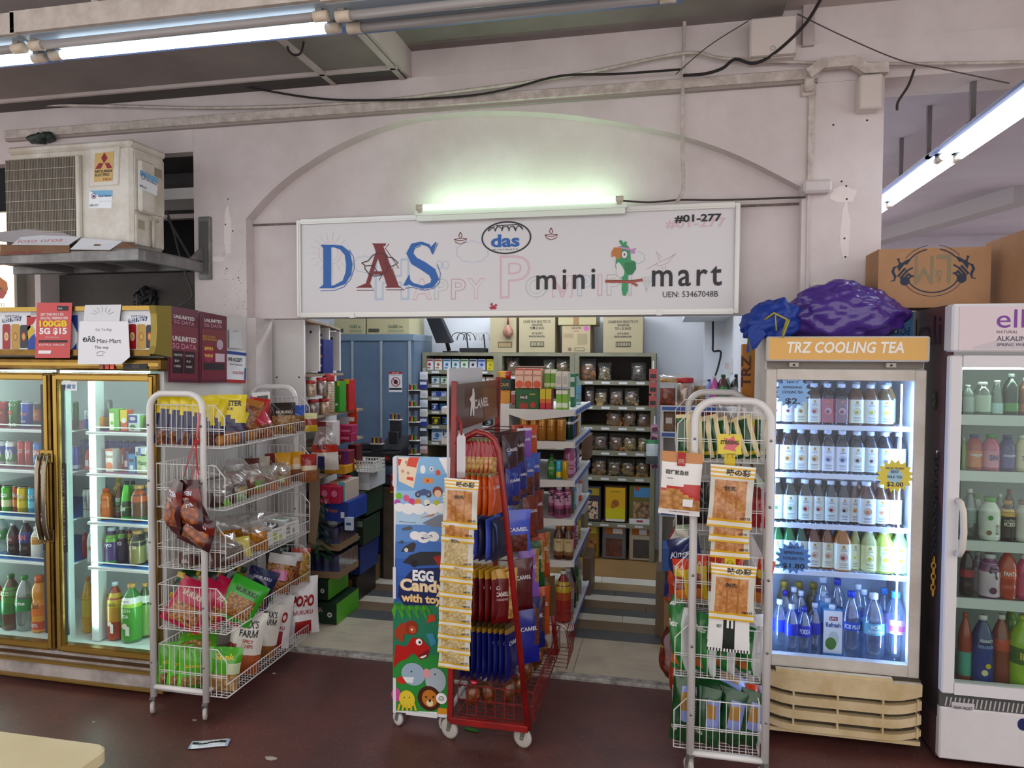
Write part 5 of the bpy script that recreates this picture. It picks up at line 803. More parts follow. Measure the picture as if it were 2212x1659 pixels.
T(q, yy, 'elkali', 2153, 2300, 708, 668, K('8a3fa6', .4), .002); T(q, yy, 'NATURAL', 2153, 2198, 720, 714, K('4a3a50'), .002, sp=1.2); T(q, yy, 'ALKALINE', 2153, 2225, 736, 726, K('4a3a50'), .002); T(q, yy, 'SPRING WATER', 2152, 2232, 748, 741, K('4a3a50'), .002, shear=.2); q.build('header_panel', t)
d = D.objects.new('door', None); COL.objects.link(d); d.parent = t; f_ = .058; zA, zB = ez(1508), ez(768); q = MB()
frame4(q, E0, E1, Ye, Ye+.045, zA, zB, .05, EW, .006)
q.build('door_frame', d); q = MB(); q.box(E0+f_, E1-f_, Ye+.012, Ye+.016, zA+.04, zB-.04, CLEAR('eaf2ee', .06, .02, fr=.15)); q.build('glass_pane', d)
q = MB(); x = at(2068, 1130, Ye).x; q.tube([(x, Ye, ez(1084)), (x, Ye-.03, ez(1086)), (x+.006, Ye-.042, ez(1105)), (x+.01, Ye-.042, ez(1150)), (x+.006, Ye-.04, ez(1185)), (x, Ye-.03, ez(1198)), (x, Ye, ez(1199))], .013, K('d5ccc2', .4), 10); q.build('handle', d)
q = MB(); q.box(E0, E1, Ye+.01, Ye+.06, .03, ez(1540), K('d9d5d6', .5, n2='cfcacb', ns=3), .006); q.box(E0, E1, Ye+.02, Ye+.05, ez(1540), ez(1508), K('4a4a4a', .6))
for i in range(40): x = E0+.02+i*.017; q.add([(x, Ye+.018, ez(1538)), (x+.006, Ye+.018, ez(1538)), (x+.012, Ye+.018, ez(1518)), (x+.006, Ye+.018, ez(1518))], [(0, 1, 2, 3)], K('b5b0ae'))
on(q, Ye+.0095); T(q, Ye, 'TEMP FROST', 2060, 2103, 1535, 1528, K('55505a'), .001, bold=.02); q.rect(*[at(u, 1533, Ye).x for u in (2057, 2107)], ez(1538), ez(1526), K('c3bec0'), .0004); q.disc(at(2212, 1560, Ye).x, ez(1560), .02, K('26306a'), .001, ry=.026); q.build('kick_plate', t)
q = MB(); q.tube([(E1-.04, Ye+.05, .36), (E1-.04, Ye+.05, 1.68)], .004, GLOW('f0fff4', 16), 8); q.tube([(E0+.05, Ye+.055, 1.715), (E1-.05, Ye+.055, 1.715)], .004, GLOW('f0fff4', 14), 8); q.build('light_strip', t)
ES = [ez(v) for v in (900, 1024, 1178, 1306)]; EB = ES+[.338]; yE = Ye+.115
for z in ES: q = MB(); q.box(E0+.032, E1-.032, Ye+.06, Ye+.072, z-.042, z+.002, K('d8dad8', .4)); q.box(E0+.032, E1-.032, Ye+.07, 3.82, z-.012, z, CLEAR('e0e8e4', .2)); q.build('shelf', t)
def ebot(u0, u1, v0, v1, i, liq, cap, bands=(), words=(), lab='', **k): lo, H, R = spot((u0+u1)/2, v0, v1, u1-u0, yE+k.pop('dy', 0), EB[i]); bottle(lo, H, R, liq, cap, bands, words, label=lab+', white fridge', group='drinks in the white fridge', **k)
CLB = CLEAR('c9d6cf', .3, .05, .2, '7f928a')
ebot(2076, 2103, 824, 888, 0, '6a7a70', 'c9cfd0', [(.1, .6, '9aa8a4')], [], 'grey-labelled sports water bottle, end of top shelf'); ebot(2104, 2138, 818, 889, 0, CLB, 'd9dcda', [(.1, .6, 'a9b8a8')], [], 'clear lime water bottle with oval label, top shelf', style='fat'); ebot(2140, 2165, 815, 890, 0, CLB, 'c9cccc', [(.05, .35, 'a9c2c4')], [], 'slim clear bottle with low blue label, top shelf', style='cone'); ebot(2167, 2198, 802, 892, 0, '2a3a34', '9aa8a4', [(.1, .3, '4f8a4a')], [], 'tall dark green water bottle, top shelf'); ebot(2199, 2228, 810, 892, 0, '8a5a30', 'c9cccc', [(.1, .3, 'b56a3a')], [], 'amber bottle cut off by the frame, top shelf')
ebot(2086, 2119, 938, 1015, 1, 'b8452c', '2a3a8a', [(.1, .55, 'd9823a')], [('snapple', .8, .38, .5, 'e6e6f2', dict(bold=.02))], 'orange-red fruit tea bottle with navy cap, second shelf', style='fat'); ebot(2121, 2156, 938, 1016, 1, 'c9648a', '4f9a35', [(.1, .55, 'd98fa8')], [('SN', .5, .3, .45, '3a4a9a', dict(bold=.03))], 'pink fruit tea bottle with green cap, second shelf', style='fat'); ebot(2158, 2190, 939, 1017, 1, '4a3a80', '2a3a7a', [(.1, .55, '5f4a94')], [('snapple', .8, .38, .5, 'd9d9ee', dict(bold=.02))], 'purple fruit tea bottle with navy cap, second shelf', style='fat'); ebot(2192, 2224, 940, 1018, 1, 'd9c9a8', 'e0dcd0', [(.1, .55, 'e0d2b8')], [('TEA', .5, .3, .45, '5a4030')], 'cream milk tea bottle, second shelf', style='fat'); ebot(2075, 2086, 945, 1014, 1, '7aa83a', 'c9c9c9', lab='green bottle half hidden by the door frame, second shelf')
ebot(2078, 2106, 1063, 1168, 2, CLB, 'dfe0de', [(.3, .62, '9fb0ac')], [], 'clear bottle with white cap, third shelf', dy=.03); ebot(2115, 2157, 1077, 1169, 2, 'e3e6df', '6ab53a', [(.1, .7, 'e8ebe4')], [], 'white coconut water bottle with green cap, third shelf', style='fat', deco=lambda q, R, H: (q.text('coco', R*.2, R*.5, H*.15, H*.4, K('6a4a33'), .001), q.disc(-R*.3, H*.55, R*.25, K('4f9a3a'), .001), q.disc(-R*.4, H*.2, R*.25, K('8a6a4a'), .001))); ebot(2095, 2120, 1072, 1160, 2, 'd9dcd5', '6ab53a', [(.1, .7, 'dfe3da')], [], 'second coconut water bottle behind the first, third shelf', style='fat', dy=.08); ebot(2158, 2190, 1083, 1170, 2, '2a221e', 'c99a58', [(.1, .62, '33291f'), (.62, .8, 'd9b25a')], [('ICED', .7, .38, .48, 'e9e2d0', dict(bold=.03)), ('coffee', .7, .5, .56, 'd9d0c0')], 'black iced coffee bottle with tan cap, third shelf', style='fat'); ebot(2191, 2228, 1082, 1171, 2, 'd6ccc6', '9a7a80', [(.1, .55, 'e0d6cf')], [], 'white yoghurt bottle with mauve cap, third shelf', style='fat'); ebot(2166, 2188, 1052, 1150, 2, '5a2a24', 'a03a3c', lab='dark red-capped bottle behind the iced coffee, third shelf', dy=.12); ebot(2146, 2168, 1070, 1160, 2, '8a8a84', 'e3e3e0', lab='white-capped bottle behind the coconut water, third shelf', dy=.1)
ebot(2073, 2100, 1192, 1297, 3, COLA, 'b03035', [(.4, .55, 'b03035')], [], 'cola bottle beside the door frame, fourth shelf'); ebot(2114, 2156, 1208, 1302, 3, '8a4a80', 'dcd3dc', [(.05, .8, 'cdb9c8')], [('气', .45, .45, .75, '26202a', dict(bold=.02))], 'pale pink sparkling drink bottle with black brush character, fourth shelf', style='fat', deco=lambda q, R, H: q.disc(0, H*.2, R*.35, K('6a2a54'), .001)); ebot(2100, 2122, 1208, 1298, 3, '9a8aa0', 'dcd3dc', [(.05, .8, 'c9bcc9')], [], 'second pale sparkling drink bottle behind, fourth shelf', style='fat', dy=.05); ebot(2155, 2192, 1195, 1303, 3, 'c0512a', 'd9642c', [(.42, .62, 'd9692c')], [('FANTA', .7, .48, .57, 'e8e4f0', dict(bold=.03))], 'orange soda bottle, fourth shelf'); ebot(2194, 2228, 1206, 1304, 3, 'c9527a', 'e3e0e0', [(.1, .5, 'd0607f')], [], 'pink drink bottle with white cap, fourth shelf', style='fat')
ebot(2068, 2095, 1325, 1475, 4, 'b0522c', 'c0602c', [(.1, .45, '5fb09a')], [], 'orange drink bottle with mint label beside the frame, bottom deck', style='big'); ebot(2097, 2141, 1328, 1477, 4, '24407f', 'e0e0e0', [(.05, .75, '2a4a98')], [('lemonade', .7, .55, .62, 'a9c0e6'), ('AMANO', .6, .64, .69, 'e6e6f0', dict(bold=.03))], 'dark blue lemonade bottle with white cap, bottom deck', style='big', deco=lambda q, R, H: (q.disc(R*.2, H*.3, R*.25, K('d9c23a'), .001), q.disc(-R*.1, H*.2, R*.3, K('d9cfa0'), .001))); ebot(2140, 2178, 1330, 1480, 4, '9a5232', 'dcd9d6', [(.5, .66, 'd0623a')], [], 'orange-brown drink bottle, bottom deck', style='big', dy=.02); ebot(2180, 2235, 1325, 1482, 4, 'a9c92e', 'c9d84a', [(.35, .58, '4f7a2a')], [('lime', .6, .42, .52, 'e3c83a', dict(bold=.03))], 'bright lime-green drink bottle, bottom deck', style='big'); ebot(2160, 2200, 1296, 1440, 4, '6a9a2a', '8aba3a', lab='tall green drink bottle in the back, bottom deck', style='big', dy=.14)
# chain hanging in the gap
q = MB(); x = E0-.004-.012
for i in range(26):
    z = 1.33-i*.024; m = K('17161a', .4, .3) if i < 19 else K('c9982c', .4); c = V((x, 3.40, z)); r = V((0, 1, 0)) if i % 2 else V((1, 0, 0)); q.M = frame(c, r, (0, 0, 1)); q.tube([(.008*cos(a), .016*sin(a), 0) for a in [2*pi*k_/10 for k_ in range(10)]], .0028, m, 5, True)
q.M = Matrix.Identity(4); q.tube([(E0, 3.40, 1.35), (x, 3.40, 1.355), (x, 3.40, 1.335)], .004, STEEL); one('chain', q, 'black and yellow chain hanging between the two right-hand fridges', 'chain')
# ---------------- bags of snacks ----------------
def bagmesh(w, h, t, art, words=(), seed=0, nx=8, nz=12, pinch=.0, crimp='s', wr=.10):
    """a pillow bag standing on its base, printed side towards -y; art(u, v) gives the print"""
    rnd = random.Random(seed); ph = [(rnd.uniform(3, 9), rnd.uniform(3, 9), rnd.uniform(0, 6)) for _ in range(4)]
    def bul(u, v):
        a = max(0, 1-abs(2*u-1)**2.6); vv = min(1, max(0, (v-.05)/.9)); b = max(0, 1-abs(2*vv-1)**3.2)
        return t/2*(a**.6)*(b**.6)*(1+wr*sum(sin(p[0]*u+p[1]*v*1.5+p[2]) for p in ph))
    def px(u, v): return (u-.5)*w*(1-pinch*(v-.5)*2*(1 if v > .5 else 0))*(1-.06*(1-abs(2*v-1)**2))
    q = MB(); vs = []; fs = []; ms = []
    for sgn in (-1, 1):
        b0 = len(vs)
        for j in range(nz+1):
            for i in range(nx+1):
                u, v = i/nx, j/nz; zz = v*h
                if crimp == 'z' and j in (0, nz): zz += (.012*h if i % 2 else 0)
                vs.append((px(u, v), sgn*(bul(u, v)+.0008), zz))
        for j in range(nz):
            for i in range(nx):
                k = b0+j*(nx+1)+i; f = (k, k+1, k+nx+2, k+nx+1); fs.append(f if sgn < 0 else f[::-1]); m = art((i+.5)/nx, (j+.5)/nz); ms.append(K(m, .28, 0, .5) if isinstance(m, str) else m)
    q.add(vs, fs, ms, True)
    for s, u0, u1, v0, v1, m, *k in words:
        k = k[0] if k else {}; g, f2 = glyphs(s, k.get('bold', .02), k.get('shear', 0)); pts = []
        for a, b in g: u, v = u0+(u1-u0)*a, v0+(v1-v0)*b; pts.append((px(u, v), -bul(u, v)-.0038, v*h))
        q.add(pts, f2, K(m, .4))
    return q
GR = {}
def bag(loc, w, h, t, art, words, label, group, rot=(0, 0, 0), seed=0, name='snack_bag', cat='snack bag', **k):
    q = bagmesh(w, h, t, art, words, seed, **k); o = q.build(name); o.location = loc; o.rotation_euler = rot; return tag(o, label, cat, group)
def bagp(u0, u1, v0, v1, y, art, words, label, group, rot=(0, 0, 0), t=.05, seed=0, **k):
    kk = mpp((u0+u1)/2, y); return bag(at((u0+u1)/2, v1, y), (u1-u0)*kk, (v1-v0)*kk, t, art, words, label, group, tuple(radians(r) for r in rot), seed, **k)
def bands(*b):
    """b: (top fraction, print) from the base up"""
    def f(u, v):
        for z, m in b:
            if v <= z: return m
        return b[-1][1]
    return f
def window(frame_, win, u0=.15, u1=.85, v0=.1, v1=.6, top=None, vt=.9):
    return lambda u, v: win if u0 < u < u1 and v0 < v < v1 else (top if top and v > vt else frame_)
# ---------------- wire racks ----------------
RW = K('dcd9d6', .35, 0, .3)
def caster(t, x, y, z0, r, m=K('b9b2ab', .5), plate=K('8d8b88', .35, .6), ang=.5):
    A_ = Matrix.Translation((x, y, 0)) @ Matrix.Rotation(ang, 4, 'Z') @ Matrix.Translation((-x, -y, 0)); q = MB(); q.M = A_; q.box(x-.012, x+.012, y-.012, y+.012, z0-.01, z0+.002, plate)
    for s in (-1, 1): q.add([(x+s*.010, y-.012, z0-.005), (x+s*.010, y+.014, z0-.005), (x+s*.010, y+.022, r-.008), (x+s*.010, y+.006, r-.008), (x+s*.013, y-.012, z0-.005), (x+s*.013, y+.014, z0-.005), (x+s*.013, y+.022, r-.008), (x+s*.013, y+.006, r-.008)], [(0, 1, 2, 3), (7, 6, 5, 4), (0, 4, 5, 1), (1, 5, 6, 2), (2, 6, 7, 3), (3, 7, 4, 0)], plate)
    o = q.build('caster', t); q = MB(); q.M = A_ @ Matrix(((0, 0, 1, x), (1, 0, 0, y+.012), (0, 1, 0, r+.0005), (0, 0, 0, 1))); q.lathe([(r*.25, -.0095), (r*.8, -.0095), (r, -.007), (r, .007), (r*.8, .0095), (r*.25, .0095)], m, 16); q.lathe([(.004, -.0135), (.004, .0135)], STEEL, 8); q.build('wheel', o)
def uframe(t, x0, x1, y, z0, z1, r, m=RW, rad=.075):
    q = MB(); L = [(x0, y, z0)]+[(x0+rad-rad*cos(a), y, z1-rad+rad*sin(a)) for a in [pi/2*i/6 for i in range(7)]]+[(x1-rad+rad*sin(a), y, z1-rad+rad*cos(a)) for a in [pi/2*i/6 for i in range(7)]]+[(x1, y, z0)]
    q.tube(L, r, m, 10); q.tube([(x0, y, z0+.05), (x1, y, z0+.05)], r*.85, m, 8); o = q.build('end_frame', t)
    q = MB()
    for x in (x0, x1):
        for z in (.26, .55, .85, 1.15, 1.42): q.tube([(x, y-r-.002, z), (x, y-r+.004, z)], .006, K('8a8886', .3, .8), 6)
    q.build('screw', o)
def basket(t, xb, xf, y0, y1, zb, zt, zf, sl, r=.0017, m=RW):
    """wire tray: xb back, xf front lip, zt height of back and ends, zf of the front lip, sl where the end slopes down"""
    q = MB(); R_ = r*1.7; s = 1 if xf > xb else -1; zl = zt-sl; xs = xf-s*.05
    for y in (y0, y1):
        q.tube([(xb, y, zb), (xb, y, zt), (xs, y, zt), (xf, y, zl), (xf, y, zb), (xb, y, zb)], R_, m, 5); q.tube([(xb, y, zb+(zt-zb)*.45), (xf, y, zb+(zt-zb)*.45)], r*1.3, m, 4); q.tube([(xb, y+.006, zb+(zt-zb)*.40), (xf, y+.006, zb+(zt-zb)*.40)], r*1.3, m, 4)
        n = 13
        for i in range(1, n): x = xb+(xf-xb)*i/n; top = zt if s*(x-xs) < 0 else zt-sl*abs(x-xs)/.05; q.tube([(x, y, zb), (x, y, top)], r, m, 4, caps=False)
    n = int((y1-y0)/.024)
    for i in range(n+1):
        y = y0+(y1-y0)*i/n; q.tube([(xb, y, zt), (xb, y, zb), (xf, y, zb), (xf, y, zb+zf)], r, m, 4, caps=False)
    for i in range(1, 9): x = xb+(xf-xb)*i/9; q.tube([(x, y0, zb), (x, y1, zb)], r, m, 4, caps=False)
    for x, z in ((xb, zt), (xb, zb), (xf, zb), (xf, zb+zf), (xb, (zt+zb)/2)): q.tube([(x, y0, z), (x, y1, z)], R_, m, 5)
    q.build('wire_basket', t)
# left rack
t = thing('display_rack', 'white wire snack rack on casters standing beside the gold fridge', 'rack'); xa, xb = -2.437, -2.148; y0, y1 = 2.97, 3.80
uframe(t, xa, xb, y0, .085, 1.572, .0155); uframe(t, xa, xb, y1+.03, .085, 1.572, .0155)
for x in (xa, xb):
    for y in (y0, y1+.03): caster(t, x, y-.01, .086, .032)
q = MB()
for x, z in ((xa, .135), (xb, .135)): q.tube([(x, y0, z), (x, y1+.03, z)], .011, RW, 8)
q.build('base_rail', t)
LZ = [(at(450, b, 2.985).z, at(450, a, 2.985).z) for a, b in ((876, 968), (1006, 1101), (1133, 1233), (1271, 1367), (1402, 1503))]; xf = at(485, 940, 2.985).x
for zb, zt in LZ: basket(t, xa+.02, xf, 2.985, y1, zb, zt, .065, .055)
GL = 'snacks in the rack beside the gold fridge'
def lx(u, x=-2.15): return ax(u, 900, x).y
FILM = CLEAR('ffffff', .3, .1, .16, 'd9d6d2')
def LB(u0, u1, v0, v1, x, art, words, lab, rot=(0, 0, 70), t_=.05, i=0, **k):
    """a bag in the rack beside the gold fridge, at depth x"""
    y = min(max(lx((u0+u1)/2, x), 3.02), 3.78); k.setdefault('seed', int(u0)); kk = mpp((u0+u1)/2, y); z = LZ[i][0]; w_ = (u1-u0)*kk; h = (v1-v0)*kk
    return bag((at((u0+u1)/2, v1, y).x, y, max(z+.003, at(450, v1, y).z)), w_, h, t_, art, words, lab+', gold fridge rack', GL, tuple(radians(r) for r in rot), **k)
YL_, NVY = 'e8d522', '2b2c5c'; BIS = SNACK('b5763a', '6d3f1c', 70); NOOD = SNACK('c98a45', '7a4420', 55, h3='a8652e'); CRK = SNACK('c9a05a', '8a6028', 60)
mon = lambda u, v: BIS if v < .22 and .12 < u < .88 else (NVY if v < .55+.12*sin(u*5) else YL_)
for k_, (u, rz) in enumerate(((362, 38), (388, 30), (412, 42), (436, 34), (458, 44))): LB(u-28, u+28, 848+k_*3, 962, -2.29+.03*k_, mon, [], 'yellow and navy noodle snack bag, %s along the top basket' % ORD[k_], (-4, 5, rz), .05, 0)
LB(450, 530, 855, 962, -2.13, mon, [('MONSTER', .12, .9, .76, .88, '2b2c5c', dict(bold=.04)), ('SNACK', .3, .7, .68, .73, '2b2c5c')], 'yellow noodle snack bag facing out with dark blue lettering, top basket', (-8, 0, 24), .06, 0)
LB(472, 520, 888, 962, -2.12, lambda u, v: 'd9d33a' if v > .6 and u > .4 else NVY, [], 'small navy snack bag leaning with yellow corner, top basket', (-14, 12, 24), .04, 0)
LB(502, 550, 858, 945, -2.16, window('b9813c', NOOD, .1, .9, .35, .8), [('Jojo', .2, .8, .2, .32, '8a2a1c')], 'tan noodle snack bag, top basket', (-8, 14, 35), .05, 0); LB(528, 572, 855, 940, -2.18, window('c2352f', NOOD, .2, .8, .45, .85), [('MI', .3, .7, .2, .4, 'e8d9c0')], 'red and cream noodle snack bag, top basket', (-8, 10, 40), .05, 0)
LB(553, 590, 848, 935, -2.25, lambda u, v: 'e6e6e2' if v > .9 or u < .25 or u > .85 else '22362a', [('Mei', .3, .8, .4, .7, 'e9ece6', dict(shear=.3))], 'white and dark green packet standing at the back, top basket', (-4, -4, 40), .02, 0, crimp='z')
LB(530, 592, 888, 955, -2.10, lambda u, v: 'c9365a' if v > .45 else NOOD, [], 'pink-red bow-tied snack bag, top basket', (-16, -8, 30), .07, 0, pinch=.5); LB(588, 640, 882, 950, -2.10, lambda u, v: '33231f' if v > .62 else CRK, [('MURUKKU', .15, .85, .64, .74, 'd9cfc0')], 'dark brown-topped crunchy noodle bag, top basket', (-8, 0, 40), .06, 0); LB(622, 664, 882, 938, -2.12, lambda u, v: '3b63b8' if v > .55 else CRK, [], 'blue-topped crunchy noodle bag, top basket', (-8, 0, 40), .05, 0); LB(658, 686, 888, 928, -2.10, bands((.35, 'c9b02e'), (.65, 'a83a2a'), (1, 'd5d0a0')), [], 'small yellow and red packet, far end of top basket', (-8, 0, 40), .03, 0); LB(575, 600, 870, 925, -2.2, lambda u, v: '8a2a34', [], 'maroon packet behind the pink bag, top basket', (-4, 8, 40), .03, 0)
for k_ in range(2):
    p = at(505+40*k_, 948-k_*9, 3.08+.16*k_); q = MB()
    for i in range(14): q.M = Matrix.Translation((-.05+.0075*i, 0, .026)) @ Matrix.Rotation(pi/2, 4, 'Y'); q.lathe([(.025, 0), (.026, .003), (.025, .0062)], K(('c08a4c', 'b57d40')[i % 2], .6), 10)
    q.M = Matrix.Identity(4); one('biscuit_pack', q, 'row of round brown biscuits in clear wrap, %s in the front of the top basket of the rack beside the gold fridge' % ORD[k_] if 0 else 'round brown biscuits in a row, front of the top basket, %s pack' % ORD[k_], 'biscuits', (-2.112, 3.10+.17*k_, LZ[0][0]+.002), radians(80), GL)
BRE = K('5a3526', .6, n2='3f2419', ns=30); BUN = K('b57c48', .6, n2='8a5228', ns=14)
def loaf(x, y, z, L, w_, h, m, lab, rz=75, cover=True, lid=None):
    t = thing('bread_pack', lab, 'bread', (x, y, z), radians(rz), GL); q = MB(); pr = [(-w_/2, 0), (-w_/2, h*.6), (-w_*.42, h*.9), (0, h), (w_*.42, h*.9), (w_/2, h*.6), (w_/2, 0)]; q.M = Matrix(((0, 0, 1, -L/2), (1, 0, 0, 0), (0, 1, 0, .004), (0, 0, 0, 1))); q.prism(pr, L, m); q.build('bread', t)
    q = bagmesh(L*1.25, h*1.75, w_*1.35, lambda u, v: FILM, [], int(abs(y*100)), 8, 10, .3, wr=.22); q.build('clear_wrap', t)
    if lid: q = MB(); q.M = frame((0, -w_*.62, h*.35)); q.rect(-L*.25, L*.25, 0, h*.5, K(lid, .4)); q.rect(-L*.2, L*.2, h*.12, h*.22, K('dfe6d0', .4), .0005); q.build('label', t)
z2 = LZ[1][0]+.004
loaf(-2.14, 3.07, z2, .13, .09, .075, BRE, 'dark brown cake in clear wrap, front end of the second basket, left rack', lid=None); loaf(-2.15, 3.22, z2, .12, .09, .08, BRE, 'dark brown cake in clear wrap with yellow label, second basket, left rack', lid='c9b02e'); loaf(-2.15, 3.37, z2, .11, .09, .09, BUN, 'brown bread in clear wrap with green label, second basket, left rack', lid='7ab53a'); loaf(-2.13, 3.50, z2, .1, .08, .075, BUN, 'round bun in clear wrap, second basket, left rack', 30); loaf(-2.13, 3.62, z2, .1, .08, .075, K('a8703c', .6), 'golden bun in clear wrap with pale green label, second basket, left rack', 30, lid='c9d88a'); loaf(-2.30, 3.2, z2, .14, .1, .10, BRE, 'tall dark cake in clear wrap at the back of the second basket, left rack'); loaf(-2.30, 3.45, z2, .13, .1, .1, BUN, 'tall bread in clear wrap at the back of the second basket, left rack')
LB(458, 502, 1068, 1100, -2.10, lambda u, v: '7fc03a', [], 'green packet lying low in the second basket', (-30, 0, 60), .04, 1); LB(498, 535, 1066, 1095, -2.10, lambda u, v: '9ab58a', [], 'pale green packet lying low in the second basket', (-30, 0, 60), .04, 1)
dal = lambda u, v: 'd9a82a' if v > .55 else ('c9a070' if v > .35 else BUN)
for k_, (u, c) in enumerate(((612, 'd9a82a'), (642, 'd9a82a'), (668, 'a8322c'))): LB(u-17, u+17, 982-k_*2, 1050-k_*6, -2.14, (lambda c: lambda u, v: c if v > .6 else ('d5c3a0' if v > .4 else BUN))(c), [('DALI', .25, .75, .5, .6, 'f0e6d6')], '%s crisp bag with round badge, second basket' % ('first yellow', 'second yellow', 'red')[k_], (-6, 0, 35), .05, 1)
for k_, u in enumerate((545, 568, 590)): LB(u-16, u+16, 985, 1045, -2.25, (lambda c: lambda u, v: c if v > .6 else 'd5cfc0')(('6a3a30', 'c9c0b0', '8a2f2c')[k_]), [], '%s wafer bag at the back of the second basket' % ('brown', 'cream', 'maroon')[k_], (-6, 0, 40), .04, 1)
z3 = LZ[2][0]+.004; loaf(-2.14, 3.1, z3, .17, .1, .08, K('6a4434', .6, n2='4f2f24', ns=25), 'brown sliced loaf in clear wrap, third basket, left rack'); loaf(-2.27, 3.12, z3, .2, .1, .06, K('5f3f33', .6), 'dark flat loaf in clear wrap at the back of the third basket, left rack')
CHP = SNACK('d9a83a', 'a87020', 45, h3='c98f2c'); LB(470, 575, 1125, 1200, -2.2, lambda u, v: CHP if v < .62 else FILM, [], 'large clear bag of yellow crisps, third basket', (-10, 0, 50), .1, 2, wr=.2); LB(525, 580, 1135, 1195, -2.1, lambda u, v: CHP if v < .7 else FILM, [], 'smaller clear bag of yellow crisps in front, third basket', (-10, 0, 45), .07, 2, wr=.2); LB(505, 545, 1165, 1210, -2.1, lambda u, v: 'd6c86a', [], 'pale yellow packet low in the third basket', (-25, 0, 50), .03, 2)
for k_, (y, c, n_) in enumerate(((3.42, 'c9573a', 'red-printed'), (3.56, 'b9c94a', 'lime-printed'), (3.70, '8a8f8a', 'grey-printed'))):
    t = thing('display_box', '%s white open snack display box in the third basket, left rack' % n_, 'box', (-2.10, y, z3), radians(78), GL); q = MB(); W = K('e2dfda', .6)
    q.box(-.055, .055, 0, .004, 0, .075, W); q.box(-.055, .055, .16, .164, 0, .1, W); q.box(-.055, -.051, .004, .16, 0, .085, W); q.box(.051, .055, .004, .16, 0, .085, W); q.box(-.051, .051, .004, .16, 0, .003, W); q.M = frame((0, -.0005, 0)); q.rect(-.05, -.02, .01, .05, K(c, .5)); q.rect(0, .02, .01, .04, K(c, .5)); q.text('snack', -.05, .02, .056, .066, K('8a5040'), .0003); q.build('box', t)
    for j in range(4): q = bagmesh(.085, .08, .02, lambda u, v, c=('3a6a3a', '4a2a2a', '9aa89a')[k_]: c, [], j); o = one('snack_packet', q, 'thin %s snack packet standing in the %s display box' % (('green', 'maroon', 'grey-green')[k_], n_), 'packet', group='packets in the %s display box' % n_); o.matrix_basis = Matrix.Translation((-2.10, y, z3)) @ Matrix.Rotation(radians(78), 4, 'Z') @ Matrix.Translation((0, .03+.033*j, .006)) @ Matrix.Rotation(-.3, 4, 'X')
MUR = SNACK('b0763c', '6d3d1e', 75, h3='c99050'); pink = window('c2285c', MUR, .12, .88, .08, .52); MW = [('MURUKKU', .2, .8, .66, .78, 'efe0d0')]
for k_, (u, x) in enumerate(((385, -2.32), (428, -2.26), (472, -2.19))): LB(u-46, u+46, 1266+k_*8, 1366, x, pink, MW, '%s pink murukku bag leaning in the fourth basket' % ORD[k_], (-14, 28, 18), .06, 3)
LB(455, 540, 1252, 1345, -2.12, window('3fae2c', SNACK('c99a4a', '8a5a24', 70), .12, .88, .06, .55), [('MURUKKU', .2, .8, .66, .78, '1e2a18')], 'green murukku bag leaning in the fourth basket', (-16, 30, 25), .06, 3)
LB(508, 575, 1225, 1312, -2.12, window('22285c', NOOD, .14, .86, .06, .6), [('MURUKKU', .2, .8, .74, .82, 'cfc8d8')], 'navy murukku bag with white sticker, fourth basket', (-14, 22, 30), .06, 3); LB(562, 625, 1212, 1295, -2.13, lambda u, v: ('d77aa8' if .3 < u < .8 and .35 < v < .6 else MUR) if v < .75 else 'c9c4c0', [], 'clear murukku bag with pink label, fourth basket', (-14, 16, 35), .07, 3); LB(600, 645, 1205, 1275, -2.13, lambda u, v: NOOD if v < .75 else 'c9c6c2', [], 'clear noodle snack bag with silver top, fourth basket', (-12, 10, 38), .06, 3); LB(625, 668, 1192, 1265, -2.13, lambda u, v: SNACK('d9b048', '9a7428', 50) if v < .8 else 'b05a4a', [], 'clear bag of yellow chips, far end of the fourth basket', (-12, 6, 40), .07, 3)
for k_, (u, v) in enumerate(((395, 1232), (440, 1228), (480, 1222))): LB(u-30, u+30, v, 1300, -2.34, lambda u, v: '1f4a2a' if (int(u*5)+int(v*6)) % 4 else 'c9b02e', [], '%s dark green bag with yellow flecks, back of fourth basket' % ORD[k_], (-6, 20, 40), .05, 3)
LB(575, 640, 1175, 1255, -2.28, lambda u, v: '22352c', [], 'dark green glossy bag at the back of the fourth basket', (-6, 0, 45), .07, 3, wr=.3)
lime = window('6fc12a', SNACK('d9b878', '8a6a3a', 60), .1, .9, .08, .35)
for k_ in range(5): u = 362+23*k_; LB(u-26, u+26, 1402+4*k_, 1498, -2.33+.035*k_, lime, [('noodle', .2, .8, .55, .66, 'e8d84a')], '%s lime green noodle snack bag standing in the bottom basket' % ORD[k_], (-3, 6, 48), .04, 4)
p = at(420, 1405, 3.12); bag((-2.28, 3.07, LZ[4][0]+.175), .2, .17, .05, lime, [('Mamee', .25, .75, .55, .72, 'e8d84a')], 'lime green noodle bag lying flat on the others, bottom basket of the left rack', GL, (radians(-78), 0, radians(28)), 5)
LB(440, 512, 1398, 1492, -2.10, lambda u, v: SNACK('d9c090', 'a07a40', 40) if v < .4 else ('c9d8b0' if u > .6 and v < .7 else '62b52c'), [('Snek', .2, .8, .75, .88, 'e8d84a')], 'large lime green snack bag facing out, bottom basket', (-8, 8, 26), .07, 4)
mx = lambda u, v: ('b5693a' if v < .3 and u > .35 else ('a8302c' if u < .3 and .3 < v < .5 else 'e3dfd5')); mxw = [("MAX'S", .25, .8, .76, .88, '2a2a2e', dict(bold=.03)), ('FARM', .28, .82, .62, .74, '2a2a2e', dict(bold=.03)), ('SPICY', .4, .75, .52, .58, 'c05a5a'), ('CHIPS', .4, .75, .44, .5, 'c05a5a')]
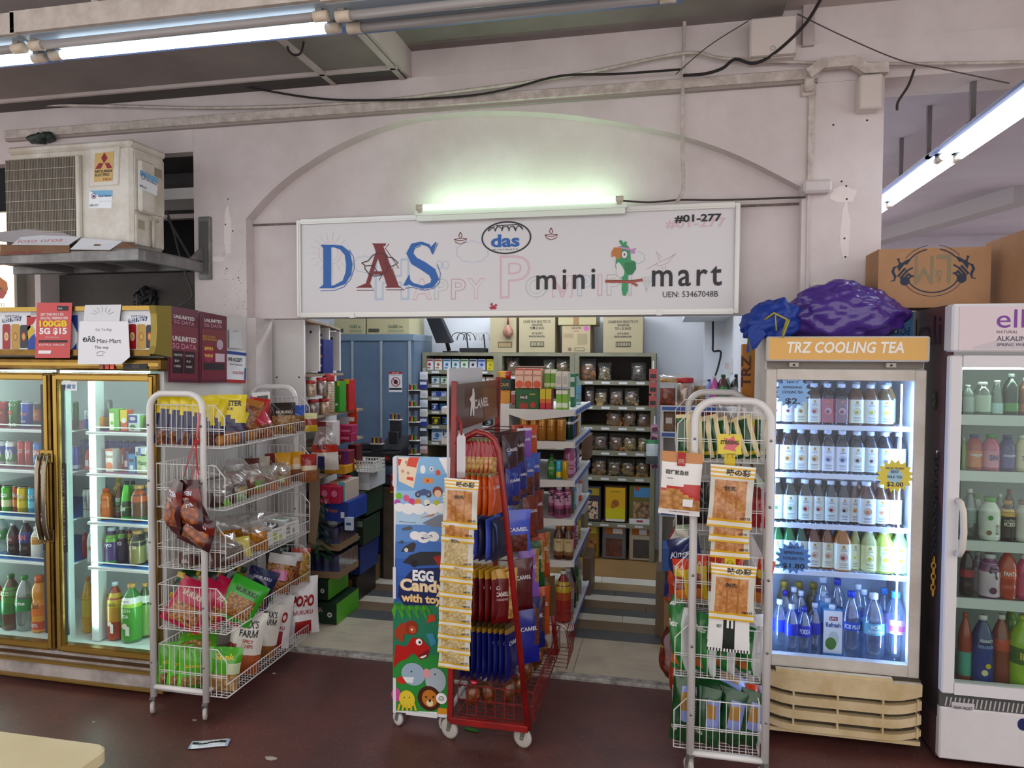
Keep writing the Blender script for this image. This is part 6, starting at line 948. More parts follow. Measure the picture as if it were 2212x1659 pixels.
LB(482, 556, 1342, 1475, -2.12, mx, mxw, 'cream cassava chips bag with red leaf, bottom basket', (-8, 10, 24), .09, 4); LB(535, 592, 1335, 1450, -2.13, lambda u, v: '3a7ab0' if u < .35 and .3 < v < .5 else ('a8763a' if v < .28 else 'e0dcd2'), mxw[:2], 'cream chips bag with blue leaf, bottom basket', (-8, 12, 28), .08, 4); LB(440, 520, 1340, 1440, -2.3, lambda u, v: 'c9c4bc' if v > .4 else '9a948c', mxw[:1], 'pale chips bag at the back of the bottom basket', (-4, 0, 40), .08, 4)
pop = lambda u, v: ('b02a30' if v < .3 and .2 < u < .8 else ('3a7a44' if u < .2 and v > .6 else 'e6e2e2')); popw = [('POPO', .15, .85, .5, .7, 'b0222c', dict(bold=.05, shear=.2)), ('MURUKU', .2, .8, .36, .44, 'b0222c')]
LB(560, 622, 1318, 1432, -2.13, pop, popw, 'white popo bag with red lettering and chilli, bottom basket', (-8, 8, 30), .08, 4); LB(618, 690, 1272, 1395, -2.13, lambda u, v: 'b02a30' if v < .28 and .2 < u < .8 else 'e9e5e6', popw, 'white popo bag with torn top, far end of bottom basket', (-8, 0, 36), .1, 4)
# bundle tied to the rack with red raffia
t = thing('raffia_string', 'red raffia string tied to the rack, holding four cone snack bags', 'string'); q = MB(); a = at(425, 900, 2.95)
q.tube([at(430, 893, 2.95), at(426, 945, 2.945)], .006, K('d98a8a', .6)); 
for u, v in ((395, 1035), (415, 1035), (425, 1042), (430, 1035), (400, 1020), (428, 1025)): q.tube([at(424, 945, 2.945), at((424+u)/2+RN()*8-4, (945+v)/2, 2.94), at(u, v, 2.94)], .0014, K('c22a2a', .6), 4)
q.tube([at(418, 950, 2.944), at(424, 965, 2.944), at(430, 948, 2.944)], .004, K('c22a2a', .6)); q.build('raffia', t)
CON = SNACK('c9833c', '7a4318', 38, h3='a8602a'); con = lambda u, v: CON if .18 < v < .6 and .1 < u < .9 else ('8a2f24' if .6 <= v < .85 else '54242a')
for k_, (u0, u1, v0, v1, y, rr, n_) in enumerate(((345, 402, 1030, 1150, 2.93, (0, 12, -25), 'left-hand'), (385, 448, 1035, 1148, 2.92, (0, -4, -5), 'front'), (415, 462, 1060, 1150, 2.95, (0, -20, 30), 'rearmost'), (375, 458, 1110, 1178, 2.93, (0, 22, 5), 'lowest'))):
    bagp(u0, u1, v0, v1, y, con, [('ZYEBI', .2, .8, .72, .8, 'e2e6f2', dict(bold=.03)), ('corn', .2, .6, .62, .67, 'e6d7c6')], '%s brown cone snack bag of the bundle hanging on the rack' % n_, 'cone snack bags hanging in a bundle', rr, .055, k_, pinch=.25, wr=.25)
# ---------------- right-hand wire rack ----------------
Yr = 3.03; t = thing('display_rack', 'white wire snack rack on the right of the doorway, beside the tea fridge', 'rack'); xa, xb = at(1497, 1200, Yr).x, at(1660, 1200, Yr).x; y1 = 3.93
uframe(t, xa, xb, Yr, .04, 1.578, .0165, rad=.085); uframe(t, xa, xb, y1, .085, 1.572, .0165, rad=.085)
for x in (xa, xb):
    for y in (Yr, y1): caster(t, x, y-.01, .086, .032)
q = MB()
for x in (xa, xb): q.tube([(x, Yr, .135), (x, y1, .135)], .011, RW, 8)
q.build('base_rail', t)
RZ = [(at(1560, b, Yr).z, at(1560, a, Yr).z) for a, b in ((890, 1000), (1043, 1151), (1203, 1311), (1361, 1472), (1521, 1630))]; xf = at(1464, 950, Yr).x
for zb, zt in RZ: basket(t, xb-.02, xf, Yr+.018, y1-.02, zb, zt, .07, .055)
GRR = 'snacks in the rack beside the tea fridge'
def RB(u0, u1, v0, v1, y, art, words, lab, rot=(-4, 0, 0), t_=.05, **k):
    k.setdefault('seed', int(u0)); o = bagp(u0, u1, v0, v1, y, art, words, lab+', tea fridge rack', GRR, rot, t_, **k); zz = [b+.005 for b, _ in RZ if abs(b-o.location.z) < .06]
    if zz and v1-v0 > 62: o.location.z = max(zz[0], o.location.z)
    return o
GB = lambda u, v: ('e3d2a2' if u > .72 or v > .9 else ('d9c23a' if .12 < v < .2 else '1f6a3c'))
for k_, (u, ry, n_) in enumerate(((1480, -8, 'front'), (1506, -10, 'second'), (1528, -16, 'third'), (1552, -24, 'fourth'), (1578, -30, 'fifth'), (1603, -34, 'sixth'), (1628, -28, 'seventh'), (1648, -4, 'last'))):
    RB(u-18, u+16, 902+(k_ % 3)*4, 997, 3.10+.012*k_, GB, [], '%s green and gold packet from the doorway side, top basket' % n_, (-4, ry*.6, -25), .025)
RB(1468, 1500, 895, 985, 3.3, lambda u, v: 'd9c02e' if v < .5 else 'c9a85a', [], 'yellow packet in the doorway corner of the top basket', (-4, 8, -60), .03)
loaf(.30, 3.45, RZ[0][0]+.01, .15, .12, .14, K('c9935a', .6, n2='b07c45', ns=9), 'round tan loaf in clear wrap in the top basket, rack beside the tea fridge', 10); D.objects['bread_pack']['group'] = GL
for k_, (u, c) in enumerate(((1540, 'd9c02e'), (1590, 'd6b82c'), (1612, 'd9ca5a'))): RB(u-14, u+14, 905, 960, 3.3, lambda u, v, c=c: c if u < .7 else 'b03a30', [], '%s small yellow packet behind the green ones' % ORD[k_], (-4, (k_-1)*12, 10), .03)
RB(1612, 1660, 1058, 1145, 3.14, lambda u, v: 'b8202a' if v < .75 else '8a1a22', [], 'glossy red packet in the second basket', (-4, 6, 6), .06, wr=.2)
for k_, (u0, u1) in enumerate(((1466, 1500), (1500, 1535), (1535, 1575), (1572, 1615))): RB(u0-6, u1+6, 1050+6*(k_ % 2), 1148, 3.13+.03*k_, lambda u, v: '1d1c20' if u < .8 else '3a3a34', [], '%s black packet in the second basket' % ORD[k_], (-4, (k_-2)*5, -20), .05, wr=.25)
RB(1600, 1650, 1035, 1085, 3.3, lambda u, v: '3f8a34', [], 'leafy green packet at the back of the second basket', (-4, 0, 0), .05, wr=.3); RB(1455, 1490, 1110, 1160, 3.2, lambda u, v: '6ab53a' if v > .3 else 'dfe0d0', [], 'lime green packet at the doorway side of the second basket', (-4, 0, -40), .05)
ori = lambda u, v: ('d9521f' if v > .72 else ('d9c02e' if u > .8 or v > .62 else (SNACK('c9602a', '8a3a18', 40) if v > .25 else 'd98a2c')))
for k_, (u0, u1, v0, v1, y) in enumerate(((1458, 1496, 1222, 1308, 3.08), (1492, 1530, 1215, 1312, 3.10), (1520, 1562, 1222, 1314, 3.13), (1556, 1600, 1225, 1316, 3.16), (1622, 1658, 1222, 1320, 3.10))): RB(u0, u1, v0, v1, y, ori, [('BIKA', .15, .8, .76, .86, 'e8d0a0', dict(bold=.03))] if k_ < 3 else [], '%s orange and yellow crisp bag in the third basket' % ORD[k_], (-4, (k_-2)*4, -22), .055)
RB(1448, 1535, 1160, 1255, 3.34, lambda u, v: ('c9ccdc' if v < .35 and u > .4 else '22306e'), [('King', .2, .8, .5, .68, 'd9dcea', dict(shear=.3))], 'large navy crisp bag bulging over the third basket', (-8, -20, -35), .1, wr=.2); RB(1442, 1490, 1235, 1300, 3.5, lambda u, v: 'c9501f', [], 'orange-red packet behind the crisp bags', (-4, -10, -40), .06)
cr_ = lambda u, v: ('c3c7c6' if u > .74 else ('d0813a' if .1 < v < .22 and u < .45 else '1f8a3c')); cw = [('Twister', .08, .6, .7, .8, 'e9efe6', dict(shear=.2))]
for k_, (u0, u1, v0, v1, y, ry) in enumerate(((1446, 1494, 1330, 1466, 3.10, -4), (1494, 1548, 1345, 1474, 3.09, 2), (1530, 1588, 1362, 1474, 3.13, 4), (1566, 1622, 1362, 1474, 3.16, 4), (1592, 1640, 1364, 1474, 3.12, 2))): RB(u0, u1, v0, v1, y, cr_, cw, '%s tall green crisp bag in the fourth basket' % ORD[k_], (-3, ry, -30), .06)
RB(1612, 1658, 1345, 1474, 3.13, lambda u, v: 'd9dade' if (u-.5)**2+(v-.5)**2 < .3 else 'b9bcc0', [], 'silver-backed crisp bag turned around in the fourth basket', (-3, 3, 30), .09); RB(1440, 1482, 1288, 1370, 3.2, lambda u, v: '1f8a3c' if v > .5 else 'b8342f', [('er', .3, .8, .7, .85, 'e9efe6', dict(bold=.03))], 'green crisp bag stacked above the fourth basket, doorway side', (-14, -10, -45), .07); RB(1545, 1600, 1290, 1360, 3.25, lambda u, v: '8a2f5a', [], 'magenta packet at the back of the fourth basket', (-4, 10, -10), .05)
nt = lambda u, v: ('8f9ad0' if u > .45 and .3 < v < .8 else '1d5a2e'); nut = lambda u, v: ('b08a4a' if (u-.68)**2+((v-.62)*1.3)**2 < .035 else nt(u, v))
for k_, (u0, u1, v0, v1, y, ry) in enumerate(((1444, 1490, 1470, 1622, 3.09, 3), (1496, 1550, 1505, 1630, 3.09, 3), (1534, 1594, 1512, 1634, 3.12, 9), (1578, 1632, 1515, 1636, 3.13, 10))): RB(u0, u1, v0, v1, y, nut, [('nuts', .1, .4, .2, .28, 'd9dcd2')], '%s dark green nut bag standing in the bottom basket' % ORD[k_], (-3, ry, -14), .06)
p = at(1545, 1500, 3.12); bag(p, .24, .17, .05, nut, [], 'dark green nut bag lying across the bottom basket, rack beside the tea fridge', GRR, (radians(-70), radians(14), radians(-8)), 3); RB(1606, 1640, 1478, 1560, 3.2, lambda u, v: 'd9561f', [], 'orange packet at the back of the bottom basket', (-4, 0, 0), .05); RB(1636, 1656, 1480, 1560, 3.2, lambda u, v: '8f9ac9', [], 'lilac packet at the back of the bottom basket', (-4, 0, 0), .04)
RB(1424, 1462, 1358, 1465, 3.62, lambda u, v: SNACK('a8401f', '6a2414', 40) if v < .55 else '6a1f24', [('Crackers', .15, .85, .6, .68, 'd9c23a')], 'maroon prawn cracker bag hanging over the doorway side, fourth basket', (-4, -12, -70), .08, pinch=.3); RB(1430, 1462, 1250, 1305, 3.66, lambda u, v: '24307a' if v > .3 else 'b5602a', [], 'navy packet at the far doorway corner of the third basket', (-4, 0, -60), .06); RB(1442, 1475, 1140, 1215, 3.6, lambda u, v: 'd9d2cc' if u > .4 else 'a8302c', [], 'white and red packet at the far end of the third basket', (-4, 0, -60), .06)
RB(1440, 1476, 1420, 1500, 3.5, lambda u, v: 'b04a24', [], 'rust packet at the far doorway corner of the bottom basket', (-4, 0, -60), .06)
# hung on its front
q = bagmesh(.168, .26, .02, lambda u, v: ('c98a3c' if v > .84 else ('e8e4e0' if v > .42+.1*u else ('c8352f' if v > .34+.08*sin(u*5) else (SNACK('d9a866', 'b07a3a', 40) if v > .1 else 'e2dedd')))), [('碳烤鱿鱼丝', .1, .68, .64, .72, '26221f'), ('SQUID', .14, .3, .57, .59, '55504c'), ('YUM FOOD', .25, .75, .04, .06, '8a5a50')], 4, 14, 24, wr=.05)
p = at(1466, 1112, 2.985); q.M = frame((.0, -.012, .205)); q.rect(-.02, .012, 0, .055, K('b8202a', .4), .004); q.text('好吃', -.016, .008, .008, .03, K('e8c9b0'), .005); q.M = frame((0, -.011, .04)); q.rect(.012, .052, 0, .03, K('e6e4e0', .4), .005); o = q.build('snack_bag'); o.location = (p.x, 2.985, p.z); o.rotation_euler = (0, radians(3), 0); tag(o, 'white squid snack pouch with red ribbon print hung at the rack corner', 'snack bag')
q = MB(); q.tube([at(1466, 1000, 2.98), at(1466, 985, 2.985), at(1480, 975, 3.03)], .002, STEEL, 4); tag(q.build('hook', o), None, None).location = V((0, 0, 0)); h_ = D.objects['hook']; h_.matrix_parent_inverse = Matrix.Translation((p.x, 2.985, p.z)).inverted()
Yh = 2.995; CARD = K('e3d24a', .4, 0, .3)
t = thing('hang_strip', 'yellow plastic hang strip with popping candy card on the rack front', 'hang strip'); q = MB(); on(q, Yh)
def slab(pts, m, z=.001): a = P2(Yh, pts); q.prism(a, z, m)
slab([(1551, 980), (1602, 982), (1600, 938), (1550, 937)], CARD); q.sheet(P2(Yh, [(1562, 970), (1570, 955), (1562, 945), (1576, 948), (1585, 940), (1588, 952), (1598, 960), (1588, 968), (1590, 976), (1575, 972)]), K('dd7a80', .4), .0015); T(q, Yh, 'STRIKING', 1556, 1596, 960, 951, K('4a3a2a', .4), .002, bold=.05, shear=.1); q.build('header_card', t)
q = MB(); on(q, Yh); slab([(1565, 1340), (1588, 1340), (1588, 980), (1565, 980)], K('d9c22a', .4))
for v in (990, 1050, 1110, 1170, 1220, 1280): q.rib(P2(Yh, [(1572, v), (1572, v-7), (1577, v-10), (1582, v-7), (1582, v)]), .003, K('a8921a', .4), .002)
q.build('strip', t); q = MB(); q.tube([at(1576, 940, Yh-.002), at(1577, 915, Yh), at(1582, 893, 3.04)], .0015, BLACK, 4); q.build('hook', t)
FISH = K('b8783c', .3, 0, .8, n2='d6a468', ns=45, bump=.5); SQ = K('d9c9a0', .4, 0, .6, n2='b59a5a', ns=90, bump=.4); CF = CLEAR('ffffff', .35, .08, .10, 'e0dcd4')
def fishpack(shred):
    def f(u, v):
        if v > .8: return 'e9e4d8' if int(v*32) % 2 else 'e0b92e'
        if v < .12: return 'e9e4d8' if int(v*36) % 2 else 'e0b92e'
        if .1 < u < .84 and v < .78: return SQ if shred else ('b8803f' if abs(u-.36) < .03 or abs(u-.61) < .03 else FISH)
        return 'cfcbc0'
    return f
FW_ = [('味の彩', .36, .9, .84, .95, '26221f', dict(bold=.03)), ('剑先', .32, .6, .6, .68, '2a2622'), ('NET:55', .74, .96, .15, .19, '2a2622')]
def fp(u0, u1, v0, v1, y, shred, lab, grp, ry=0, words=FW_): return bagp(u0, u1, v0, v1, y, fishpack(shred), words, lab, grp, (0, ry, 0), .016, int(v0), nx=20, nz=30, wr=.22)
GF = 'dried fish packs on the yellow strip'
for k_, (a, lab) in enumerate((((1527, 1622, 1004, 1140), 'uppermost dried fish pack on the yellow strip, brown fillet'), ((1531, 1616, 1050, 1172), 'dried fish pack second on the yellow strip, only its wavy base showing'), ((1534, 1618, 1082, 1206), 'dried fish pack third on the yellow strip'))): fp(*a, Yh-.035+.016*k_, 0, lab, GF, (3, 2, 1)[k_])
fp(1531, 1627, 1217, 1340, Yh-.03, 0, 'dried fish pack lowest on the yellow strip, above the white packets', GF, 2)
for k_, (v0, v1) in enumerate(((1300, 1408), (1278, 1392))):
    bagp(1527, 1618, v0, v1, Yh-.012+.01*k_, lambda u, v: ('e9e9e6' if int(u*28) % 2 else '35383a') if v < .09 else ('1f2d26' if .36 < u < .66 else 'e3e3e0'), [('n', .44, .6, .5, .72, 'e6e9e4', dict(bold=.03)), ('BEST', .2, .32, .5, .56, '3a4a40')], '%s white and dark green packet under the lowest fish pack' % ('front', 'rear')[k_], GF, (0, 1, 0), .012, k_, nx=28, nz=16, wr=.05)
# ---------------- red nut rack ----------------
RR = K('a82a26', .38, 0, .3, n2='8f2220', ns=7); RR2 = K('8a2422', .4); Yc = 3.04; xk = -.925; yb = 3.88; cx = lambda u, v: (at(u, v, Yc).x, at(u, v, Yc).z)
t = thing('nut_rack', 'red metal nut rack on casters with brown header, in the middle of the doorway', 'rack')
q = MB()
def bar(a, b, w_, m=RR):
    a, b = V(a), V(b); d = b-a; L = d.length; q.M = frame(a, d, (0, 1, 0)); q.box(0, L, -w_/2, w_/2, -w_/2, w_/2, m, .003); q.M = Matrix.Identity(4)
xfr_ = lambda z: cx(1078, 975)[0]+(cx(1141, 1588)[0]-cx(1078, 975)[0])*(cx(1078, 975)[1]-z)/(cx(1078, 975)[1]-.1)
for y in (Yc, yb):
    bar((xk-.018, y, .1), (xk, y, 1.645), .026); L = [(xk, 1.365), cx(1030, 932), cx(1052, 938), cx(1068, 950), cx(1078, 975), cx(1141, 1588)]; L[-1] = (L[-1][0], .1)
    q.tube([(x, y, z) for x, z in L], .0135, RR, 8) if y == Yc else q.tube([(xfr_(.42), y, .42), (L[-1][0], y, .1)], .0135, RR, 8)
    bar((xk-.018, y, .105), (L[-1][0], y, .105), .03)
bar((xk-.018, Yc, .105), (xk-.018, yb, .105), .03); bar((L[-1][0], Yc, .105), (L[-1][0], yb, .105), .03); bar((xk, Yc, 1.635), (xk, yb, 1.635), .02); bar((xk, Yc, 1.405), (xk, yb, 1.405), .02); q.build('frame', t)
xfr = lambda z: L[4][0]+(L[5][0]-L[4][0])*(L[4][1]-z)/(L[4][1]-L[5][1])
for x in (xk-.02, L[-1][0]-.02):
    for y in (Yc+.04, yb-.04): caster(t, x, y-.012, .09, .045, K('b5afa6', .5), K('7d7a76', .4, .5), 1.2)
q = MB(); MAR = K('5a2422', .3, 0, .4); q.box(xk-.012, xk+.004, Yc+.015, yb-.015, 1.42, 1.63, MAR); q.M = frame((xk+.0045, 0, 0), (0, 1, 0))
def CX(u, v): p = ax(u, v, xk+.005); return (p.y, p.z)
q.sheet([CX(1046, 905), CX(1073, 895), CX(1072, 838), CX(1044, 838)], K('8a5a2e', .4), .0005); q.sheet([CX(1006, 880), CX(1046, 876), CX(1044, 838), CX(1006, 840)], K('6a3a2a', .4), .0004)
a, b = CX(1024, 884), CX(1055, 856); q.text('CAMEL', a[0], b[0], a[1], b[1], K('e6dfd9', .4), .0015, bold=.04); a, b = CX(1026, 894), CX(1052, 889); q.text('Ever fresh', a[0], b[0], a[1], b[1], K('a8807a', .4), .0015, shear=.2)
q.sheet([CX(*p) for p in ((1015, 898), (1017, 870), (1014, 862), (1020, 852), (1020, 840), (1023, 838), (1025, 852), (1024, 898), (1021, 898), (1020, 880), (1018, 898))], K('e6dfd9', .4), .0015); q.build('header_board', t)
q = MB(); q.box(xk-.055, xk-.045, 3.1, 3.7, 1.05, 1.70, K('d3d2d6', .5)); q.build('back_panel', t)
HZ = [1.375, at(1080, 1026, 3.1).z, at(1080, 1122, 3.1).z, at(1080, 1232, 3.1).z, at(1080, 1345, 3.1).z]; SL = [3.09, 3.26, 3.43, 3.60, 3.77]
for z in HZ[1:]: q = MB(); q.tube([(xk-.01, Yc, z), (xk-.01, yb, z)], .006, RR2, 6); q.build('hook_rail', t)
q = MB(); q.tube([(xk-.004, Yc, HZ[0]), (xk-.004, yb, HZ[0])], .006, RR2, 6); q.build('hook_rail', t)
for z in HZ:
    for y in SL: q = MB(); x = xfr(z)-.02; q.tube([(xk, y, z), (x-.02, y, z), (x, y, z+.012)], .0028, RR2, 5); q.build('hook', t)
q = MB(); z0, z1 = .13, .265; x0, x1 = xk+.015, xfr(.2)+.03
for z in (z0, z1): q.tube([(x0, Yc+.01, z), (x1, Yc+.01, z), (x1, yb-.02, z), (x0, yb-.02, z)], .0035, RR2, 5, True)
for i in range(9): x = x0+(x1-x0)*i/8; q.tube([(x, Yc+.01, z1), (x, Yc+.01, z0), (x, yb-.02, z0), (x, yb-.02, z1)], .0022, RR2, 4, caps=False)
for i in range(24): y = Yc+.01+(yb-Yc-.03)*i/23; q.tube([(x1, y, z1), (x1, y, z0), (x0, y, z0)], .002, RR2, 4, caps=False)
q.tube([(x0, Yc+.01, .2), (x1, Yc+.01, .2), (x1, yb-.02, .2)], .0025, RR2, 4); q.build('basket', t)
q = MB(); xs_ = xfr(.35)+.12
for k_ in range(6): y = 3.62+.05*k_; q.tube([(x1, y, .14), (xs_, y, .14), (xs_+.01, y, .24), (xs_-.01, y, .34), (x1+.01, y, .37)], .002, RR2, 4)
for z in (.14, .24, .34): q.tube([(xs_, 3.60, z), (xs_, yb, z)], .0025, RR2, 4)
q.build('side_basket', t)
GN_ = 'nut packets hanging on the red rack'; CSH = SNACK('dcbd80', 'a87c40', 42, h3='c9a564'); ALM = SNACK('8a4a2a', '5a2a18', 42)
cashew = lambda u, v: CSH if v < .52 and .08 < u < .92 else ('b02030' if v < .93 else '8f8a5a')
def nut(row, slot, k, n, w_, h, art, words, lab, rz=90, t_=.028, dz=0, pinch=0):
    z = HZ[row]; x = xk+.03+(xfr(z)-.03-xk-.03)*(k+.5)/n; x += .045 if slot and k >= n-1 else 0; o = bag((x, SL[slot]+.004, z-h+.012+dz), w_, h, t_, art, words, lab+', red rack', GN_, (0, 0, radians(rz)), row*10+k, pinch=pinch)
    return o
CAM = [('CAMEL', .15, .85, .62, .7, 'e6e2e6', dict(bold=.03))]
for k_ in range(7): nut(0, 0, k_, 7, .05, .165, cashew, [], '%s cashew bag with red top along the upper hooks' % ORD[k_], 16+k_*2, .03, pinch=.4)
dkm = lambda u, v: '4a1418' if v > .25 else '5f1c20'
for k_ in range(2): nut(0, 1, 5+k_, 7, .12, .2, dkm, CAM, '%s maroon nut packet on the second upper hook' % ORD[k_], 62); nut(0, 2, 5+k_, 7, .12, .2, dkm, CAM, '%s maroon nut packet on the third upper hook' % ORD[k_], 62)
nut(0, 3, 6, 7, .1, .17, lambda u, v: '9a5fc0' if v < .95 else 'd9cfe0', CAM, 'purple nut packet on the fourth upper hook', 50); nut(0, 4, 5, 7, .1, .18, lambda u, v: 'c9601f', CAM, 'first orange nut packet on the last upper hook', 50); nut(0, 4, 6, 7, .1, .18, lambda u, v: 'd0691f', CAM, 'second orange nut packet on the last upper hook', 50)
orn = lambda u, v: 'd9701f' if v < .92 else 'a88a5a'
for k_ in range(6): nut(1, 0, k_, 6, .11, .19, orn, CAM, '%s orange nut packet on the second row of hooks' % ORD[k_], 68)
nvy = lambda u, v: '2a3590' if v > .25 else (ALM if u > .4 and v > .06 else '24307a')
for s_ in (1, 2):
    for k_ in (4, 5): nut(1, s_, k_, 6, .11, .18, nvy, CAM, '%s navy nut packet on the second row, %s hook' % (('inner', 'outer')[k_-4], ORD[s_]), 60)
lb = lambda u, v: ALM if v < .5 and .15 < u < .85 else '4f6ac0'
nut(1, 3, 5, 6, .11, .2, lb, CAM, 'sky blue nut packet with almond window on the second row', 52); nut(1, 4, 5, 6, .11, .21, lb, CAM, 'second sky blue nut packet at the far end of the second row', 52)
peri = lambda u, v: '5468c4' if v > .06 else '3f52a8'
for k_ in range(6): nut(2, 0, k_, 6, .13, .19, peri if k_ % 2 == 0 else (lambda u, v: '262a4a'), [], '%s blue nut packet on the third row of hooks' % ORD[k_], 72)
nut(2, 1, 5, 6, .14, .2, lambda u, v: (ALM if u < .5 else SNACK('8a3a24', '5a2014', 42)) if v < .45 and .08 < u < .92 else '5066cc', [('CAMEL', .1, .9, .5, .6, 'e9e9f2', dict(bold=.03))], 'blue twin-window nut packet facing out on the third row', 30); nut(2, 1, 4, 6, .14, .2, peri, CAM, 'blue nut packet behind the twin-window one, third row', 50)
for k_, s_ in enumerate((3, 4)): nut(2, s_, 5, 6, .11, .22, lambda u, v: SNACK('a8502a', '7a2f18', 42) if v < .35 else '8a3f24', CAM, '%s rust-brown nut packet at the far end of the third row' % ORD[k_], 52)
mar = lambda u, v: '7a1f22' if v < .82 else 'c9a03a'
for k_ in range(6): nut(3, 0, k_, 7, .12, .235, mar, CAM if k_ > 2 else [], '%s maroon nut packet with gold top on the fourth row' % ORD[k_], 70)
nut(3, 0, 6, 7, .12, .25, lambda u, v: (CSH if u > .66 and .05 < v < .85 else ('7a1f22' if v < .84 else 'c9a03a')), [('CAMEL', .08, .6, .52, .6, 'e9e2dc', dict(bold=.03)), ('CASHEWS', .1, .58, .44, .48, 'c9b0a8')], 'maroon cashew packet with nut strip facing out on the fourth row', 30)
for s_, c, n_ in ((1, '6a1c20', 'maroon'), (2, '9a6ac8', 'purple'), (3, '1f6a3c', 'green'), (4, 'c9601f', 'orange')): nut(3, s_, 6, 7, .12, .25, lambda u, v, c=c: (CSH if u > .7 and v > .3 and c != '6a1c20' else c), CAM, '%s nut packet facing out on the fourth row' % n_, 40)
dbl = lambda u, v: '1f2a78' if v < .85 else ('a8863a' if v < .92 else '5a4a2a')
for k_ in range(9): nut(4, 0, k_, 9, .12, .26, dbl, CAM if k_ > 4 else [], '%s dark blue nut packet with gold top on the lowest row' % ORD[k_], 74)
nut(4, 1, 8, 9, .13, .26, lambda u, v: ALM if u > .7 and v > .3 else '22309a', CAM, 'blue peanut packet facing out on the lowest row', 38); nut(4, 2, 8, 9, .13, .26, lambda u, v: ALM if u > .7 and v > .3 else '1f2a7a', CAM, 'darker blue peanut packet facing out on the lowest row', 40); nut(4, 3, 8, 9, .12, .26, lambda u, v: 'c9601f', CAM, 'orange nut packet facing out on the lowest row', 42); nut(4, 4, 8, 9, .12, .22, lambda u, v: '7a5a2a', [], 'olive nut packet at the far end of the lowest row', 42)
tw = SNACK('b87a3a', '6a3a18', 36, h3='8f5a28')
for k_, (u, y, rr) in enumerate(((1012, 3.10, 12), (1060, 3.12, -10), (1092, 3.16, 16), (1120, 3.24, -14), (1140, 3.4, 8), (1155, 3.55, -8), (1168, 3.7, 10))):
    p = at(u, 1540, y); x = min(max(p.x, x0+.05), x1-.05); q = MB(); q.lathe([(.004, .006), (.03, .05), (.036, .09), (.026, .115), (.008, .128)], tw, 9); q.lathe([(.008, .128), (.02, .155)], K('c02a48' if k_ % 2 == 0 else 'a8a29a', .25, .2, .5), 9)
    o = one('snack_cone', q, '%s foil-tied cone of snacks in the red rack basket' % ORD[k_], 'snack cone', (x, y, z0+.004), 0, 'tied cones in the red rack basket'); o.rotation_euler = (radians(rr), radians(rr*.7), k_)
q = MB(); on(q, 2.99); a = P2(2.99, [(987, 1032), (1005, 1032), (1006, 945), (1000, 935), (993, 935), (987, 945)]); q.prism(a, .0015, CLEAR('f4f4f6', .3, .1, .35, 'e4e4ea')); q.M = Matrix.Identity(4); q.tube([at(997, 940, 2.989), at(996, 915, 2.99), at(990, 902, 3.03)], .005, K('b5352c', .5), 6)
one('hang_strip', q, 'clear plastic hang strip with red tag on the red nut rack', 'hang strip')
GF2 = 'dried squid packs on the clear strip'; ls = ['top of the clear strip, brown fillet', 'second on the clear strip, sliver of brown fillet', 'third on the clear strip, pale shreds', 'fourth on the clear strip', 'fifth on the clear strip', 'sixth on the clear strip', 'seventh on the clear strip', 'eighth on the clear strip', 'ninth on the clear strip', 'lowest on the clear strip']
for k_, a in enumerate(((954, 1033, 1033, 1141), (951, 1026, 1066, 1172), (948, 1024, 1128, 1233), (947, 1023, 1160, 1260), (947, 1022, 1192, 1293), (946, 1021, 1223, 1324), (945, 1020, 1254, 1355), (943, 1019, 1282, 1383), (942, 1018, 1312, 1413), (944, 1016, 1345, 1445))): fp(*a, 2.905+.0095*k_, k_ > 1, 'dried seafood pack '+ls[k_], GF2, 2)
# ---------------- egg candy stand ----------------
Ye_ = 3.105; t = thing('candy_stand', 'white-edged candy stand with egg candy poster, standing left of the red rack', 'stand'); a, b = at(857, 985, Ye_), at(968, 1545, Ye_); x0, x1, z0, z1 = a.x-.015, -.972, .075, 1.288
q = MB(); q.box(x0, x1, Ye_, Ye_+.03, z0, z1, K('e2e2e2', .5)); q.build('board', t); q = MB()
for x_ in (x0+.012, x1-.012): q.tube([(x_, Ye_+.045, z0), (x_, Ye_+.045, 1.2)], .012, RW, 8); q.tube([(x_, Ye_+.045, z0+.01), (x_, Ye_+.34, z0+.01)], .012, RW, 8)
q.tube([(x0+.012, Ye_+.34, z0+.01), (x1-.012, Ye_+.34, z0+.01)], .012, RW, 8); q.build('base_frame', t)
q = MB()
for u0, u1, v0, v1 in ((849, 858, 1068-80, 1050), (849, 856, 1225, 1292), (849, 856, 1464, 1538)): q = MB(); p_, r_ = at(u0, v1, Ye_), at(u1, v0, Ye_); q.box(x0-.003, r_.x, Ye_-.006, Ye_, p_.z, r_.z, K('d9d6da', .5)); q.build('edge_tape', t)
q = MB(); q.box(at(878, 1535, Ye_).x, at(945, 1535, Ye_).x, Ye_-.006, Ye_, z0-.004, z0+.014, K('dcdadc', .5)); q.build('edge_tape', t)
q = MB(); y = Ye_-.001; on(q, y); F1 = lambda *p: P2(y, [(820+a/2.592, 960+b/2.592) for a, b in p])
def fl(m, *p, z=.0006): q.sheet(F1(*p), K(m, .35, 0, .2), z)
def dd(m, a, b, r, z=.0009, ry=None): (px_, pz_), = F1((a, b)); k = mpp(910, y)/2.592; q.disc(px_, pz_, r*k, K(m, .35), z, 18, (ry or r)*k)
sky = ['8fbfe4', '7fb2e0', '9cc4e6', 'b9d4ea', '6f9cd4', '5584c8', '4574c0', '3f6cb8', '3a66b4']
for i in range(9): fl(sky[i], (98-2*i, 68+95*i), (400, 72+95*i), (400, 72+95*(i+1)), (96-2*i, 68+95*(i+1)), z=.0003)
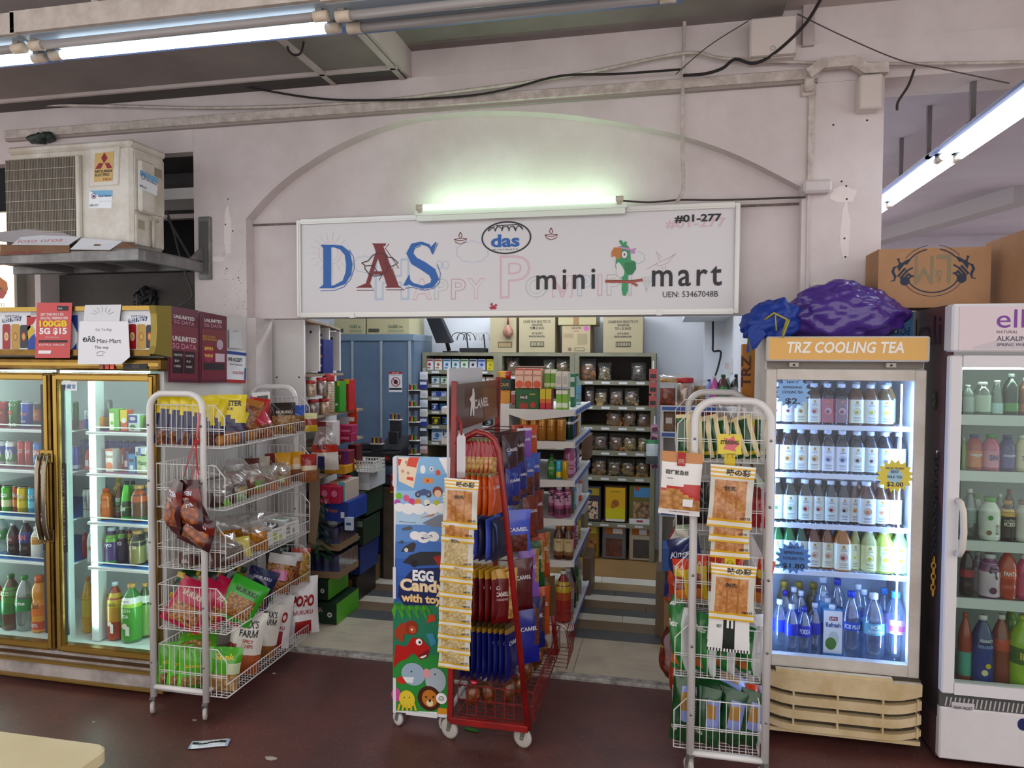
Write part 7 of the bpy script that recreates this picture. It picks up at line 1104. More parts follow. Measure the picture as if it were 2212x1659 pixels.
fl('2f8a6a', (78, 880), (400, 880), (400, 1180), (74, 1180), z=.0004); fl('3a9a4a', (74, 1180), (400, 1180), (400, 1500), (74, 1490), z=.0004); fl('e0a23a', (330, 1475), (400, 1480), (400, 1512), (320, 1508), z=.0006)
fl('f0dcc0', (104, 72), (222, 72), (190, 245), (108, 205)); fl('e0542a', (150, 120), (205, 130), (222, 72), (165, 72), z=.0008); fl('d9442a', (104, 80), (125, 84), (115, 115), (104, 118), z=.0008); fl('e2552f', (150, 195), (190, 205), (190, 185), (155, 180), z=.0008); fl('f2f2f2', (330, 75), (400, 72), (400, 190), (375, 165))
for a_, b_ in ((150, 100), (160, 160), (130, 150)): dd('cfa08a', a_, b_, 9)
dd('eef2f6', 243, 140, 16, ry=24); dd('e6e8ea', 292, 137, 13); dd('3a3a3a', 292, 137, 5, .0012); dd('d9622c', 327, 158, 15); fl('e0a04a', (245, 185), (300, 190), (298, 220), (242, 215), z=.0008); dd('e23a4a', 270, 203, 8, .0012)
for a_ in (215, 275): dd('35384a', a_, 280, 17); dd('8a9ab0', a_, 280, 8, .0012)
fl('4a5f8a', (210, 262), (250, 248), (290, 262), (275, 285), (220, 285), z=.0011); dd('9a4a24', 325, 265, 30); dd('f0c9a8', 327, 275, 21, .0012)
for a_, b_, c_ in ((108, 288, '8fc83a'), (150, 300, 'e06a9a'), (100, 325, 'c05ac0'), (180, 320, 'e0508a'), (215, 322, 'e2a04a'), (318, 330, 'c9c83a'), (265, 325, 'e9e3d0')): dd(c_, a_, b_, 19)
for a_, b_, r_ in ((110, 352, 32), (160, 360, 40), (220, 362, 40), (290, 362, 40), (350, 358, 36), (200, 510, 32), (245, 520, 40), (300, 515, 36)): dd('f2f0ee', a_, b_, r_, .0008, r_*.8)
fl('7d8390', (238, 440), (330, 395), (400, 385), (400, 460), (300, 462), z=.001); fl('c98a5a', (225, 412), (310, 385), (300, 400), z=.0011); fl('5a6068', (125, 470), (170, 455), (190, 470), (165, 480), (130, 482), z=.001); q.rib(F1((110, 430), (205, 440)), .002, K('4a5058'), .001); fl('6a707a', (230, 520), (290, 505), (300, 520), (240, 532), z=.001); fl('d9dce2', (240, 505), (262, 498), (300, 520), (250, 525), z=.0011)
fl('3a3438', (120, 600), (140, 570), (190, 545), (205, 560), (190, 600), z=.001); dd('d9d9d6', 150, 590, 12, .0012); fl('42505a', (100, 550), (130, 535), (135, 555), z=.001); fl('2a2c33', (130, 660), (170, 620), (230, 600), (400, 600), (400, 670), (200, 680), z=.001); fl('b8341f', (300, 630), (400, 605), (400, 680), (330, 680), z=.0012); dd('1b1b20', 195, 665, 22, .0013)
fl('1c2f6a', (165, 720), (190, 695), (330, 690), (400, 695), (400, 900), (140, 900), (105, 850), (108, 790), (130, 765), z=.0016)
def tt(s, a_, b_, c_, d_, m, z, **k): (p0x, p0z), (p1x, p1z) = F1((a_, d_), (b_, c_)); q.text(s, p0x, p1x, p0z, p1z, K(m, .35), z, **k)
tt('EGG', 186, 304, 708, 762, 'f2f2f4', .002, bold=.05); tt('Candy', 116, 372, 765, 835, 'f2cfa0', .002, bold=.05); tt('Candy', 120, 368, 770, 830, 'f6e0b8', .0024, bold=.02); tt('with toy', 122, 350, 848, 890, 'f2cf90', .002, bold=.045)
for i in range(5): q.rib(F1((95+i*40, 900), (80+i*40, 930), (85+i*45, 975)), [.018, .022, .004], K('5fae3a', .4), .001); q.rib(F1((95+i*40, 900), (125+i*38, 930), (140+i*38, 960)), [.016, .018, .004], K('4a9a34', .4), .0011)
fl('b5522a', (85, 1040), (120, 1000), (175, 995), (200, 1040), (180, 1060), (140, 1060), (135, 1100), (110, 1105), (105, 1070), (88, 1100), z=.0012); dd('a8442a', 180, 1025, 38, .0013, 42); dd('c9663a', 185, 1035, 22, .0015); dd('f2f2f0', 182, 1035, 6, .0018)
fl('c42a22', (78, 1250), (90, 1120), (150, 1130), (185, 1080), (235, 1085), (285, 1140), (270, 1190), (230, 1205), (190, 1165), (150, 1200), (110, 1215), z=.0014); fl('8f1c1a', (215, 1180), (280, 1145), (270, 1190), (232, 1205), z=.0016); dd('f4f4f2', 222, 1105, 19, .0017); dd('26221f', 226, 1107, 8, .002); fl('f2efe8', (225, 1190), (265, 1175), (262, 1185), (240, 1197), z=.0018); fl('d2552f', (262, 1000), (280, 950), (310, 955), (318, 985), z=.0012); fl('4a9ab8', (262, 1060), (300, 1055), (320, 1110), (290, 1130), z=.0012)
dd('9fb3c4', 190, 1285, 72, .0014, 66); fl('dfe6ea', (130, 1300), (195, 1302), (185, 1335), (150, 1330), z=.0016); dd('2a2a33', 180, 1270, 5, .0018); dd('a8b4bc', 315, 1320, 62, .0014, 72); dd('e0a0a4', 265, 1280, 22, .0017, 28); dd('2a2a33', 312, 1285, 5, .0019); q.rib(F1((318, 1300), (322, 1340), (335, 1360)), [.012, .008, .005], K('a8b4bc'), .0019); dd('d2452f', 125, 1318, 30, .0014, 22); dd('d060a0', 95, 1400, 30, .0014, 40)
dd('e6cf4a', 155, 1425, 48, .0016, 52)
for i in range(5): q.rib(F1((115+i*20, 1450), (105+i*25, 1488)), .010, K('e0c43a', .4), .0017)
for a_ in (140, 168): dd('26221f', a_, 1415, 4, .002)
dd('5a2f1c', 280, 1420, 70, .0016, 72); dd('c9883a', 282, 1420, 46, .0018, 50); dd('e9d5b0', 283, 1445, 20, .002); dd('3a2418', 262, 1412, 6, .0022); dd('3a2418', 303, 1412, 6, .0022); dd('3a2418', 283, 1432, 8, .0024); dd('f0f0ee', 348, 1420, 32, .002); (hx, hz), = F1((348, 1420)); q.ring(hx, hz, .011, .002, BLACK, .0024); T(q, y, 'حلال', 948, 960, 1512, 1503, BLACK, .0026)
q.build('poster', t)
for x_, y_ in ((x0+.02, Ye_+.02), (x0+.02, Ye_+.33), (x1-.02, Ye_+.33), (x1-.02, Ye_+.02)): caster(t, x_, y_, z0+.002, .032, K('c9c6c6', .5), ang=1.0)
q = MB(); p = az(1012, 1580, .02); q.M = Matrix.Translation((p.x, p.y+.05, .003)); q.sheet([(-.035, -.006), (.03, -.018), (.04, -.006), (.01, .006), (-.03, .012)], K('3f8a34', .4), .004); q.prism([(-.035, -.006), (.03, -.018), (.04, -.006), (.01, .006), (-.03, .012)], .003, K('3f8a34', .4)); one('plastic_scrap', q, 'scrap of green plastic on the floor under the red rack', 'litter')
# ---------------- inside the shop ----------------
def bx(u0, u1, v0, v1, y, d, m, name, label, cat, art=None, group=None, rz=0, side=None, z=None, c=.002):
    """a box whose front fills these pixels at distance y"""
    a, b = at(u0, (v0+v1)/2, y), at(u1, (v0+v1)/2, y); um = (u0+u1)/2; za, zb = at(um, v1, y).z, at(um, v0, y).z
    if z is not None: zb += z-za; za = z
    W, H = b.x-a.x, zb-za; q = MB(); m = K(m, .5) if isinstance(m, str) else m; q.box(-W/2, W/2, 0, d, 0, H, m, c)
    if side: q.box(W/2-.002, W/2+.0005, .002, d-.002, .002, H-.002, K(side, .45))
    q.M = frame((-W/2, -.0006, 0))
    for k_, e in enumerate(art or ()):
        zz = .0003+.0002*k_
        if e[0] == 'r': q.rect(e[1]*W, e[2]*W, e[3]*H, e[4]*H, K(e[5], .45), zz)
        elif e[0] == 'o': q.disc(e[1]*W, e[2]*H, e[3]*W, K(e[4], .45), zz, 14, (e[5] if len(e) > 5 else e[3])*(H if len(e) > 5 else W))
        else: q.text(e[1], e[2]*W, e[3]*W, e[4]*H, e[5]*H, K(e[6], .45), zz, bold=.02)
    return one(name, q, label, cat, ((a.x+b.x)/2, y, za), rz, group)
# left shelf unit with dividers on top
xw, xe = at(592, 800, 4.12).x, at(660, 800, 4.12).x; OFW = K('d9d5d2', .5); WD = K('a08e78', .6, n2='86745f', ns=8); UZ = [.12, .55, .80, .98, 1.17, 1.375, 1.64]
t = thing('shop_shelf', 'off-white shelf unit with curved divider top just inside the doorway', 'shelf'); q = MB(); q.box(xw, xe, 4.10, 4.12, 0, 1.985, OFW)
for u, v in ((598, 815), (646, 815)): p = at(u, v, 4.099); q.M = frame(p); q.disc(0, 0, .006, BLACK, .0005)
q.M = Matrix.Identity(4); q.build('side_panel', t)
for y, z in ((4.31, 1.965), (4.45, 1.95), (4.61, 1.93)): q = MB(); q.box(xw, xe, y-.008, y+.008, 1.655, z, OFW); q.M = frame((xe-.06, y-.0085, z-.05)); q.disc(0, 0, .009, BLACK, .0005); q.build('divider', t)
q = MB(); q.box(xw-.02, xw, 4.12, 5.0, 0, 1.98, K('cfcac6', .6)); q.build('back_panel', t); q = MB(); q.add([(xw, 4.12, 1.99), (xe+.02, 4.12, 1.99), (xe+.035, 4.37, 1.97), (xe, 4.62, 1.95), (xw, 4.62, 1.95), (xw, 4.12, 1.975), (xe+.02, 4.12, 1.975), (xe+.035, 4.37, 1.955), (xe, 4.62, 1.935), (xw, 4.62, 1.935)], [(0, 1, 2, 3, 4), (9, 8, 7, 6, 5), (1, 6, 7, 2), (2, 7, 8, 3), (0, 5, 6, 1)], WD); q.build('top_board', t)
for z in UZ: q = MB(); q.box(xw, xe+(.02 if z > 1.6 else .06), 4.121, 4.62 if z > 1.6 else 4.86, z-.016, z, WD); q.build('shelf_board', t)
GU = 'goods on the shelf unit inside the doorway'
bx(686, 699, 734, 808, 4.36, .14, '26367f', 'ring_binder', 'blue ring binder standing between the dividers of the shelf unit', 'binder', [('r', .3, .7, .8, .86, 'c9c9d0'), ('r', .3, .7, .2, .26, 'c9c9d0'), ('o', .5, .5, .3, 'c98a4a')], z=1.641)
def jar(u0, u1, v0, v1, y, z, m, lid, lab, group=GU, layers=0):
    lo, H, R = spot((u0+u1)/2, v0, v1, u1-u0, y, z); t = thing('snack_jar', lab, 'jar', lo, 0, group); q = MB()
    if layers:
        for i in range(layers): q.lathe([(R*.8, H*.02+i*H*.8/layers), (R*.9, H*.02+(i+.5)*H*.8/layers), (R*.8, H*.02+(i+.95)*H*.8/layers)], m, 12)
    else: q.lathe([(R*.9, .003), (R*.94, H*.06), (R*.94, H*.74), (R*.8, H*.8)], m, 12)
    q.build('contents', t); q = MB(); q.lathe([(R*.95, 0), (R, H*.05), (R, H*.76), (R*.82, H*.84)], CLEAR('ffffff', .3, .06, .05), 14); q.build('jar_body', t); q = MB(); q.lathe([(R*.92, H*.82), (R*.94, H*.84), (R*.94, H*.97), (R*.88, H)], K(lid, .35), 14); q.build('lid', t)
COOK = K('c9a068', .6, n2='a87a44', ns=40); PRZ = SNACK('b57a3c', '5f3818', 34, h3='8f5c2c'); ROL = K('d9bd84', .6, n2='c2a066', ns=20)
jar(661, 683, 836, 871, 4.17, UZ[5]+.12, COOK, 'b8282c', 'small cookie jar with red lid stacked on the pretzel jar, shelf unit', layers=5); jar(664, 690, 868, 902, 4.20, UZ[5], PRZ, 'a8262a', 'pretzel jar with red lid at the end of the shelf unit'); jar(683, 706, 831, 870, 4.24, UZ[5]+.125, PRZ, 'b8282c', 'pretzel jar with red lid on top of the stack, shelf unit'); jar(688, 712, 868, 902, 4.28, UZ[5], COOK, 'a8262a', 'lower cookie jar under the pretzel jar, shelf unit')
jar(696, 724, 818, 902, 4.38, UZ[5], ROL, 'b8282c', 'tall jar of stacked wafer rolls with red lid, shelf unit', layers=12)
bx(720, 734, 834, 901, 4.46, .10, '3f9a34', 'biscuit_box', 'tall green biscuit box on the shelf unit', 'box', [('r', .6, 1, .85, 1, 'd9c92e'), ('o', .5, .25, .2, 'dfe8dc')], GU, z=UZ[5]); bx(733, 754, 833, 901, 4.58, .10, 'b8282c', 'biscuit_box', 'tall red biscuit box with yellow corner on the shelf unit', 'box', [('r', .55, 1, .86, 1, 'd9c92e'), ('r', .05, .3, .15, .3, 'e6dcdc'), ('o', .6, .25, .14, 'e6dcdc')], GU, z=UZ[5])
q = MB(); on(q, 4.7); q.prism(P2(4.7, [(752, 921), (769, 921), (773, 900), (768, 868), (757, 863), (751, 868)]), .004, K('d9582a', .4)); T(q, 4.7, 'POINT', 753, 766, 885, 877, WHITE, .006, bold=.02); T(q, 4.7, 'TOP UP', 753, 767, 873, 867, WHITE, .006); q.rect(*[at(u, 905, 4.7).x for u in (755, 766)], at(760, 910, 4.7).z, at(760, 901, 4.7).z, WHITE, .006); one('shelf_talker', q, 'orange shelf sign sticking out beyond the red biscuit box', 'sign')
q = MB(); p = at(742, 915, 4.69); q.box(p.x-.04, p.x+.04, 4.69, 4.695, p.z-.05, p.z+.05, K('dcdcde', .5)); one('shelf_talker', q, 'blank white card behind the orange shelf sign', 'sign')
for k_, (u0, u1, v0, v1, y, zi, c, art, lab) in enumerate(((686, 719, 908, 962, 4.22, 4, 'c9c0bc', [('r', 0, .55, 0, 1, '8f2430'), ('t', 'Fluffy', .58, .95, .7, .85, 'b0344a'), ('o', .75, .3, .15, 'b5623a')], 'white and maroon cake box'), (722, 760, 922, 940, 4.5, 4, 'b03a6a', [('o', .2, .5, .12, 'd9a0b8'), ('r', .4, .9, .2, .5, 'd983a8')], 'upper pink wafer box'), (722, 758, 938, 957, 4.48, 4, 'a8305f', [('o', .2, .5, .12, 'd9a0b8'), ('r', .4, .9, .3, .6, 'd983a8')], 'lower pink wafer box'), (707, 722, 925, 960, 4.36, 4, 'b8304a', [('r', .1, .9, .2, .5, 'e0d5d8')], 'slim red wafer packet'), (716, 752, 967, 1014, 4.36, 3, '8a3048', [('t', 'UFFY', .1, .6, .6, .8, 'e6d5d0'), ('o', .5, .25, .2, '6a1f4a'), ('r', .75, 1, 0, 1, '7a3a90')], 'maroon cake box with purple flank'), (752, 770, 965, 1012, 4.62, 3, '6a2030', [('o', .5, .7, .25, 'b56a5a'), ('o', .5, .3, .25, 'b56a5a')], 'dark maroon pie box'), (690, 735, 1035, 1068, 4.28, 2, 'c0567a', [('r', .5, 1, .1, .9, 'd983a0')], 'pink mooncake box at the back'), (690, 712, 1050, 1088, 4.20, 2, 'c22a58', [('o', .5, .6, .3, 'e083a8'), ('r', .1, .9, .1, .3, 'd9608a')], 'first small magenta drink pack'), (711, 733, 1050, 1086, 4.22, 2, 'c22a58', [('o', .5, .6, .3, 'e083a8')], 'second small magenta drink pack'), (730, 745, 1035, 1080, 4.40, 2, 'c0302c', [('r', .2, .8, .5, .7, 'e6c0b0')], 'slim red stick biscuit box'), (740, 757, 1028, 1076, 4.52, 2, '1c3a26', [('t', 'APOLLO', .1, .9, .6, .75, 'c9d5c0'), ('o', .6, .35, .2, 'b58a3a')], 'dark green wafer box'))):
    bx(u0, u1, v0, v1, y, .1, c, 'biscuit_box', lab+' on the shelf unit inside the doorway', 'box', art, GU, z=UZ[zi]+(.055 if 'upper' in lab else 0))
bx(700, 745, 1012, 1030, 4.3, .12, 'd9a82a', 'display_tray', 'yellow display tray on the shelf unit', 'tray', [('t', 'Cosy', .3, .6, .3, .7, 'f0e0a0')], GU, z=UZ[3])
bag(at(702, 1015, 4.02), .17, .27, .09, lambda u, v: ('2a3470' if .2 < u < .5 and v < .35 else ('d9d2c8' if v < .4 else ('c9401f' if v < .62 else FILM))), [('RED', .2, .6, .5, .6, '2a2a30')], 'clear gift bag with red and blue print hung at the rack end', 'goods on the shelf unit inside the doorway', (0, 0, .4), 5, pinch=.5, wr=.25)
q = MB(); a = [at(668, 995, 3.99), at(690, 990, 3.99), at(690, 1100, 3.99), at(682, 1178, 3.99), at(666, 1172, 3.99)]; q.add(a+[p+V((0, .004, 0)) for p in a], [(4, 3, 2, 1, 0), (5, 6, 7, 8, 9)]+[(i, (i+1) % 5, 5+(i+1) % 5, 5+i) for i in range(5)], K('8f7862', .8)); one('cardboard_strip', q, 'brown cardboard strip hanging behind the end of the left rack', 'cardboard')
q = MB(); p0 = at(690, 1075, 4.0)
for i in range(9):
    z = p0.z-.045*i; 
    for s_ in (-1, 1): q.add([(p0.x-.03, 4.05, z), (p0.x-.02+s_*.02, 4.03, z+.01), (p0.x+s_*.075+.01*(i-4), 4.02, z-.045), (p0.x+.03*s_, 4.04, z-.035)], [(0, 1, 2, 3)], K('1f5a34', .45))
o = one('tinsel_plant', q, 'dark green artificial palm leaf hanging beside the beer cartons', 'decoration')
# stacks of beer cases
GB_ = 'drink cases stacked inside the doorway'
def case(ul, uf, ur, vt, vb, y, m, mside, lab, art=None, d=.3, z=None, rz=0): return bx(ul, uf, vt, vb, y, d, m, 'drink_case', lab+', stack inside the doorway', 'case', art, GB_, side=mside, z=z, rz=rz)
football = [('o', .75, .45, .09, 'c9cdc9'), ('o', .75, .45, .035, '2a2a2c')]
z0 = .013; case(668, 727, 0, 1312, 1357, 4.20, '1a3a28', '6fc03a', 'lowest green beer case with football', football+[('t', 'berg', .2, .5, .5, .7, 'c9d5cc')], .34, z0); case(660, 709, 0, 1272, 1316, 4.22, '1a3a28', '74c43f', 'second green beer case with football', football, .30, z0+.148)
for k_, (v0, v1, zz) in enumerate(((1220, 1275, .30), (1168, 1222, .485))):
    t = thing('drink_case', 'tray of dark blue cola cans in film, %s, stack inside the doorway' % ('lower', 'upper')[k_], 'case', (at(702, 1250, 4.24).x, 4.24, zz), 0, GB_); q = MB(); q.box(-.11, .10, 0, .3, 0, .045, K('9a8062', .7)); q.build('tray', t)
    q = MB()
    for i in range(3):
        for j in range(4): q.M = Matrix.Translation((-.07+.067*i, .035+.075*j, .006)); q.lathe([(.027, 0), (.032, .01), (.032, .13), (.027, .145)], K('27306e', .3, .2), 10); q.lathe([(.0322, .02), (.0322, .06)], K('3a4690', .3, .2), 10, cap=False)
    q.build('cans', t); q = MB(); q.box(-.105, .097, .002, .298, .046, .155, CLEAR('ffffff', .3, .08)); q.build('film', t)
case(700, 752, 0, 1138, 1180, 4.26, '2a4a9a', '3a5cae', 'blue beer case with tiger lettering and open flap', [('t', 'Tiger', .1, .6, .4, .65, 'd0762a'), ('r', .7, .85, .2, .5, 'd9d9de')], .3, .675)
bx(712, 745, 1095, 1138, 4.28, .22, 'c9b8a6', 'tissue_pack', 'tissue and diaper pack on the blue beer case', 'pack', [('r', .6, 1, 0, 1, '5fc0c8'), ('o', .78, .7, .15, 'b5cf3a'), ('r', 0, .5, .75, 1, 'c97a6a')], z=.80); bx(744, 762, 1118, 1146, 4.25, .02, 'c3d0e2', 'price_card', 'small pale card stuck on the diaper pack', 'card', [('r', .2, .8, .4, .6, '4a6a9a')])
case(746, 770, 0, 1276, 1330, 4.62, '231d1a', '2c241c', 'black and gold stout case at the foot of the second stack', [('r', .2, .6, .6, .9, '8a6a3a')], .34, z0); case(742, 778, 0, 1215, 1275, 4.64, '2e4384', '35509a', 'blue film-wrapped beer case on the stout case', [('t', 'Tiger', .3, .8, .1, .35, 'c9803a'), ('o', .6, .65, .2, '9aa8c9')], .32, .205)
for k_, (v0, v1, zz) in enumerate(((1168, 1222, .42), (1114, 1170, .62))): case(752+6*k_, 785+6*k_, 0, v0, v1, 4.64+.04*k_, '27382c', '324a38', '%s dark green film-wrapped beer case in the second stack' % ('lower', 'upper')[k_], [('r', .05, .95, .72, .95, '8fa096'), ('t', 'berg', .2, .8, .2, .4, 'c9d5c9')], .3, zz)
case(750, 797, 0, 1075, 1118, 4.66, 'c3c6c8', 'c9cdd0', 'silver-filmed case in a white tray on top of the second stack', [('r', 0, 1, 0, .35, 'e2e0de'), ('t', 'PULP', .05, .3, .12, .25, '2f4a8a'), ('r', .1, .5, .5, .9, '4a6a58')], .3, .81)
case(783, 800, 0, 1250, 1302, 5.0, '8a6d4e', '9a7c5c', 'brown carton at the foot of the third stack', [], .3, z0); case(785, 800, 0, 1190, 1236, 5.02, '2e4a9c', '3556ac', 'blue beer case on the brown carton', [('t', 'Tiger', .1, .9, .3, .6, 'c9803a')], .28, z0+.2)
t = thing('plastic_basket', 'white plastic mesh basket on top of the drink cases', 'basket', (at(782, 1072, 4.62).x, 4.62, .945)); q = MB(); W = K('dcdad2', .5); w_, d_, h_ = .085, .2, .075
for s_ in (-1, 1):
    for i in range(9): x = -w_+2*w_*i/8; q.box(x-.004, x+.004, (0 if s_ < 0 else d_-.004), (.004 if s_ < 0 else d_), 0, h_, W)
    for i in range(9): y = d_*i/8; q.box(s_*w_-.002, s_*w_+.002, y-.004, y+.004, 0, h_, W)
for z in (0, .025, .05, h_): q.box(-w_, w_, -.001, .005, z-.003, z+.003, W); q.box(w_-.003, w_+.003, 0, d_, z-.003, z+.003, W); q.box(-w_-.003, -w_+.003, 0, d_, z-.003, z+.003, W); q.box(-w_, w_, d_-.005, d_, z-.003, z+.003, W)
q.box(-w_, w_, 0, d_, 0, .003, W); q.build('basket', t)
t = thing('toy_duck', 'small yellow duck-shaped toy in a box beside the white basket', 'toy', (at(760, 1048, 4.58).x, 4.58, .955)); q = MB(); q.lathe([(.0, 0), (.03, .01), (.034, .03), (.02, .05)], K('d9b92a', .4), 12); q.M = Matrix.Translation((.005, -.005, .05)); q.lathe([(.004, 0), (.024, .01), (.026, .025), (.015, .042), (.002, .046)], K('dcc03a', .4), 12); q.build('body', t); q = MB(); q.box(-.002, .012, -.042, -.026, .064, .072, K('d9782a', .4), .002); q.build('beak', t)
# counter
t = thing('shop_counter', 'dark shop counter with glass top case at the back of the doorway', 'counter'); a, b = at(785, 1100, 5.2), at(858, 1100, 5.2); zc = at(820, 1005, 5.2).z; zg = at(820, 1052, 5.2).z
q = MB(); q.box(a.x-.15, b.x+.1, 5.2, 5.6, .013, zg, K('1e1c1d', .45), .003); q.build('cabinet', t); q = MB(); p = at(828, 1100, 5.17); q.box(p.x, p.x+.10, 5.17, 5.2, .013, zg, K('6d5f50', .6, n2='5a4d40', ns=9)); q.build('wood_panel', t)
q = MB(); q.box(a.x-.12, b.x+.08, 5.2, 5.206, zg, zc, CLEAR('dfe8ea', .2)); q.box(b.x-.01, b.x+.01, 5.19, 5.21, zg, zc, BLACK); q.box(a.x-.15, b.x+.1, 5.19, 5.6, zc, zc+.012, K('1a1a1c', .25)); q.build('glass_case', t)
GK = 'things on and in the shop counter'
q = bagmesh(.2, .12, .1, lambda u, v: 'd0d0d2' if int(v*9) % 2 else 'a83a3a', [], 3, wr=.3); o = q.build('plastic_bag'); o.location = (at(795, 1038, 5.35).x, 5.35, zg+.003); tag(o, 'crumpled red and white plastic bag inside the counter case', 'bag', GK); bx(826, 846, 1038, 1055, 5.3, .1, 'b8a0b8', 'tissue_pack', 'lilac tissue pack inside the counter case', 'pack', None, GK, z=zg+.001)
bx(820, 856, 982, 1003, 5.24, .14, '1f1a1b', 'chocolate_box', 'black chocolate bar display box with orange-red script on the counter', 'box', [('t', 'Mars', .25, .6, .3, .8, 'c0522a')], GK, z=zc+.013); bx(843, 860, 1012, 1052, 5.14, .06, 'b8342a', 'tea_box', 'red box standing before the counter post', 'box', [('o', .5, .55, .35, 'b5c0d0'), ('r', 0, 1, 0, .1, 'd9a83a')], GK, z=zg-.03)
t = thing('cash_printer', 'black receipt printer and card terminal on the counter', 'printer', (0, 0, 0)); q = MB(); p = at(845, 980, 5.38); q.box(p.x-.12, p.x+.09, 5.38, 5.55, zc+.013, zc+.10, K('232326', .4), .01); q.add([(p.x-.12, 5.38, zc+.1), (p.x+.09, 5.38, zc+.1), (p.x+.09, 5.55, zc+.2), (p.x-.08, 5.55, zc+.2), (p.x-.12, 5.55, zc+.1), (p.x+.09, 5.55, zc+.1)], [(0, 1, 2, 3), (0, 3, 4), (1, 5, 2), (2, 5, 4, 3)], K('2c2c30', .4)); q.build('body', t); q = MB(); q.box(p.x-.02, p.x+.06, 5.36, 5.40, zc+.15, zc+.25, K('2a2a2e', .3), .006); q.build('screen', t)
q = MB(); p = at(795, 960, 5.45); q.box(p.x-.13, p.x+.1, 5.45, 5.58, zc+.013, zc+.07, K('29292c', .5), .01); q.box(p.x-.12, p.x+.1, 5.5, 5.56, zc+.07, zc+.13, K('29292c', .5), .01); one('cash_register', q, 'black cash drawer and keyboard behind the lighters', 'cash register')
def lighters(u, v, y, n, lab, lev):
    p = at(u, v, y); t = thing('lighter_stand', lab, 'lighter stand', (p.x, y, p.z)); q = MB(); q.box(-.05, .05, 0, .06, 0, .006, WHITE)
    q.box(-.045, .045, .01, .05, -lev, 0, K('2a2a2e', .5)); q.build('stand', t)
    cs = ('blue', 'red', 'yellow', 'black', 'green', 'orange')
    for i in range(n): q = MB(); q.box(-.045+.0115*i, -.036+.0115*i, .01, .02, .006, .05, K(('2f5ab0', 'b8342a', 'd9c22e', '2a2a2e', '3a9a4a', 'c9803a')[i % 6], .25), .002); q.box(-.044+.0115*i, -.037+.0115*i, .01, .02, .05, .06, STEEL); one('lighter', q, '%s lighter in the %s' % (cs[i % 6], lab.replace(' of coloured lighters', '')), 'lighter', p, 0, 'lighters in the '+lab)
lighters(852, 908, 5.5, 8, 'tower of coloured lighters behind the receipt printer', at(852, 908, 5.5).z-zc-.013); lighters(812, 960, 5.3, 8, 'lower stand of coloured lighters on the counter', at(812, 960, 5.3).z-zc-.013)
q = MB(); p = at(786, 1000, 5.26); q.M = Matrix.Translation((p.x, 5.26, zc+.013)); q.lathe([(.035, 0), (.035, .006), (.03, .012), (.022, .026), (.005, .033), (.004, .04)], STEEL, 14); one('desk_bell', q, 'small silver desk bell on the counter edge', 'bell')
# blue cabinet and cartons on it
t = thing('steel_cabinet', 'tall blue-grey steel cabinet at the back left of the shop', 'cabinet'); yc = 5.9; a, b = at(722, 722, yc), at(893, 722, yc); zt = a.z; SB = K('7489a0', .4, .1, n2='6a7f96', ns=3)
q = MB(); q.box(a.x, b.x, yc+.02, 6.4, .013, zt-.05, SB); q.box(a.x, b.x+.004, yc, 6.4, zt-.06, zt, K('7f94a6', .4), .004); q.build('carcass', t)
for u0, u1 in ((723, 758), (764, 820), (826, 880)):
    q = MB(); q.box(at(u0, 900, yc).x, at(u1, 900, yc).x, yc+.004, yc+.02, .05, zt-.07, SB, .003); q.build('door', t)
q = MB()
for u in (761, 823, 884): x = at(u, 900, yc).x; q.box(x-.012, x+.012, yc-.004, yc+.02, .02, zt-.06, K('a3b0b8', .4, .3), .003)
q.build('door_trim', t)
q = MB(); on(q, 5.899); y = 5.899; q.sheet(P2(y, [(840, 847), (869, 847), (869, 803), (840, 803)]), K('e6e8ec', .4), .001); q.sheet(P2(y, [(840, 808), (869, 808), (869, 803), (840, 803)]), K('c0342f'), .0015); T(q, y, 'BY LAW', 848, 862, 807, 804, WHITE, .002); T(q, y, 'NO SALE OF TOBACCO', 842, 867, 811, 809, BLACK, .002, bold=.02); x, z = P2(y, [(855, 825)])[0]; q.disc(x, z, .02, BLACK, .002); q.ring(x, z, .042, .007, K('c0342f'), .003); q.rib([(x-.028, z+.028), (x+.028, z-.028)], .007, K('c0342f'), .003); q.sheet(P2(y, [(841, 842), (868, 842), (868, 838), (841, 838)]), BLACK, .002); one('warning_notice', q, 'no tobacco sale notice stuck on the blue-grey cabinet', 'notice')
GC2 = 'cartons stored on top'; CT = 'c9c29a'; calb = lambda: [('t', 'CALBEE, Inc', .5, .85, .3, .5, '4a6a5a'), ('r', .5, .88, .1, .25, 'a8a888'), ('r', .04, .3, .1, .3, '5a5a4a')]
bx(722, 789, 680, 720, 5.95, .4, CT, 'cardboard_carton', 'pale carton on the blue-grey cabinet, partly behind the dividers', 'carton', calb(), GC2, z=zt+.001); bx(792, 884, 680, 720, 5.95, .4, CT, 'cardboard_carton', 'pale carton with green print on the blue-grey cabinet', 'carton', calb(), GC2, z=zt+.001)
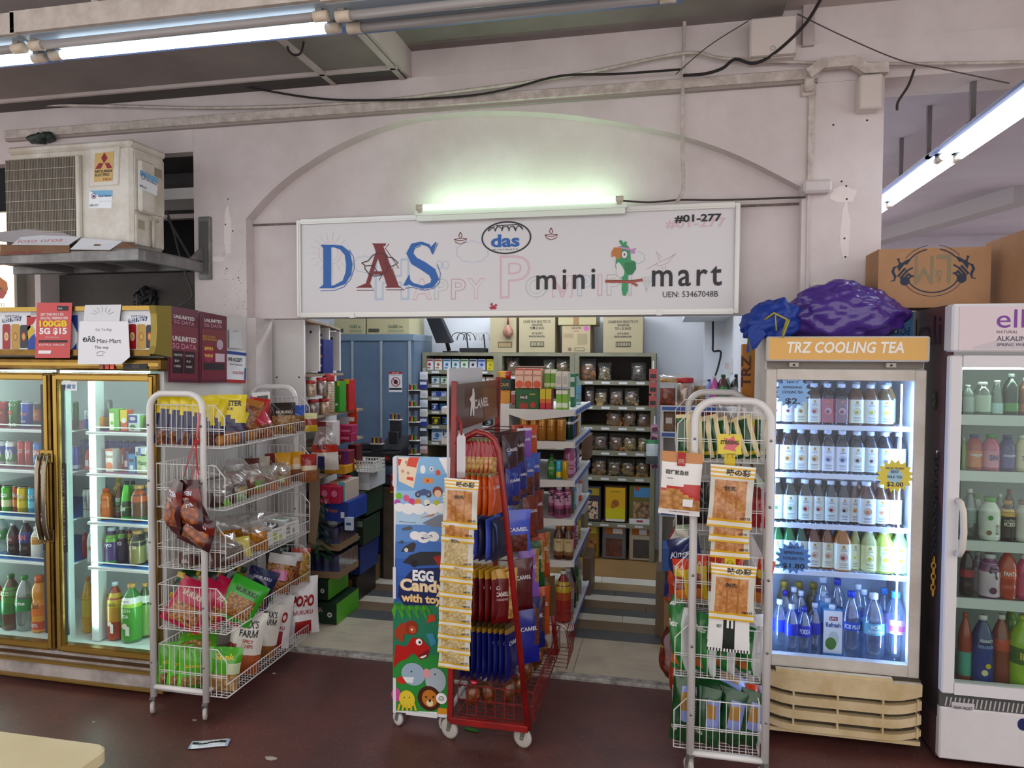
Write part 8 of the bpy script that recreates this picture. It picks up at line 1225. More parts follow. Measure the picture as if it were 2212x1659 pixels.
# back shelving
yb_ = 6.1; OL = K('8d8b76', .5, n2='7f7d69', ns=4); DKB = K('4a423e', .7); zt = at(1240, 762, yb_).z; ux = [at(u, 900, yb_).x for u in (912, 1075, 1240, 1416)]
SV = {0: [800, 830, 858, 888, 920, 955], 1: [812, 862, 912, 962, 1035], 2: [823, 877, 922, 976, 1031, 1131]}
SZ = {i: [at((912+1075, 1075+1240, 1240+1416)[i]/2, v, yb_).z for v in SV[i]] for i in SV}
nm = ['olive steel shelving bay of medicine boxes at the back of the shop', 'olive steel shelving bay behind the middle gondola', 'olive steel shelving bay of biscuit bags and tins at the back right']
for i in range(3):
    t = thing('shelving_bay', nm[i], 'shelf'); q = MB(); q.box(ux[i], ux[i+1], 6.48, 6.5, .013, zt, DKB); q.build('back_panel', t); q = MB(); q.box(ux[i], ux[i]+.04, yb_, 6.48, .013, zt, OL); q.box(ux[i+1]-.04, ux[i+1]-.002, yb_, 6.48, .013, zt, OL); q.build('upright', t); q = MB(); q.box(ux[i]+.04, ux[i+1]-.04, yb_, 6.48, zt-.03, zt, OL); q.build('top_board', t)
    for z in SZ[i]:
        q = MB(); q.box(ux[i]+.04, ux[i+1]-.04, yb_, 6.48, z-.035, z, OL); q.M = frame((ux[i]+.04, yb_-.0006, z-.026)); w_ = ux[i+1]-ux[i]-.08
        for k_ in range(4): q.rect(w_*(.08+.24*k_), w_*(.08+.24*k_)+.07, 0, .018, K('d9dade', .5), .0004)
        q.build('shelf_board', t)
cal = [('t', 'CALBEE MOH SENG PTE LTD', .12, .88, .72, .79, '2a2a2a'), ('t', 'SINGAPORE', .36, .66, .64, .7, '2a2a2a'), ('t', '72G x 20 BAGS', .3, .7, .56, .62, '2a2a2a'), ('t', 'HOT & SPICY', .36, .66, .44, .49, '2a2a2a'), ('t', 'MADE IN MALAYSIA', .28, .72, .37, .42, '2a2a2a'), ('r', .32, .7, .14, .27, '4a463a'), ('r', .34, .68, .16, .25, 'b0a888')]+[('r', .36+.04*k_, .375+.04*k_, .16, .25, '3a362c') for k_ in range(8)]
KB = 'b0a585'; bx(1059, 1115, 672, 761, 6.12, .34, KB, 'cardboard_carton', 'tan carton with a brown net bag hung before it, on the back shelving', 'carton', [('r', .3, .85, .12, .26, '5a4a38'), ('r', .33, .82, .14, .24, 'a8946c')], GC2, z=zt+.001); bx(1121, 1199, 672, 761, 6.12, .34, KB, 'cardboard_carton', 'tan crisps carton with a dark hole punched in its print, back shelving', 'carton', cal+[('o', .42, .6, .03, '1a1a1a')], GC2, z=zt+.001); bx(1303, 1389, 672, 761, 6.12, .34, KB, 'cardboard_carton', 'tan crisps carton standing alone at the end of the back shelving', 'carton', cal, GC2, z=zt+.001)
o = bx(1214, 1275, 702, 761, 6.12, .3, 'b5a684', 'cardboard_carton', 'tan monster snack carton with pink round sticker on the back shelving', 'carton', [('o', .86, .88, .09, 'c06aa8'), ('t', 'MONSTER', .35, .68, .86, .93, '2a2a2a'), ('r', .4, .6, .78, .8, 'b0524a'), ('r', .05, .4, .55, .7, '9f9272'), ('r', .55, .9, .3, .7, '9f9272'), ('r', .45, .8, .06, .18, '4a463a'), ('r', .47, .78, .08, .16, 'b0a888'), ('o', .28, .12, .07, '7a705a')], GC2, z=zt+.001); bx(1206, 1288, 672, 701, 6.11, .34, 'b3aa84', 'cardboard_carton', 'flat tan carton lying on the monster snack carton', 'carton', [('r', .4, .55, 0, 1, '9a7c54')], GC2, z=zt+.003+(at(1244, 702, 6.12).z-at(1244, 761, 6.12).z))
q = MB(); p = at(1097, 690, 6.08); q.tube([(p.x, 6.08, p.z+.05), (p.x, 6.09, p.z-.05)], [.006, .012], K('8a5f50', .7)); q.M = Matrix.Translation((p.x, 6.085, p.z-.16)); q.lathe([(.004, 0), (.04, .02), (.048, .06), (.02, .1), (.01, .115)], K('b58a76', .6, n2='8f6553', ns=30), 12, ax=(1, .5)); one('net_bag', q, 'brown net bag hanging in front of the tan carton', 'bag')
t = thing('monitor', 'black flat monitor tilted downwards above the medicine shelves', 'monitor'); a = [at(918, 680, 6.2), at(948, 680, 6.2), at(976, 741, 6.05), at(942, 741, 6.05)]; q = MB(); q.add(a+[p+V((.01, .04, .01)) for p in a], [(3, 2, 1, 0), (4, 5, 6, 7)]+[(i, (i+1) % 4, 4+(i+1) % 4, 4+i) for i in range(4)], K('1d1f26', .3)); q.build('screen', t); q = MB(); q.tube([at(965, 738, 6.12), at(970, 757, 6.15)], .02, BLACK); q.box(at(958, 757, 6.15).x, at(985, 757, 6.15).x, 6.12, 6.24, zt+.001, zt+.012, BLACK); q.build('stand', t)
t = thing('wifi_router', 'black router with two aerials and loose cables on the medicine shelving', 'router'); a, b = at(992, 757, 6.15), at(1046, 757, 6.15); q = MB(); q.box(a.x, b.x, 6.15, 6.3, zt+.001, zt+.04, K('22242a', .4), .005); q.build('body', t)
for u in (1010, 1047): q = MB(); p = at(u, 750, 6.28); q.tube([(p.x, 6.3, zt+.02), (p.x-.01, 6.28, at(u, 722, 6.28).z)], .007, BLACK); q.build('aerial', t)
q = MB()
for k_ in range(6): p = at(985+12*k_, 750, 6.25); q.tube([(p.x+.07*cos(a_)*(1-.1*k_), 6.32+.02*sin(2*a_), zt+.1+.085*sin(a_)) for a_ in [pi*(.05+i/9*.9) for i in range(10)]], .004, K('d0cfc8' if k_ > 2 else '2a2a2e', .5), 5)
q.build('cable', t)
# medicine bay
GM = 'medicine boxes at the back of the shop'
MED = [('d9dce0', 'b0343a'), ('dfe2e0', 'c0672e'), ('c9d6e2', '4a7fae'), ('cfdde2', '3a7f8a'), ('d5d9d2', '3a8a4a'), ('c9ccd0', '33384a'), ('b0b8d9', '3a5fae'), ('e0d23a', 'b0a52a')]
cn = ['red', 'orange', 'blue', 'teal', 'green', 'black', 'navy', 'yellow']; rown = ['top shelf', 'second shelf', 'third shelf', 'fourth shelf', 'fifth shelf', 'sixth shelf']
for r, (v0, n, hh) in enumerate(((775, 8, 24), (813, 7, 16), (846, 4, 11), (872, 8, 15), (900, 6, 18), (930, 5, 24))):
    x = 932 if r else 920
    for k_ in range(n):
        wpx = (1070-x)/n-3; u0 = x+k_*(wpx+3); ci = (k_+r*3) % 8
        if r == 3: c1, c2 = '33569f', ('d9d9e6', '2f8a6a')[k_ % 2]
        elif r == 4: c1, c2 = '25252b', ('d9c92e', '4a8ac0', '8a9aa0')[k_ % 3]
        elif r == 5: c1, c2 = 'c9d5e2', '4a86c0'
        else: c1, c2 = MED[ci]
        bx(u0, u0+wpx, SV[0][r]-hh, SV[0][r], 6.13, .1, c1, 'medicine_box', '%s medicine box %s, %s of the medicine bay' % (ORD[k_], ('with %s print' % (cn[ci]) if r not in (3, 4, 5) else ('blue and white', 'black', 'pale blue')[r-3]), rown[r]), 'box', [('o', .5, .5, .2, c2), ('r', .05, .95, .8, .95, c2), ('r', .15, .6, .15, .25, c2)], GM, z=SZ[0][r]+.001)
t = thing('pack_strip', 'hanging strip of small carded packs beside the medicine shelving', 'hang strip'); q = MB(); p = at(914, 795, 6.0); q.box(p.x-.012, p.x+.012, 6.03, 6.034, at(914, 975, 6).z, p.z, CLEAR('ffffff', .3, .1, .3, 'd9d9d9')); q.build('strip', t)
for k_, c in enumerate(('c9cdd4', '3f4f9a', 'd5d5d2', 'c3ccd8', 'cfd2ce', '4a5fb0', '4a4d55', 'c9c9d0', 'd5a8a4')): q = MB(); z = at(914, 812+20*k_, 6).z; q.box(p.x-.035, p.x+.035, 6.005, 6.029, z-.035, z+.035, K(c, .3, 0, .4), .004); q.box(p.x-.03, p.x+.03, 6.002, 6.005, z+.005, z+.028, K('d9dce2', .3)); one('carded_pack', q, '%s small carded pack from the top of the strip by the medicine shelving' % ORD[k_], 'pack', None, 0, 'carded packs on the strip')
for k_, v in enumerate((836, 872, 905, 945, 975)): lighters(893, v+8, 5.86, 6, '%s lighter stand up the side of the blue-grey cabinet' % ORD[k_], .03)
# biscuit bags in the back right bay
GZ = 'clear biscuit bags at the back of the shop'
def zipbag(u0, u1, v0, v1, z, kind, c, lab, y=6.16):
    lo, H, R = spot((u0+u1)/2, v0, v1, u1-u0, y, z); W = 2*R; t = thing('biscuit_bag', lab, 'biscuit bag', lo, 0, GZ); rnd = random.Random(u0); q = MB(); m1, m2 = K(c, .6, n=.25, ns=40), K(c, .6, n=.45, ns=30)
    n_ = {'ball': 60, 'disc': 26, 'slab': 9, 'chunk': 22}[kind]
    for i in range(n_):
        x, zz, y_ = rnd.uniform(-.36, .36)*W, H*(.05+.62*i/n_), rnd.uniform(-.025, .02); q.M = Matrix.Translation((x, y_+.03, zz)) @ Matrix.Rotation(rnd.uniform(-.6, .6), 4, 'Y') @ Matrix.Rotation(rnd.uniform(1.0, 2.0), 4, 'X'); s = W*.11
        if kind == 'ball': q.lathe([(s*.3, -s*.7), (s*.75, -s*.3), (s*.75, s*.3), (s*.3, s*.7)], (m1, m2)[i % 2], 7)
        elif kind == 'disc': q.lathe([(s*1.5, -s*.25), (s*1.6, 0), (s*1.5, s*.25)], (m1, m2)[i % 2], 9)
        elif kind == 'slab': q.box(-s*1.9, s*1.9, -s*2.2, s*2.2, -s*.3, s*.3, (m1, m2)[i % 2], .002)
        else: q.box(-s*.9, s*.9, -s*.7, s*.7, -s*.6, s*.6, (m1, m2)[i % 2], .003)
    q.build('biscuits', t); q = bagmesh(W, H, .10, lambda u, v: CLEAR('f4f4f2', .25, .08, .05), [], u0, 6, 8, wr=.08); q.M = frame((0, -.053, H*.55)); q.rect(-.012, .012, -.006, .008, WHITE, .002); o = q.build('clear_bag', t); o.location = (0, .03, 0)
Z2 = SZ[2]
for u0, u1, v0, v1, r, k_, c, lab in ((1253, 1287, 775, 822, 0, 'disc', 'b87c3f', 'brown curled crackers in a glossy clear bag, top shelf'), (1291, 1320, 783, 822, 0, 'ball', 'c9b88f', 'round cream biscuit balls in a clear bag, top shelf'), (1363, 1395, 782, 822, 0, 'chunk', '4a3630', 'dark chocolate pieces in a clear bag, top shelf'), (1262, 1283, 836, 876, 1, 'chunk', '8a3a3a', 'reddish snack in a clear bag, second shelf'), (1286, 1312, 840, 876, 1, 'slab', 'c3a468', 'square crackers in a clear bag, second shelf'), (1316, 1346, 838, 876, 1, 'ball', 'b98f58', 'small nut biscuits in a clear bag, second shelf'), (1348, 1380, 838, 876, 1, 'chunk', 'c4a873', 'wafer cubes in a clear bag, second shelf'), (1312, 1341, 886, 921, 2, 'slab', 'a87a44', 'tumbled brown crackers in a clear bag, third shelf'), (1345, 1373, 884, 921, 2, 'slab', 'a07040', 'stacked brown crackers in a clear bag, third shelf'), (1376, 1405, 886, 921, 2, 'slab', '9a6c3c', 'tan wafer slabs in a clear bag, third shelf'), (1262, 1283, 936, 975, 3, 'disc', 'b08a5a', 'tan rounds in a clear bag, fourth shelf'), (1281, 1312, 938, 975, 3, 'chunk', '8f5238', 'dark pretzels with pink label in a clear bag, fourth shelf'), (1315, 1346, 937, 975, 3, 'disc', 'b07e58', 'brown round biscuits in a clear bag, fourth shelf'), (1345, 1375, 938, 975, 3, 'disc', 'd2b46c', 'yellow ring biscuits in a clear bag, fourth shelf'), (1376, 1402, 939, 975, 3, 'disc', 'd6bc7c', 'pale round biscuits in a clear bag, fourth shelf'), (1278, 1309, 990, 1030, 4, 'disc', 'b58a58', 'large flat biscuits in a clear bag, fifth shelf'), (1311, 1342, 992, 1030, 4, 'ball', 'bf9a52', 'star biscuits in a clear bag, fifth shelf'), (1342, 1371, 992, 1030, 4, 'disc', 'b8924e', 'small button biscuits in a clear bag, fifth shelf'), (1373, 1402, 992, 1030, 4, 'disc', 'b88f3c', 'golden rounds in a clear bag, fifth shelf')): zipbag(u0, u1, v0, v1, Z2[r]+.001, k_, c, lab+' of the biscuit bay')
for u0, u1, v0, v1, c, k_, lab in ((1092, 1121, 773, 811, 'a8875a', 'slab', 'tan cracker block in a clear bag above the nut rack header, middle bay'), (1200, 1232, 772, 811, 'b5964e', 'chunk', 'yellow cubes in a clear bag above the juice cartons, middle bay'), (1172, 1198, 776, 811, '9aa070', 'chunk', 'greenish snack in a clear bag above the juice cartons, middle bay')): zipbag(u0, u1, v0, v1, SZ[1][0]+.001, k_, c, lab)
def tin(u0, u1, v0, v1, z, body, win, art, lab):
    a, b = at(u0, v1, 6.13), at(u1, v1, 6.13); H = (v1-v0)*mpp((u0+u1)/2, 6.13); W = b.x-a.x; t = thing('biscuit_tin', lab, 'tin', ((a.x+b.x)/2, 6.13, z), 0, 'biscuit tins on the lowest back shelves'); q = MB(); q.box(-W/2, W/2, 0, .24, 0, H, K(body, .35, .5), .006); q.box(-W/2+.008, W/2-.008, -.004, 0, .008, H-.008, K(body, .4, .4), .002); q.build('tin', t)
    q = MB(); q.M = frame((-W/2, -.0045, 0))
    if win: q.rect(W*.16, W*.84, H*.08, H*.58, win, .0005)
    for k_, e in enumerate(art):
        if e[0] == 'r': q.rect(e[1]*W, e[2]*W, e[3]*H, e[4]*H, K(e[5], .4), .001+.0003*k_)
        elif e[0] == 'o': q.disc(e[1]*W, e[2]*H, e[3]*W, K(e[4], .5), .001+.0003*k_)
        else: q.text(e[1], e[2]*W, e[3]*W, e[4]*H, e[5]*H, K(e[6]), .001+.0003*k_)
    q.build('label', t)
zl = Z2[5]+.001
tin(1258, 1298, 1053, 1130, zl, '4a4650', SNACK('d9772a', '3a2a4a', 40, h3='e6d2b0'), [('r', .1, .9, .75, .95, 'b5a03a'), ('o', .4, .85, .12, '34508a')], 'dark biscuit tin with striped sweets window, upper row'); tin(1304, 1354, 1048, 1130, zl, '5a4a3a', None, [('r', .08, .92, .06, .94, 'e0b92e'), ('r', .08, .92, .06, .4, 'd9d02a'), ('t', "Julie's", .3, .75, .8, .86, '4a3018'), ('o', .5, .52, .16, 'b5702e'), ('o', .4, .44, .1, 'c08040'), ('r', .1, .9, .04, .1, 'e6e2dc')], 'yellow printed biscuit tin, upper row'); tin(1358, 1414, 1050, 1134, zl, '7d7a3e', SNACK('c9a878', '6a4a30', 30), [('r', .2, .85, .7, .95, '5a9ac9'), ('o', .32, .92, .08, 'c0582a'), ('r', .02, .98, .0, .14, 'dfe0e2'), ('r', .3, .55, .05, .1, 'b0305a')], 'olive biscuit tin with blue label and stick wafers, upper row')
tin(1255, 1294, 1140, 1216, .014, 'a58a3a', SNACK('a8683a', '6a3a1c', 22, h3='c08a54'), [('r', .15, .85, .72, .9, 'c9b85a'), ('o', .45, .8, .12, 'b0342f')], 'gold biscuit tin with round biscuits window, floor row'); tin(1300, 1352, 1140, 1219, .014, '6d6d70', SNACK('8a4a34', '5f2f22', 22), [('r', .12, .88, .7, .94, 'b8762a'), ('r', .45, .85, .72, .86, 'd9dce2')], 'grey biscuit tin with reddish biscuits window, floor row'); tin(1358, 1413, 1143, 1224, .014, 'b5ad96', SNACK('4a3e38', '2f2826', 22), [('r', .12, .88, .7, .94, 'b8762a'), ('r', .4, .7, .72, .86, 'd9dce2')], 'silver biscuit tin with dark biscuits window, floor row')
# ---------------- middle gondola ----------------
yg = 4.22; gxr = at(1237, 950, yg).x; gxl = -1.36; gsp = -.97; ge = 5.1; GW_ = K('d9d4cc', .45); zs_ = [at(1237, v, yg).z for v in (887, 956, 1040, 1124, 1214)]+[at(1237, 1352, yg).z]
t = thing('gondola_shelf', 'white double-sided gondola with blue price rails behind the nut rack', 'shelf'); q = MB(); q.box(gsp-.03, gsp+.03, yg+.01, ge, .013, zs_[0]+.03, GW_); q.build('spine', t); q = MB(); q.box(gxl+.05, gxr-.03, yg+.02, ge, .013, zs_[5]-.03, K('bdb5ab', .5)); q.build('plinth', t)
for i, z in enumerate(zs_):
    for s_ in (0, 1):
        x0, x1 = (gsp+.03, gxr) if s_ == 0 else (gxl, gsp-.03); q = MB(); q.box(x0, x1, yg+.012, ge, z-.012, z, K('cfcdca', .45)); xr, dr = (x1, 1) if s_ == 0 else (x0, -1); q.box(min(xr, xr+dr*.014), max(xr, xr+dr*.014), yg+.015, ge, z-.035, z+.006, K('d5d5d8', .4)); q.box(min(xr+dr*.014, xr+dr*.016), max(xr+dr*.014, xr+dr*.016), yg+.02, ge, z-.028, z-.002, K('4a6eb5', .4)); q.build('shelf_board', t)
        q = MB(); P = [(0, -.03), (.28, -.065 if i == 0 else -.05), (.45, -.06 if i == 0 else -.045), (1, -.032), (1, -.004), (.97, .004), (0, .004)]; xa, xb = (gsp+.03, gxr+.006) if s_ == 0 else (gsp-.03, gxl-.006); q.M = frame((0, yg+.012, z)); pts = [(xa+(xb-xa)*f, h) for f, h in P]; q.prism(pts if s_ == 0 else pts[::-1], .012, GW_); q.build('shelf_bracket', t)
GG = 'drinks on the middle gondola'
def gc(u0, u1, v0, v1, i, m, art, lab, y=yg+.05, z=None, d=.09, **k): return bx(u0, u1, v0, v1, y, d, m, 'drink_carton', lab+', middle gondola', 'carton', art, GG, z=(zs_[i]+.001 if z is None else z), **k)
z2 = zs_[0]+.001; hp = .115
for k_ in range(3): gc(1113+19*k_, 1131+19*k_, 798, 840, 0, 'e2b8a0', [('r', 0, 1, .92, 1, 'd0563a'), ('t', 'Carrot', .05, .95, .62, .74, 'b0563a'), ('o', .5, .2, .45, 'd9683a', .2)], '%s pink carrot juice carton of the pack on top' % ORD[k_], z=z2+hp+.012)
gc(1114, 1164, 841, 884, 0, '2a6a34', [('t', 'MILO', .2, .5, .5, .68, 'e9e6dc'), ('o', .32, .58, .16, '4a3a2a', .14), ('t', 'MILO', .2, .48, .52, .64, 'e9e6dc'), ('o', .35, .15, .2, 'b0402f', .16), ('o', .75, .2, .12, 'c04a38', .16), ('r', .6, .85, .7, .78, 'a8a43a')], 'green malt drink multipack on the top shelf', d=.13)
for k_ in range(2): gc(1166+13*k_, 1178+13*k_, 841, 885, 0, 'c9404a', [('r', 0, 1, .5, 1, 'd9c43a'), ('r', 0, 1, .3, .5, 'd9803a')], '%s yellow and red juice carton on the top shelf' % ORD[k_], y=yg+.06); gc(1176+13*k_, 1188+13*k_, 799, 840, 0, '7fae3c', [('r', 0, 1, .8, 1, 'dcd9c0'), ('r', 0, 1, .1, .3, 'c9d8a0')], '%s upper lime green juice carton' % ORD[k_], y=yg+.1, z=z2+hp+.01); gc(1201+13*k_, 1213+13*k_, 843, 885, 0, '8fbe4a', [('r', 0, 1, .8, 1, 'e2ddc9'), ('r', 0, 1, .1, .35, 'dfe6cc')], '%s lower lime green juice carton at the end' % ORD[k_]); gc(1200+14*k_, 1213+14*k_, 803, 841, 0, 'd5ccbc', [('r', .15, .85, .3, .75, 'b9b0a8'), ('r', 0, 1, .05, .12, '8a90c0')], '%s cream soya milk carton on top at the end' % ORD[k_], z=z2+hp+.008)
bx(1113, 1172, 778, 800, yg+.16, .15, '8a6546', 'open_box', 'open brown box behind the carrot juice cartons, middle gondola', 'box', [('r', .03, .97, .1, .95, '6f4e36')], None, z=z2+hp+.08); bx(1113, 1172, 800, 885, yg+.16, .15, '9a7a58', 'cardboard_box', 'brown box under the open one, middle gondola', 'box', None, None, z=z2, c=0).scale.z = .97
gc(1077, 1102, 846, 884, 0, 'c98f1f', [('r', .05, .9, .05, .9, 'd49a28'), ('t', '2', .1, .3, .1, .25, 'f0e6d0')], 'amber tea box beside the nut rack header', y=yg+.1); gc(1078, 1104, 823, 846, 0, '1e3a33', [('t', 'CAVE', .1, .8, .3, .6, 'c9a84a')], 'dark green tea box on the amber box', y=yg+.1, z=z2+.115); bag((at(1090, 822, yg+.12).x, yg+.12, z2+.18), .085, .05, .03, lambda u, v: 'd9a82a' if u < .6 else 'b8342a', [], 'yellow and red packet on the dark green tea box, middle gondola', GG); gc(1104, 1113, 848, 884, 0, 'c3b0b0', [('r', 0, 1, .2, .8, 'a84a4a')], 'slim white and red carton between the tea box and the malt drinks', y=yg+.1)
gc(1232, 1241, 812, 884, 0, '3a8a6a', [('r', 0, 1, .3, .6, 'dfe2dc'), ('r', 0, 1, .75, .9, 'c9d5cc')], 'tall green and white carton at the corner of the top shelf', y=yg+.3, z=z2); 
bottle((gxr-.05, yg+.55, z2), .21, .035, CLEAR('cfe2e0', .3, .05, .3, '8fc0c0'), '1f8a5a', [(.2, .6, '6fb0d0')], (), 'pet', 'clear bottle with green cap at the corner of the top shelf, middle gondola', GG)
def gb(u0, u1, v0, v1, i, *a, y=yg+.07, **k): lo, H, R = spot((u0+u1)/2, v0, v1, u1-u0, y, zs_[i]+.001); k['label'] = k['label']+', middle gondola'; k['group'] = GG; bottle(lo, H, R, *a, **k)
def gcn(u0, u1, v0, v1, i, b, w_, lab, y=yg+.07): lo, H, R = spot((u0+u1)/2, v0, v1, u1-u0, y, zs_[i]+.001); can(lo, H, R, b, w_, lab+', middle gondola', GG)
for k_, (u0, u1) in enumerate(((1122, 1143), (1143, 1163), (1160, 1182), (1180, 1202), (1201, 1223))): gcn(u0, u1, 904, 954, 1, [(0, 1, 'b5843c'), (.85, .93, 'd0a860')], [('ANCHOR', .5, .58, .64, '8a2a24', dict(bold=.03))], '%s tall gold beer can on the second shelf' % ORD[k_])
for k_, (c, n_, y) in enumerate((('1f4a33', 'dark green', .16), ('2a4aa0', 'blue', .24), ('6a1f2a', 'maroon', .33), ('b5a03a', 'olive gold', .42), ('c9cdd0', 'silver', .52))): can((gxr-.045, yg+y, zs_[1]+.001), .16, .033, [(0, 1, c), (.6, .7, 'c9cdd2')], (), '%s beer can along the price rail, second shelf, middle gondola' % n_, GG)
gb(1182, 1201, 982, 1035, 2, '3f7a34', '2f5a2a', [(.3, .6, '4a9a3a')], [('GO', .6, .4, .5, 'e6e9e0')], label='green soda bottle on the third shelf'); gcn(1200, 1214, 993, 1034, 2, [(0, 1, '4ab0cc'), (.1, .4, 'd9c84a')], [('Yeos', .5, .7, .8, 'b03a3a')], 'sky blue drink can on the third shelf'); gcn(1213, 1228, 993, 1034, 2, [(0, 1, 'c9a82a')], (), 'yellow drink can on the third shelf')
for k_, y in enumerate((.16, .25, .34, .44)): bottle((gxr-.045, yg+y, zs_[2]+.001), .21, .033, ('a85a80', 'b87aa0', '4a3a6a', '8a7a90')[k_], 'cfd0d8', [(.1, .5, ('c98ab0', 'cfa0c0', '5f4a8a', 'b0a8b8')[k_])], (), 'pet', '%s sparkling drink bottle along the rail, third shelf, middle gondola' % ('deep pink', 'pale pink', 'purple', 'mauve')[k_], GG)
for k_, (u0, u1) in enumerate(((1196, 1219), (1215, 1234), (1184, 1202))): gb(u0, u1, 1050, 1118, 3, 'a8567f', 'e0d0d8', [(.1, .3, '6a2a4a'), (.4, .8, 'c997b0')], [('气', .5, .5, .75, '26202a', dict(bold=.03))], style='fat', label='%s pink sparkling bottle with black brush character, fourth shelf' % ORD[k_], y=yg+.06+.03*k_)
for k_, y in enumerate((.2, .3, .42, .6)): bottle((gxr-.045, yg+y, zs_[3]+.001), .2, .034, ('8a5a30', '5fa0c9', 'd9d9dc', 'd9622a')[k_], ('c9c9c9', '3a70a0', 'e0e0e0', 'e0762a')[k_], [(.2, .6, ('3a6a3a', '8fc0d9', 'dfe2e6', 'd9d9dc')[k_])], (), 'fat', '%s bottle along the rail, fourth shelf, middle gondola' % ('brown and green', 'sky blue', 'white milk', 'white and orange')[k_], GG)
for k_, (u0, u1) in enumerate(((1195, 1219), (1217, 1239))): gb(u0, u1, 1144, 1217, 4, '6a3f22', 'c07a30', [(.12, .62, 'cdb98c'), (.12, .3, 'a8622c')], [('tea', .5, .5, .58, '8a5a30')], style='fat', label='%s brown ginger tea bottle with cream label, fifth shelf' % ORD[k_], y=yg+.06)
for k_, y in enumerate((.2, .3, .4, .55)): bottle((gxr-.045, yg+y, zs_[4]+.001), .22, .034, ('4a2a3a', 'a83a6a', '8a4a70', '9a8a3a')[k_], 'c9c9c9', [(.2, .6, ('9a8aa0', 'b84a7a', 'c9b0c0', 'c9b95a')[k_])], (), 'pet', '%s bottle along the rail, fifth shelf, middle gondola' % ('dark plum', 'magenta', 'pink and white', 'mustard')[k_], GG)
gb(1199, 1234, 1240, 1351, 5, '9a2f20', 'dcd5d0', [(.04, .45, 'a83424'), (.45, .6, 'b8622a'), (.6, .8, 'c9b02a')], style='big', label='large red and yellow lemon tea bottle on the base shelf')
for k_, y in enumerate((.2, .32, .45, .6)): bottle((gxr-.05, yg+y, zs_[5]+.001), .29, .042, ('7a7f84', '2a1815', '2f6a34', '8a7f80')[k_], ('c9c9c9', 'b03035', '2f8a3a', 'c9c9c9')[k_], [(.35, .6, ('9aa0a6', 'b03035', '3f9a44', 'b5aeb0')[k_])], (), 'big', 'large %s bottle along the rail, base shelf, middle gondola' % ('grey', 'cola', 'green lemonade', 'clear')[k_], GG)
bx(1258, 1276, 1232, 1312, 5.15, .3, '7a6450', 'cardboard_carton', 'brown carton standing at the far end of the middle gondola', 'carton', None, None, z=.013); bx(1256, 1272, 960, 1012, 5.2, .25, '7d5f48', 'cardboard_carton', 'brown carton high behind the far end of the middle gondola', 'carton', [('r', .2, .7, .2, .25, '5a4434')], None, z=1.0)
q = MB(); q.box(at(1256, 0, 5.2).x, at(1272, 0, 5.2).x, 5.2, 5.45, .6, .999, K('b9bcc0', .5)); q.box(at(1256, 0, 5.2).x, at(1272, 0, 5.2).x, 5.2, 5.45, .3, .6, K('8a7a60', .5)); one('water_pack', q, 'stacked pale water packs under the brown carton, gondola end', 'pack', group=None)
# right-hand shelf with jars, and hung packs
yr_ = 4.75; a, b = at(1427, 880, yr_).x, .44; zr = at(1500, 878, yr_).z; zr2 = at(1500, 935, yr_).z
t = thing('shop_shelf', 'white shelf with blue price rail along the right wall of the shop', 'shelf'); q = MB(); q.box(a, b, 5.18, 5.2, .013, zr, GW_); q.box(a, a+.02, yr_+.02, 5.18, .013, zr, GW_); q.build('frame', t)
for z in (zr, zr2, .75, .4): q = MB(); q.box(a+.001, b, yr_, 5.18, z-.02, z, K('cfcdca', .45)); q.box(a, b, yr_-.012, yr_, z-.035, z+.004, K('d5d5d8', .4)); q.box(a+.01, b-.01, yr_-.0135, yr_-.012, z-.028, z-.004, K('4a6eb5', .4)); q.build('shelf_board', t)
GQ = 'goods on the right wall shelf'
lo, H, R = spot(1442, 826, 876, 34, yr_+.06, zr); bag(lo, 2*R, H, .07, lambda u, v: SNACK('b5683c', '7a3f20', 26) if v < .72 else FILM, [], 'orange-brown curls in a clear bag at the end of the right wall shelf', GQ); jar(1461, 1499, 817, 877, yr_+.09, zr, SNACK('bf8f4c', '8a5f2a', 26, h3='a87a3c'), 'b8282c', 'large cookie jar with red lid on the right wall shelf', GQ)
lo, H, R = spot(1447, 808, 826, 60, yr_+.2, zr+.15); bag((lo[0]+.03, yr_+.22, zr+.14), .2, .06, .07, lambda u, v: SNACK('d9b97a', 'b58f4a', 30) if v < .6 else FILM, [], 'clear bag of pale crackers lying behind the cookie jar', GQ); bag((at(1520, 870, yr_+.16).x, yr_+.16, zr), .15, .17, .06, lambda u, v: SNACK('cfa868', '9a7a3c', 30) if v < .75 else FILM, [], 'clear bag of tan chips behind the bottles, right wall shelf', GQ)
def rb(u0, u1, v0, v1, *a, **k): lo, H, R = spot((u0+u1)/2, v0, v1, u1-u0, yr_+k.pop('dy', .07), zr); k['group'] = GQ; k['label'] += ', right wall shelf'; bottle(lo, H, R, *a, **k)
rb(1549, 1574, 807, 876, '5a2a2c', '1f7a3a', [(.25, .62, '2f8a44')], [('Sprite', .7, .45, .55, 'e6e9e4', dict(bold=.03))], label='dark lemonade bottle with green label and cap'); rb(1577, 1604, 807, 877, '1d1a1d', '26262a', [(.2, .6, '9a9aa2')], [('MAX', .6, .3, .5, '26262a', dict(bold=.03))], label='black cola bottle with grey label'); rb(1533, 1552, 810, 876, 'b85a9a', 'cfd0da', [(.2, .6, 'c97ab0')], label='pink and white vitamin drink bottle'); rb(1522, 1540, 818, 875, '8aa0d0', '3a55a8', [(.2, .6, 'c9d0e6')], label='pale bottle with blue cap', dy=.12); rb(1562, 1580, 809, 870, '7a9a80', 'cfd6d0', label='pale green bottle behind the lemonade', dy=.17); rb(1590, 1608, 806, 870, '8a8f94', 'cfd0d4', label='grey-capped bottle behind the cola', dy=.17)
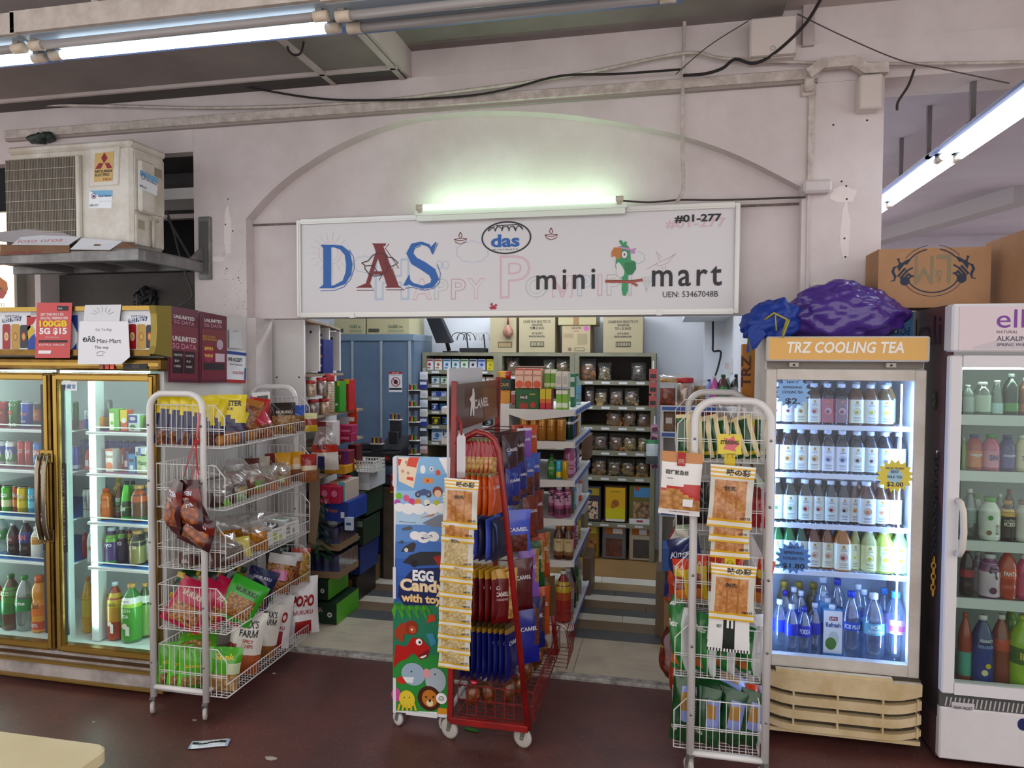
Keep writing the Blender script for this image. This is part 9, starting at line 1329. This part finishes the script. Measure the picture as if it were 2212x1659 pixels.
for k_, (u, c) in enumerate(((1445, '8a6a48'), (1470, 'a8482a'), (1530, 'c0303a'), (1555, 'b8282f'))): bx(u-11, u+11, 892, 934, yr_+.05, .1, c, 'biscuit_box', '%s box on the lower right wall shelf' % ('brown', 'rust', 'red', 'dark red')[k_], 'box', [('r', .2, .8, .4, .7, 'd9cfc8')], GQ, z=zr2+.001)
q = MB(); p = at(1586, 799, 6.0); q.M = frame((.449, 5.3, 1.70), (0, -1, 0)); q.prism([(-.14, -.05), (.14, -.05), (.14, .05), (-.14, .05)], .012, K('e6e6e6', .4)); q.prism([(-.09, -.02), (-.05, -.02), (-.05, .02), (-.09, .02)], .04, K('dcd5d5', .4)); 
for x in (.03, .08): q.disc(x, .01, .006, BLACK, .0125); q.disc(x+.012, -.015, .006, BLACK, .0125)
one('wall_socket', q, 'white double wall socket above the bottles on the right wall', 'socket')
cable('black_cable', ((1540, 688), (1540, 740), (1541, 758), (1557, 760), (1552, 790), (1545, 812)), 5.9, .008, K('1f1f22', .5), 'black cable running down the white wall inside the shop'); cable('thin_wire', ((1592, 690), (1597, 720), (1606, 750)), 5.1, .007, K('cfcfd0', .5), 'white wire hanging under the ceiling duct inside the shop', 'wire')
for nm_, u, v0, n, c, c2, lab, dv in (('battery_strip', 1411, 795, 3, 'b0342c', '2a2426', 'strip of red and black battery packs hanging on the biscuit bay', 29), ('packet_strip', 1414, 915, 5, 'b8809a', '6a3050', 'strip of small pink packets hanging beside the tins', 20)):
    t = thing(nm_, lab, 'hang strip'); p = at(u, v0, 6.0); q = MB(); q.box(p.x-.006, p.x+.006, 6.03, 6.033, at(u, v0+dv*n, 6).z, p.z+.06, K('d9d9d9', .4)); q.build('strip', t)
    for k_ in range(n): q = MB(); z = at(u, v0+dv*(k_+.5), 6).z; q.M = frame((p.x, 6.027, z), (1, 0, .25*(-1)**k_ if n > 3 else 0)); q.prism([(-.032, -.048), (.032, -.048), (.032, .048), (-.032, .048)] if n < 4 else [(-.035, -.03), (.035, -.03), (.025, .03), (-.025, .03)], .012, K(c, .3, 0, .4)); q.rect(-.024, .024, -.03, .005, K(c2, .35), .0125); one('hung_packet', q, '%s packet from the top of the %s' % (ORD[k_], lab.split(' hanging')[0]), 'packet', None, 0, lab.split(' hanging')[0])
bag((at(1408, 1005, 5.95).x, 5.95, at(1408, 1002, 5.95).z), .1, .2, .03, lambda u, v: '2f8a5a' if v > .85 else ('c3d0d0' if v > .3 else '5a5f60'), [], 'pale pouch with green top hanging before the biscuit bags', None, cat='pouch')
for k_, (u0, u1, v0, v1, c, lab) in enumerate(((1432, 1452, 1118, 1168, '4a78b8', 'blue box low on the aisle side behind the right rack'), (1428, 1446, 1190, 1280, '8a6a4c', 'brown carton on the floor behind the right rack'), (1434, 1450, 1290, 1420, 'a08560', 'tan carton standing on the floor by the doorway rack'))): bx(u0, u1, v0, v1, (4.5, 4.45, 4.2)[k_], .2, c, 'cardboard_carton', lab, 'carton', None, None, z=(.62, .013, .013)[k_] if k_ != 0 else .42)
q = MB(); q.box(at(1432, 0, 4.5).x, at(1452, 0, 4.5).x, 4.49, 4.71, .013, .419, K('7a6a58', .6)); one('cardboard_carton', q, 'dull brown carton under the blue box', 'carton')
# ---------------- floor and table ----------------
p = az(453, 1606, .006); t = thing('snack_wrapper', 'white and black snack wrapper lying on the red floor', 'wrapper', (p.x, p.y, .002), radians(20)); q = MB(); w_, h_ = .168, .062
def wz(x, y): return .004+.0015*sin(x*60)*cos(y*70)+.007*max(0, 1-abs(y)/.03)**.5
nx = 14; vs = []; ms = []; fs = []
for j in range(7):
    for i in range(nx+1): x = -w_/2+w_*i/nx; y = -h_/2+h_*j/6; vs.append((x, y+.004*sin(x*40), wz(x, y) if 0 < i < nx else .004))
for j in range(6):
    for i in range(nx): fs.append((j*(nx+1)+i, j*(nx+1)+i+1, (j+1)*(nx+1)+i+1, (j+1)*(nx+1)+i)); ms.append(K('9fb3c4', .4) if i in (0, nx-1) else (K('1d2422', .35, 0, .4) if j in (2, 3) and 0 < i < nx-1 else K('d5dde4', .35, 0, .4)))
b0 = len(vs); vs += [(x, y, z-.0015) for x, y, z in vs]; fs += [tuple(b0+i for i in f[::-1]) for f in fs]; ms += ms; q.add(vs, fs, ms, True); q.build('foil', t)
q = MB(); g, f2 = glyphs('Hotz-Hotz', .03, .3); q.add([(-.045+.09*a, -.006+.013*b+.004*sin((-.045+.09*a)*40), wz(-.045+.09*a, -.006+.013*b)+.003) for a, b in g], f2, K('e9ecee', .4))
for x, y, w2 in ((-.05, .02, .05), (.0, .022, .06), (-.05, -.022, .07), (.03, -.02, .03)): q.add([(x, y, wz(x, y)+.001), (x+w2, y+.002, wz(x+w2, y)+.001), (x+w2, y+.003, wz(x+w2, y)+.001), (x, y+.0012, wz(x, y)+.001)], [(0, 1, 2, 3)], K('4a5258'))
q.build('printed_label', t)
for u, v, s_, c, lab in ((585, 1639, .02, 'a8a296', 'small pale paper scrap on the red floor'), (592, 1455, .007, 'c9c2b4', 'tiny white fleck on the floor below the left rack'), (202, 1560, .006, 'b5a898', 'tiny pale fleck on the floor near the table'), (420, 1556, .009, '9a8a80', 'tiny tan scrap beside the left rack caster'), (1005, 1582, .0, '', '')):
    if not s_: continue
    p = az(u, v); q = MB(); q.M = Matrix.Translation((p.x, p.y, .0005)); q.prism([(s_*cos(a)*(1.4+.3*sin(3*a)), s_*sin(a)*.7) for a in [2*pi*i/9 for i in range(9)]], .002, K(c, .6)); one('paper_scrap', q, lab, 'litter')
zt = .74; c0 = az(240, 1609, zt); c1 = az(-5, 1577, zt); d = (c0-c1); d.normalize(); n_ = V((d.y, -d.x, 0)); t = thing('table', 'cream laminate table with rounded corner in the near corner of the hall', 'table')
def tp(a, b): p = c0-d*a+n_*b; return (p.x, p.y)
r = .035; out = [tp(r+r*cos(a_)*-1, r-r*sin(a_)) for a_ in [pi/2-pi/2*i/6 for i in range(7)]]
out = [tp(r-r*sin(a_), r-r*cos(a_)) for a_ in [pi/2*i/6 for i in range(7)]]+[tp(0, .75), tp(.75, .75), tp(.75, 0)]
CRM = K('dccfab', .35, n2='d5c79f', ns=3); q = MB(); q.M = Matrix.Translation((0, 0, zt-.035)); n2 = len(out); vs = [(x, y, 0) for x, y in out]+[(x, y, .03) for x, y in out]; cx_, cy_ = tp(.375, .375); vs += [(x+(cx_-x)*.012, y+(cy_-y)*.012, .035) for x, y in out]
q.add(vs, [tuple(range(n2))[::-1]]+[(i, (i+1) % n2, n2+(i+1) % n2, n2+i) for i in range(n2)]+[(n2+i, n2+(i+1) % n2, 2*n2+(i+1) % n2, 2*n2+i) for i in range(n2)]+[tuple(range(2*n2, 3*n2))], CRM); q.build('tabletop', t)
q = MB(); x, y = tp(.375, .375); q.tube([(x, y, .02), (x, y, zt-.036)], .035, STEEL, 12); q.box(x-.25, x+.25, y-.25, y+.25, 0, .02, DARKM, .005); q.build('pedestal', t)
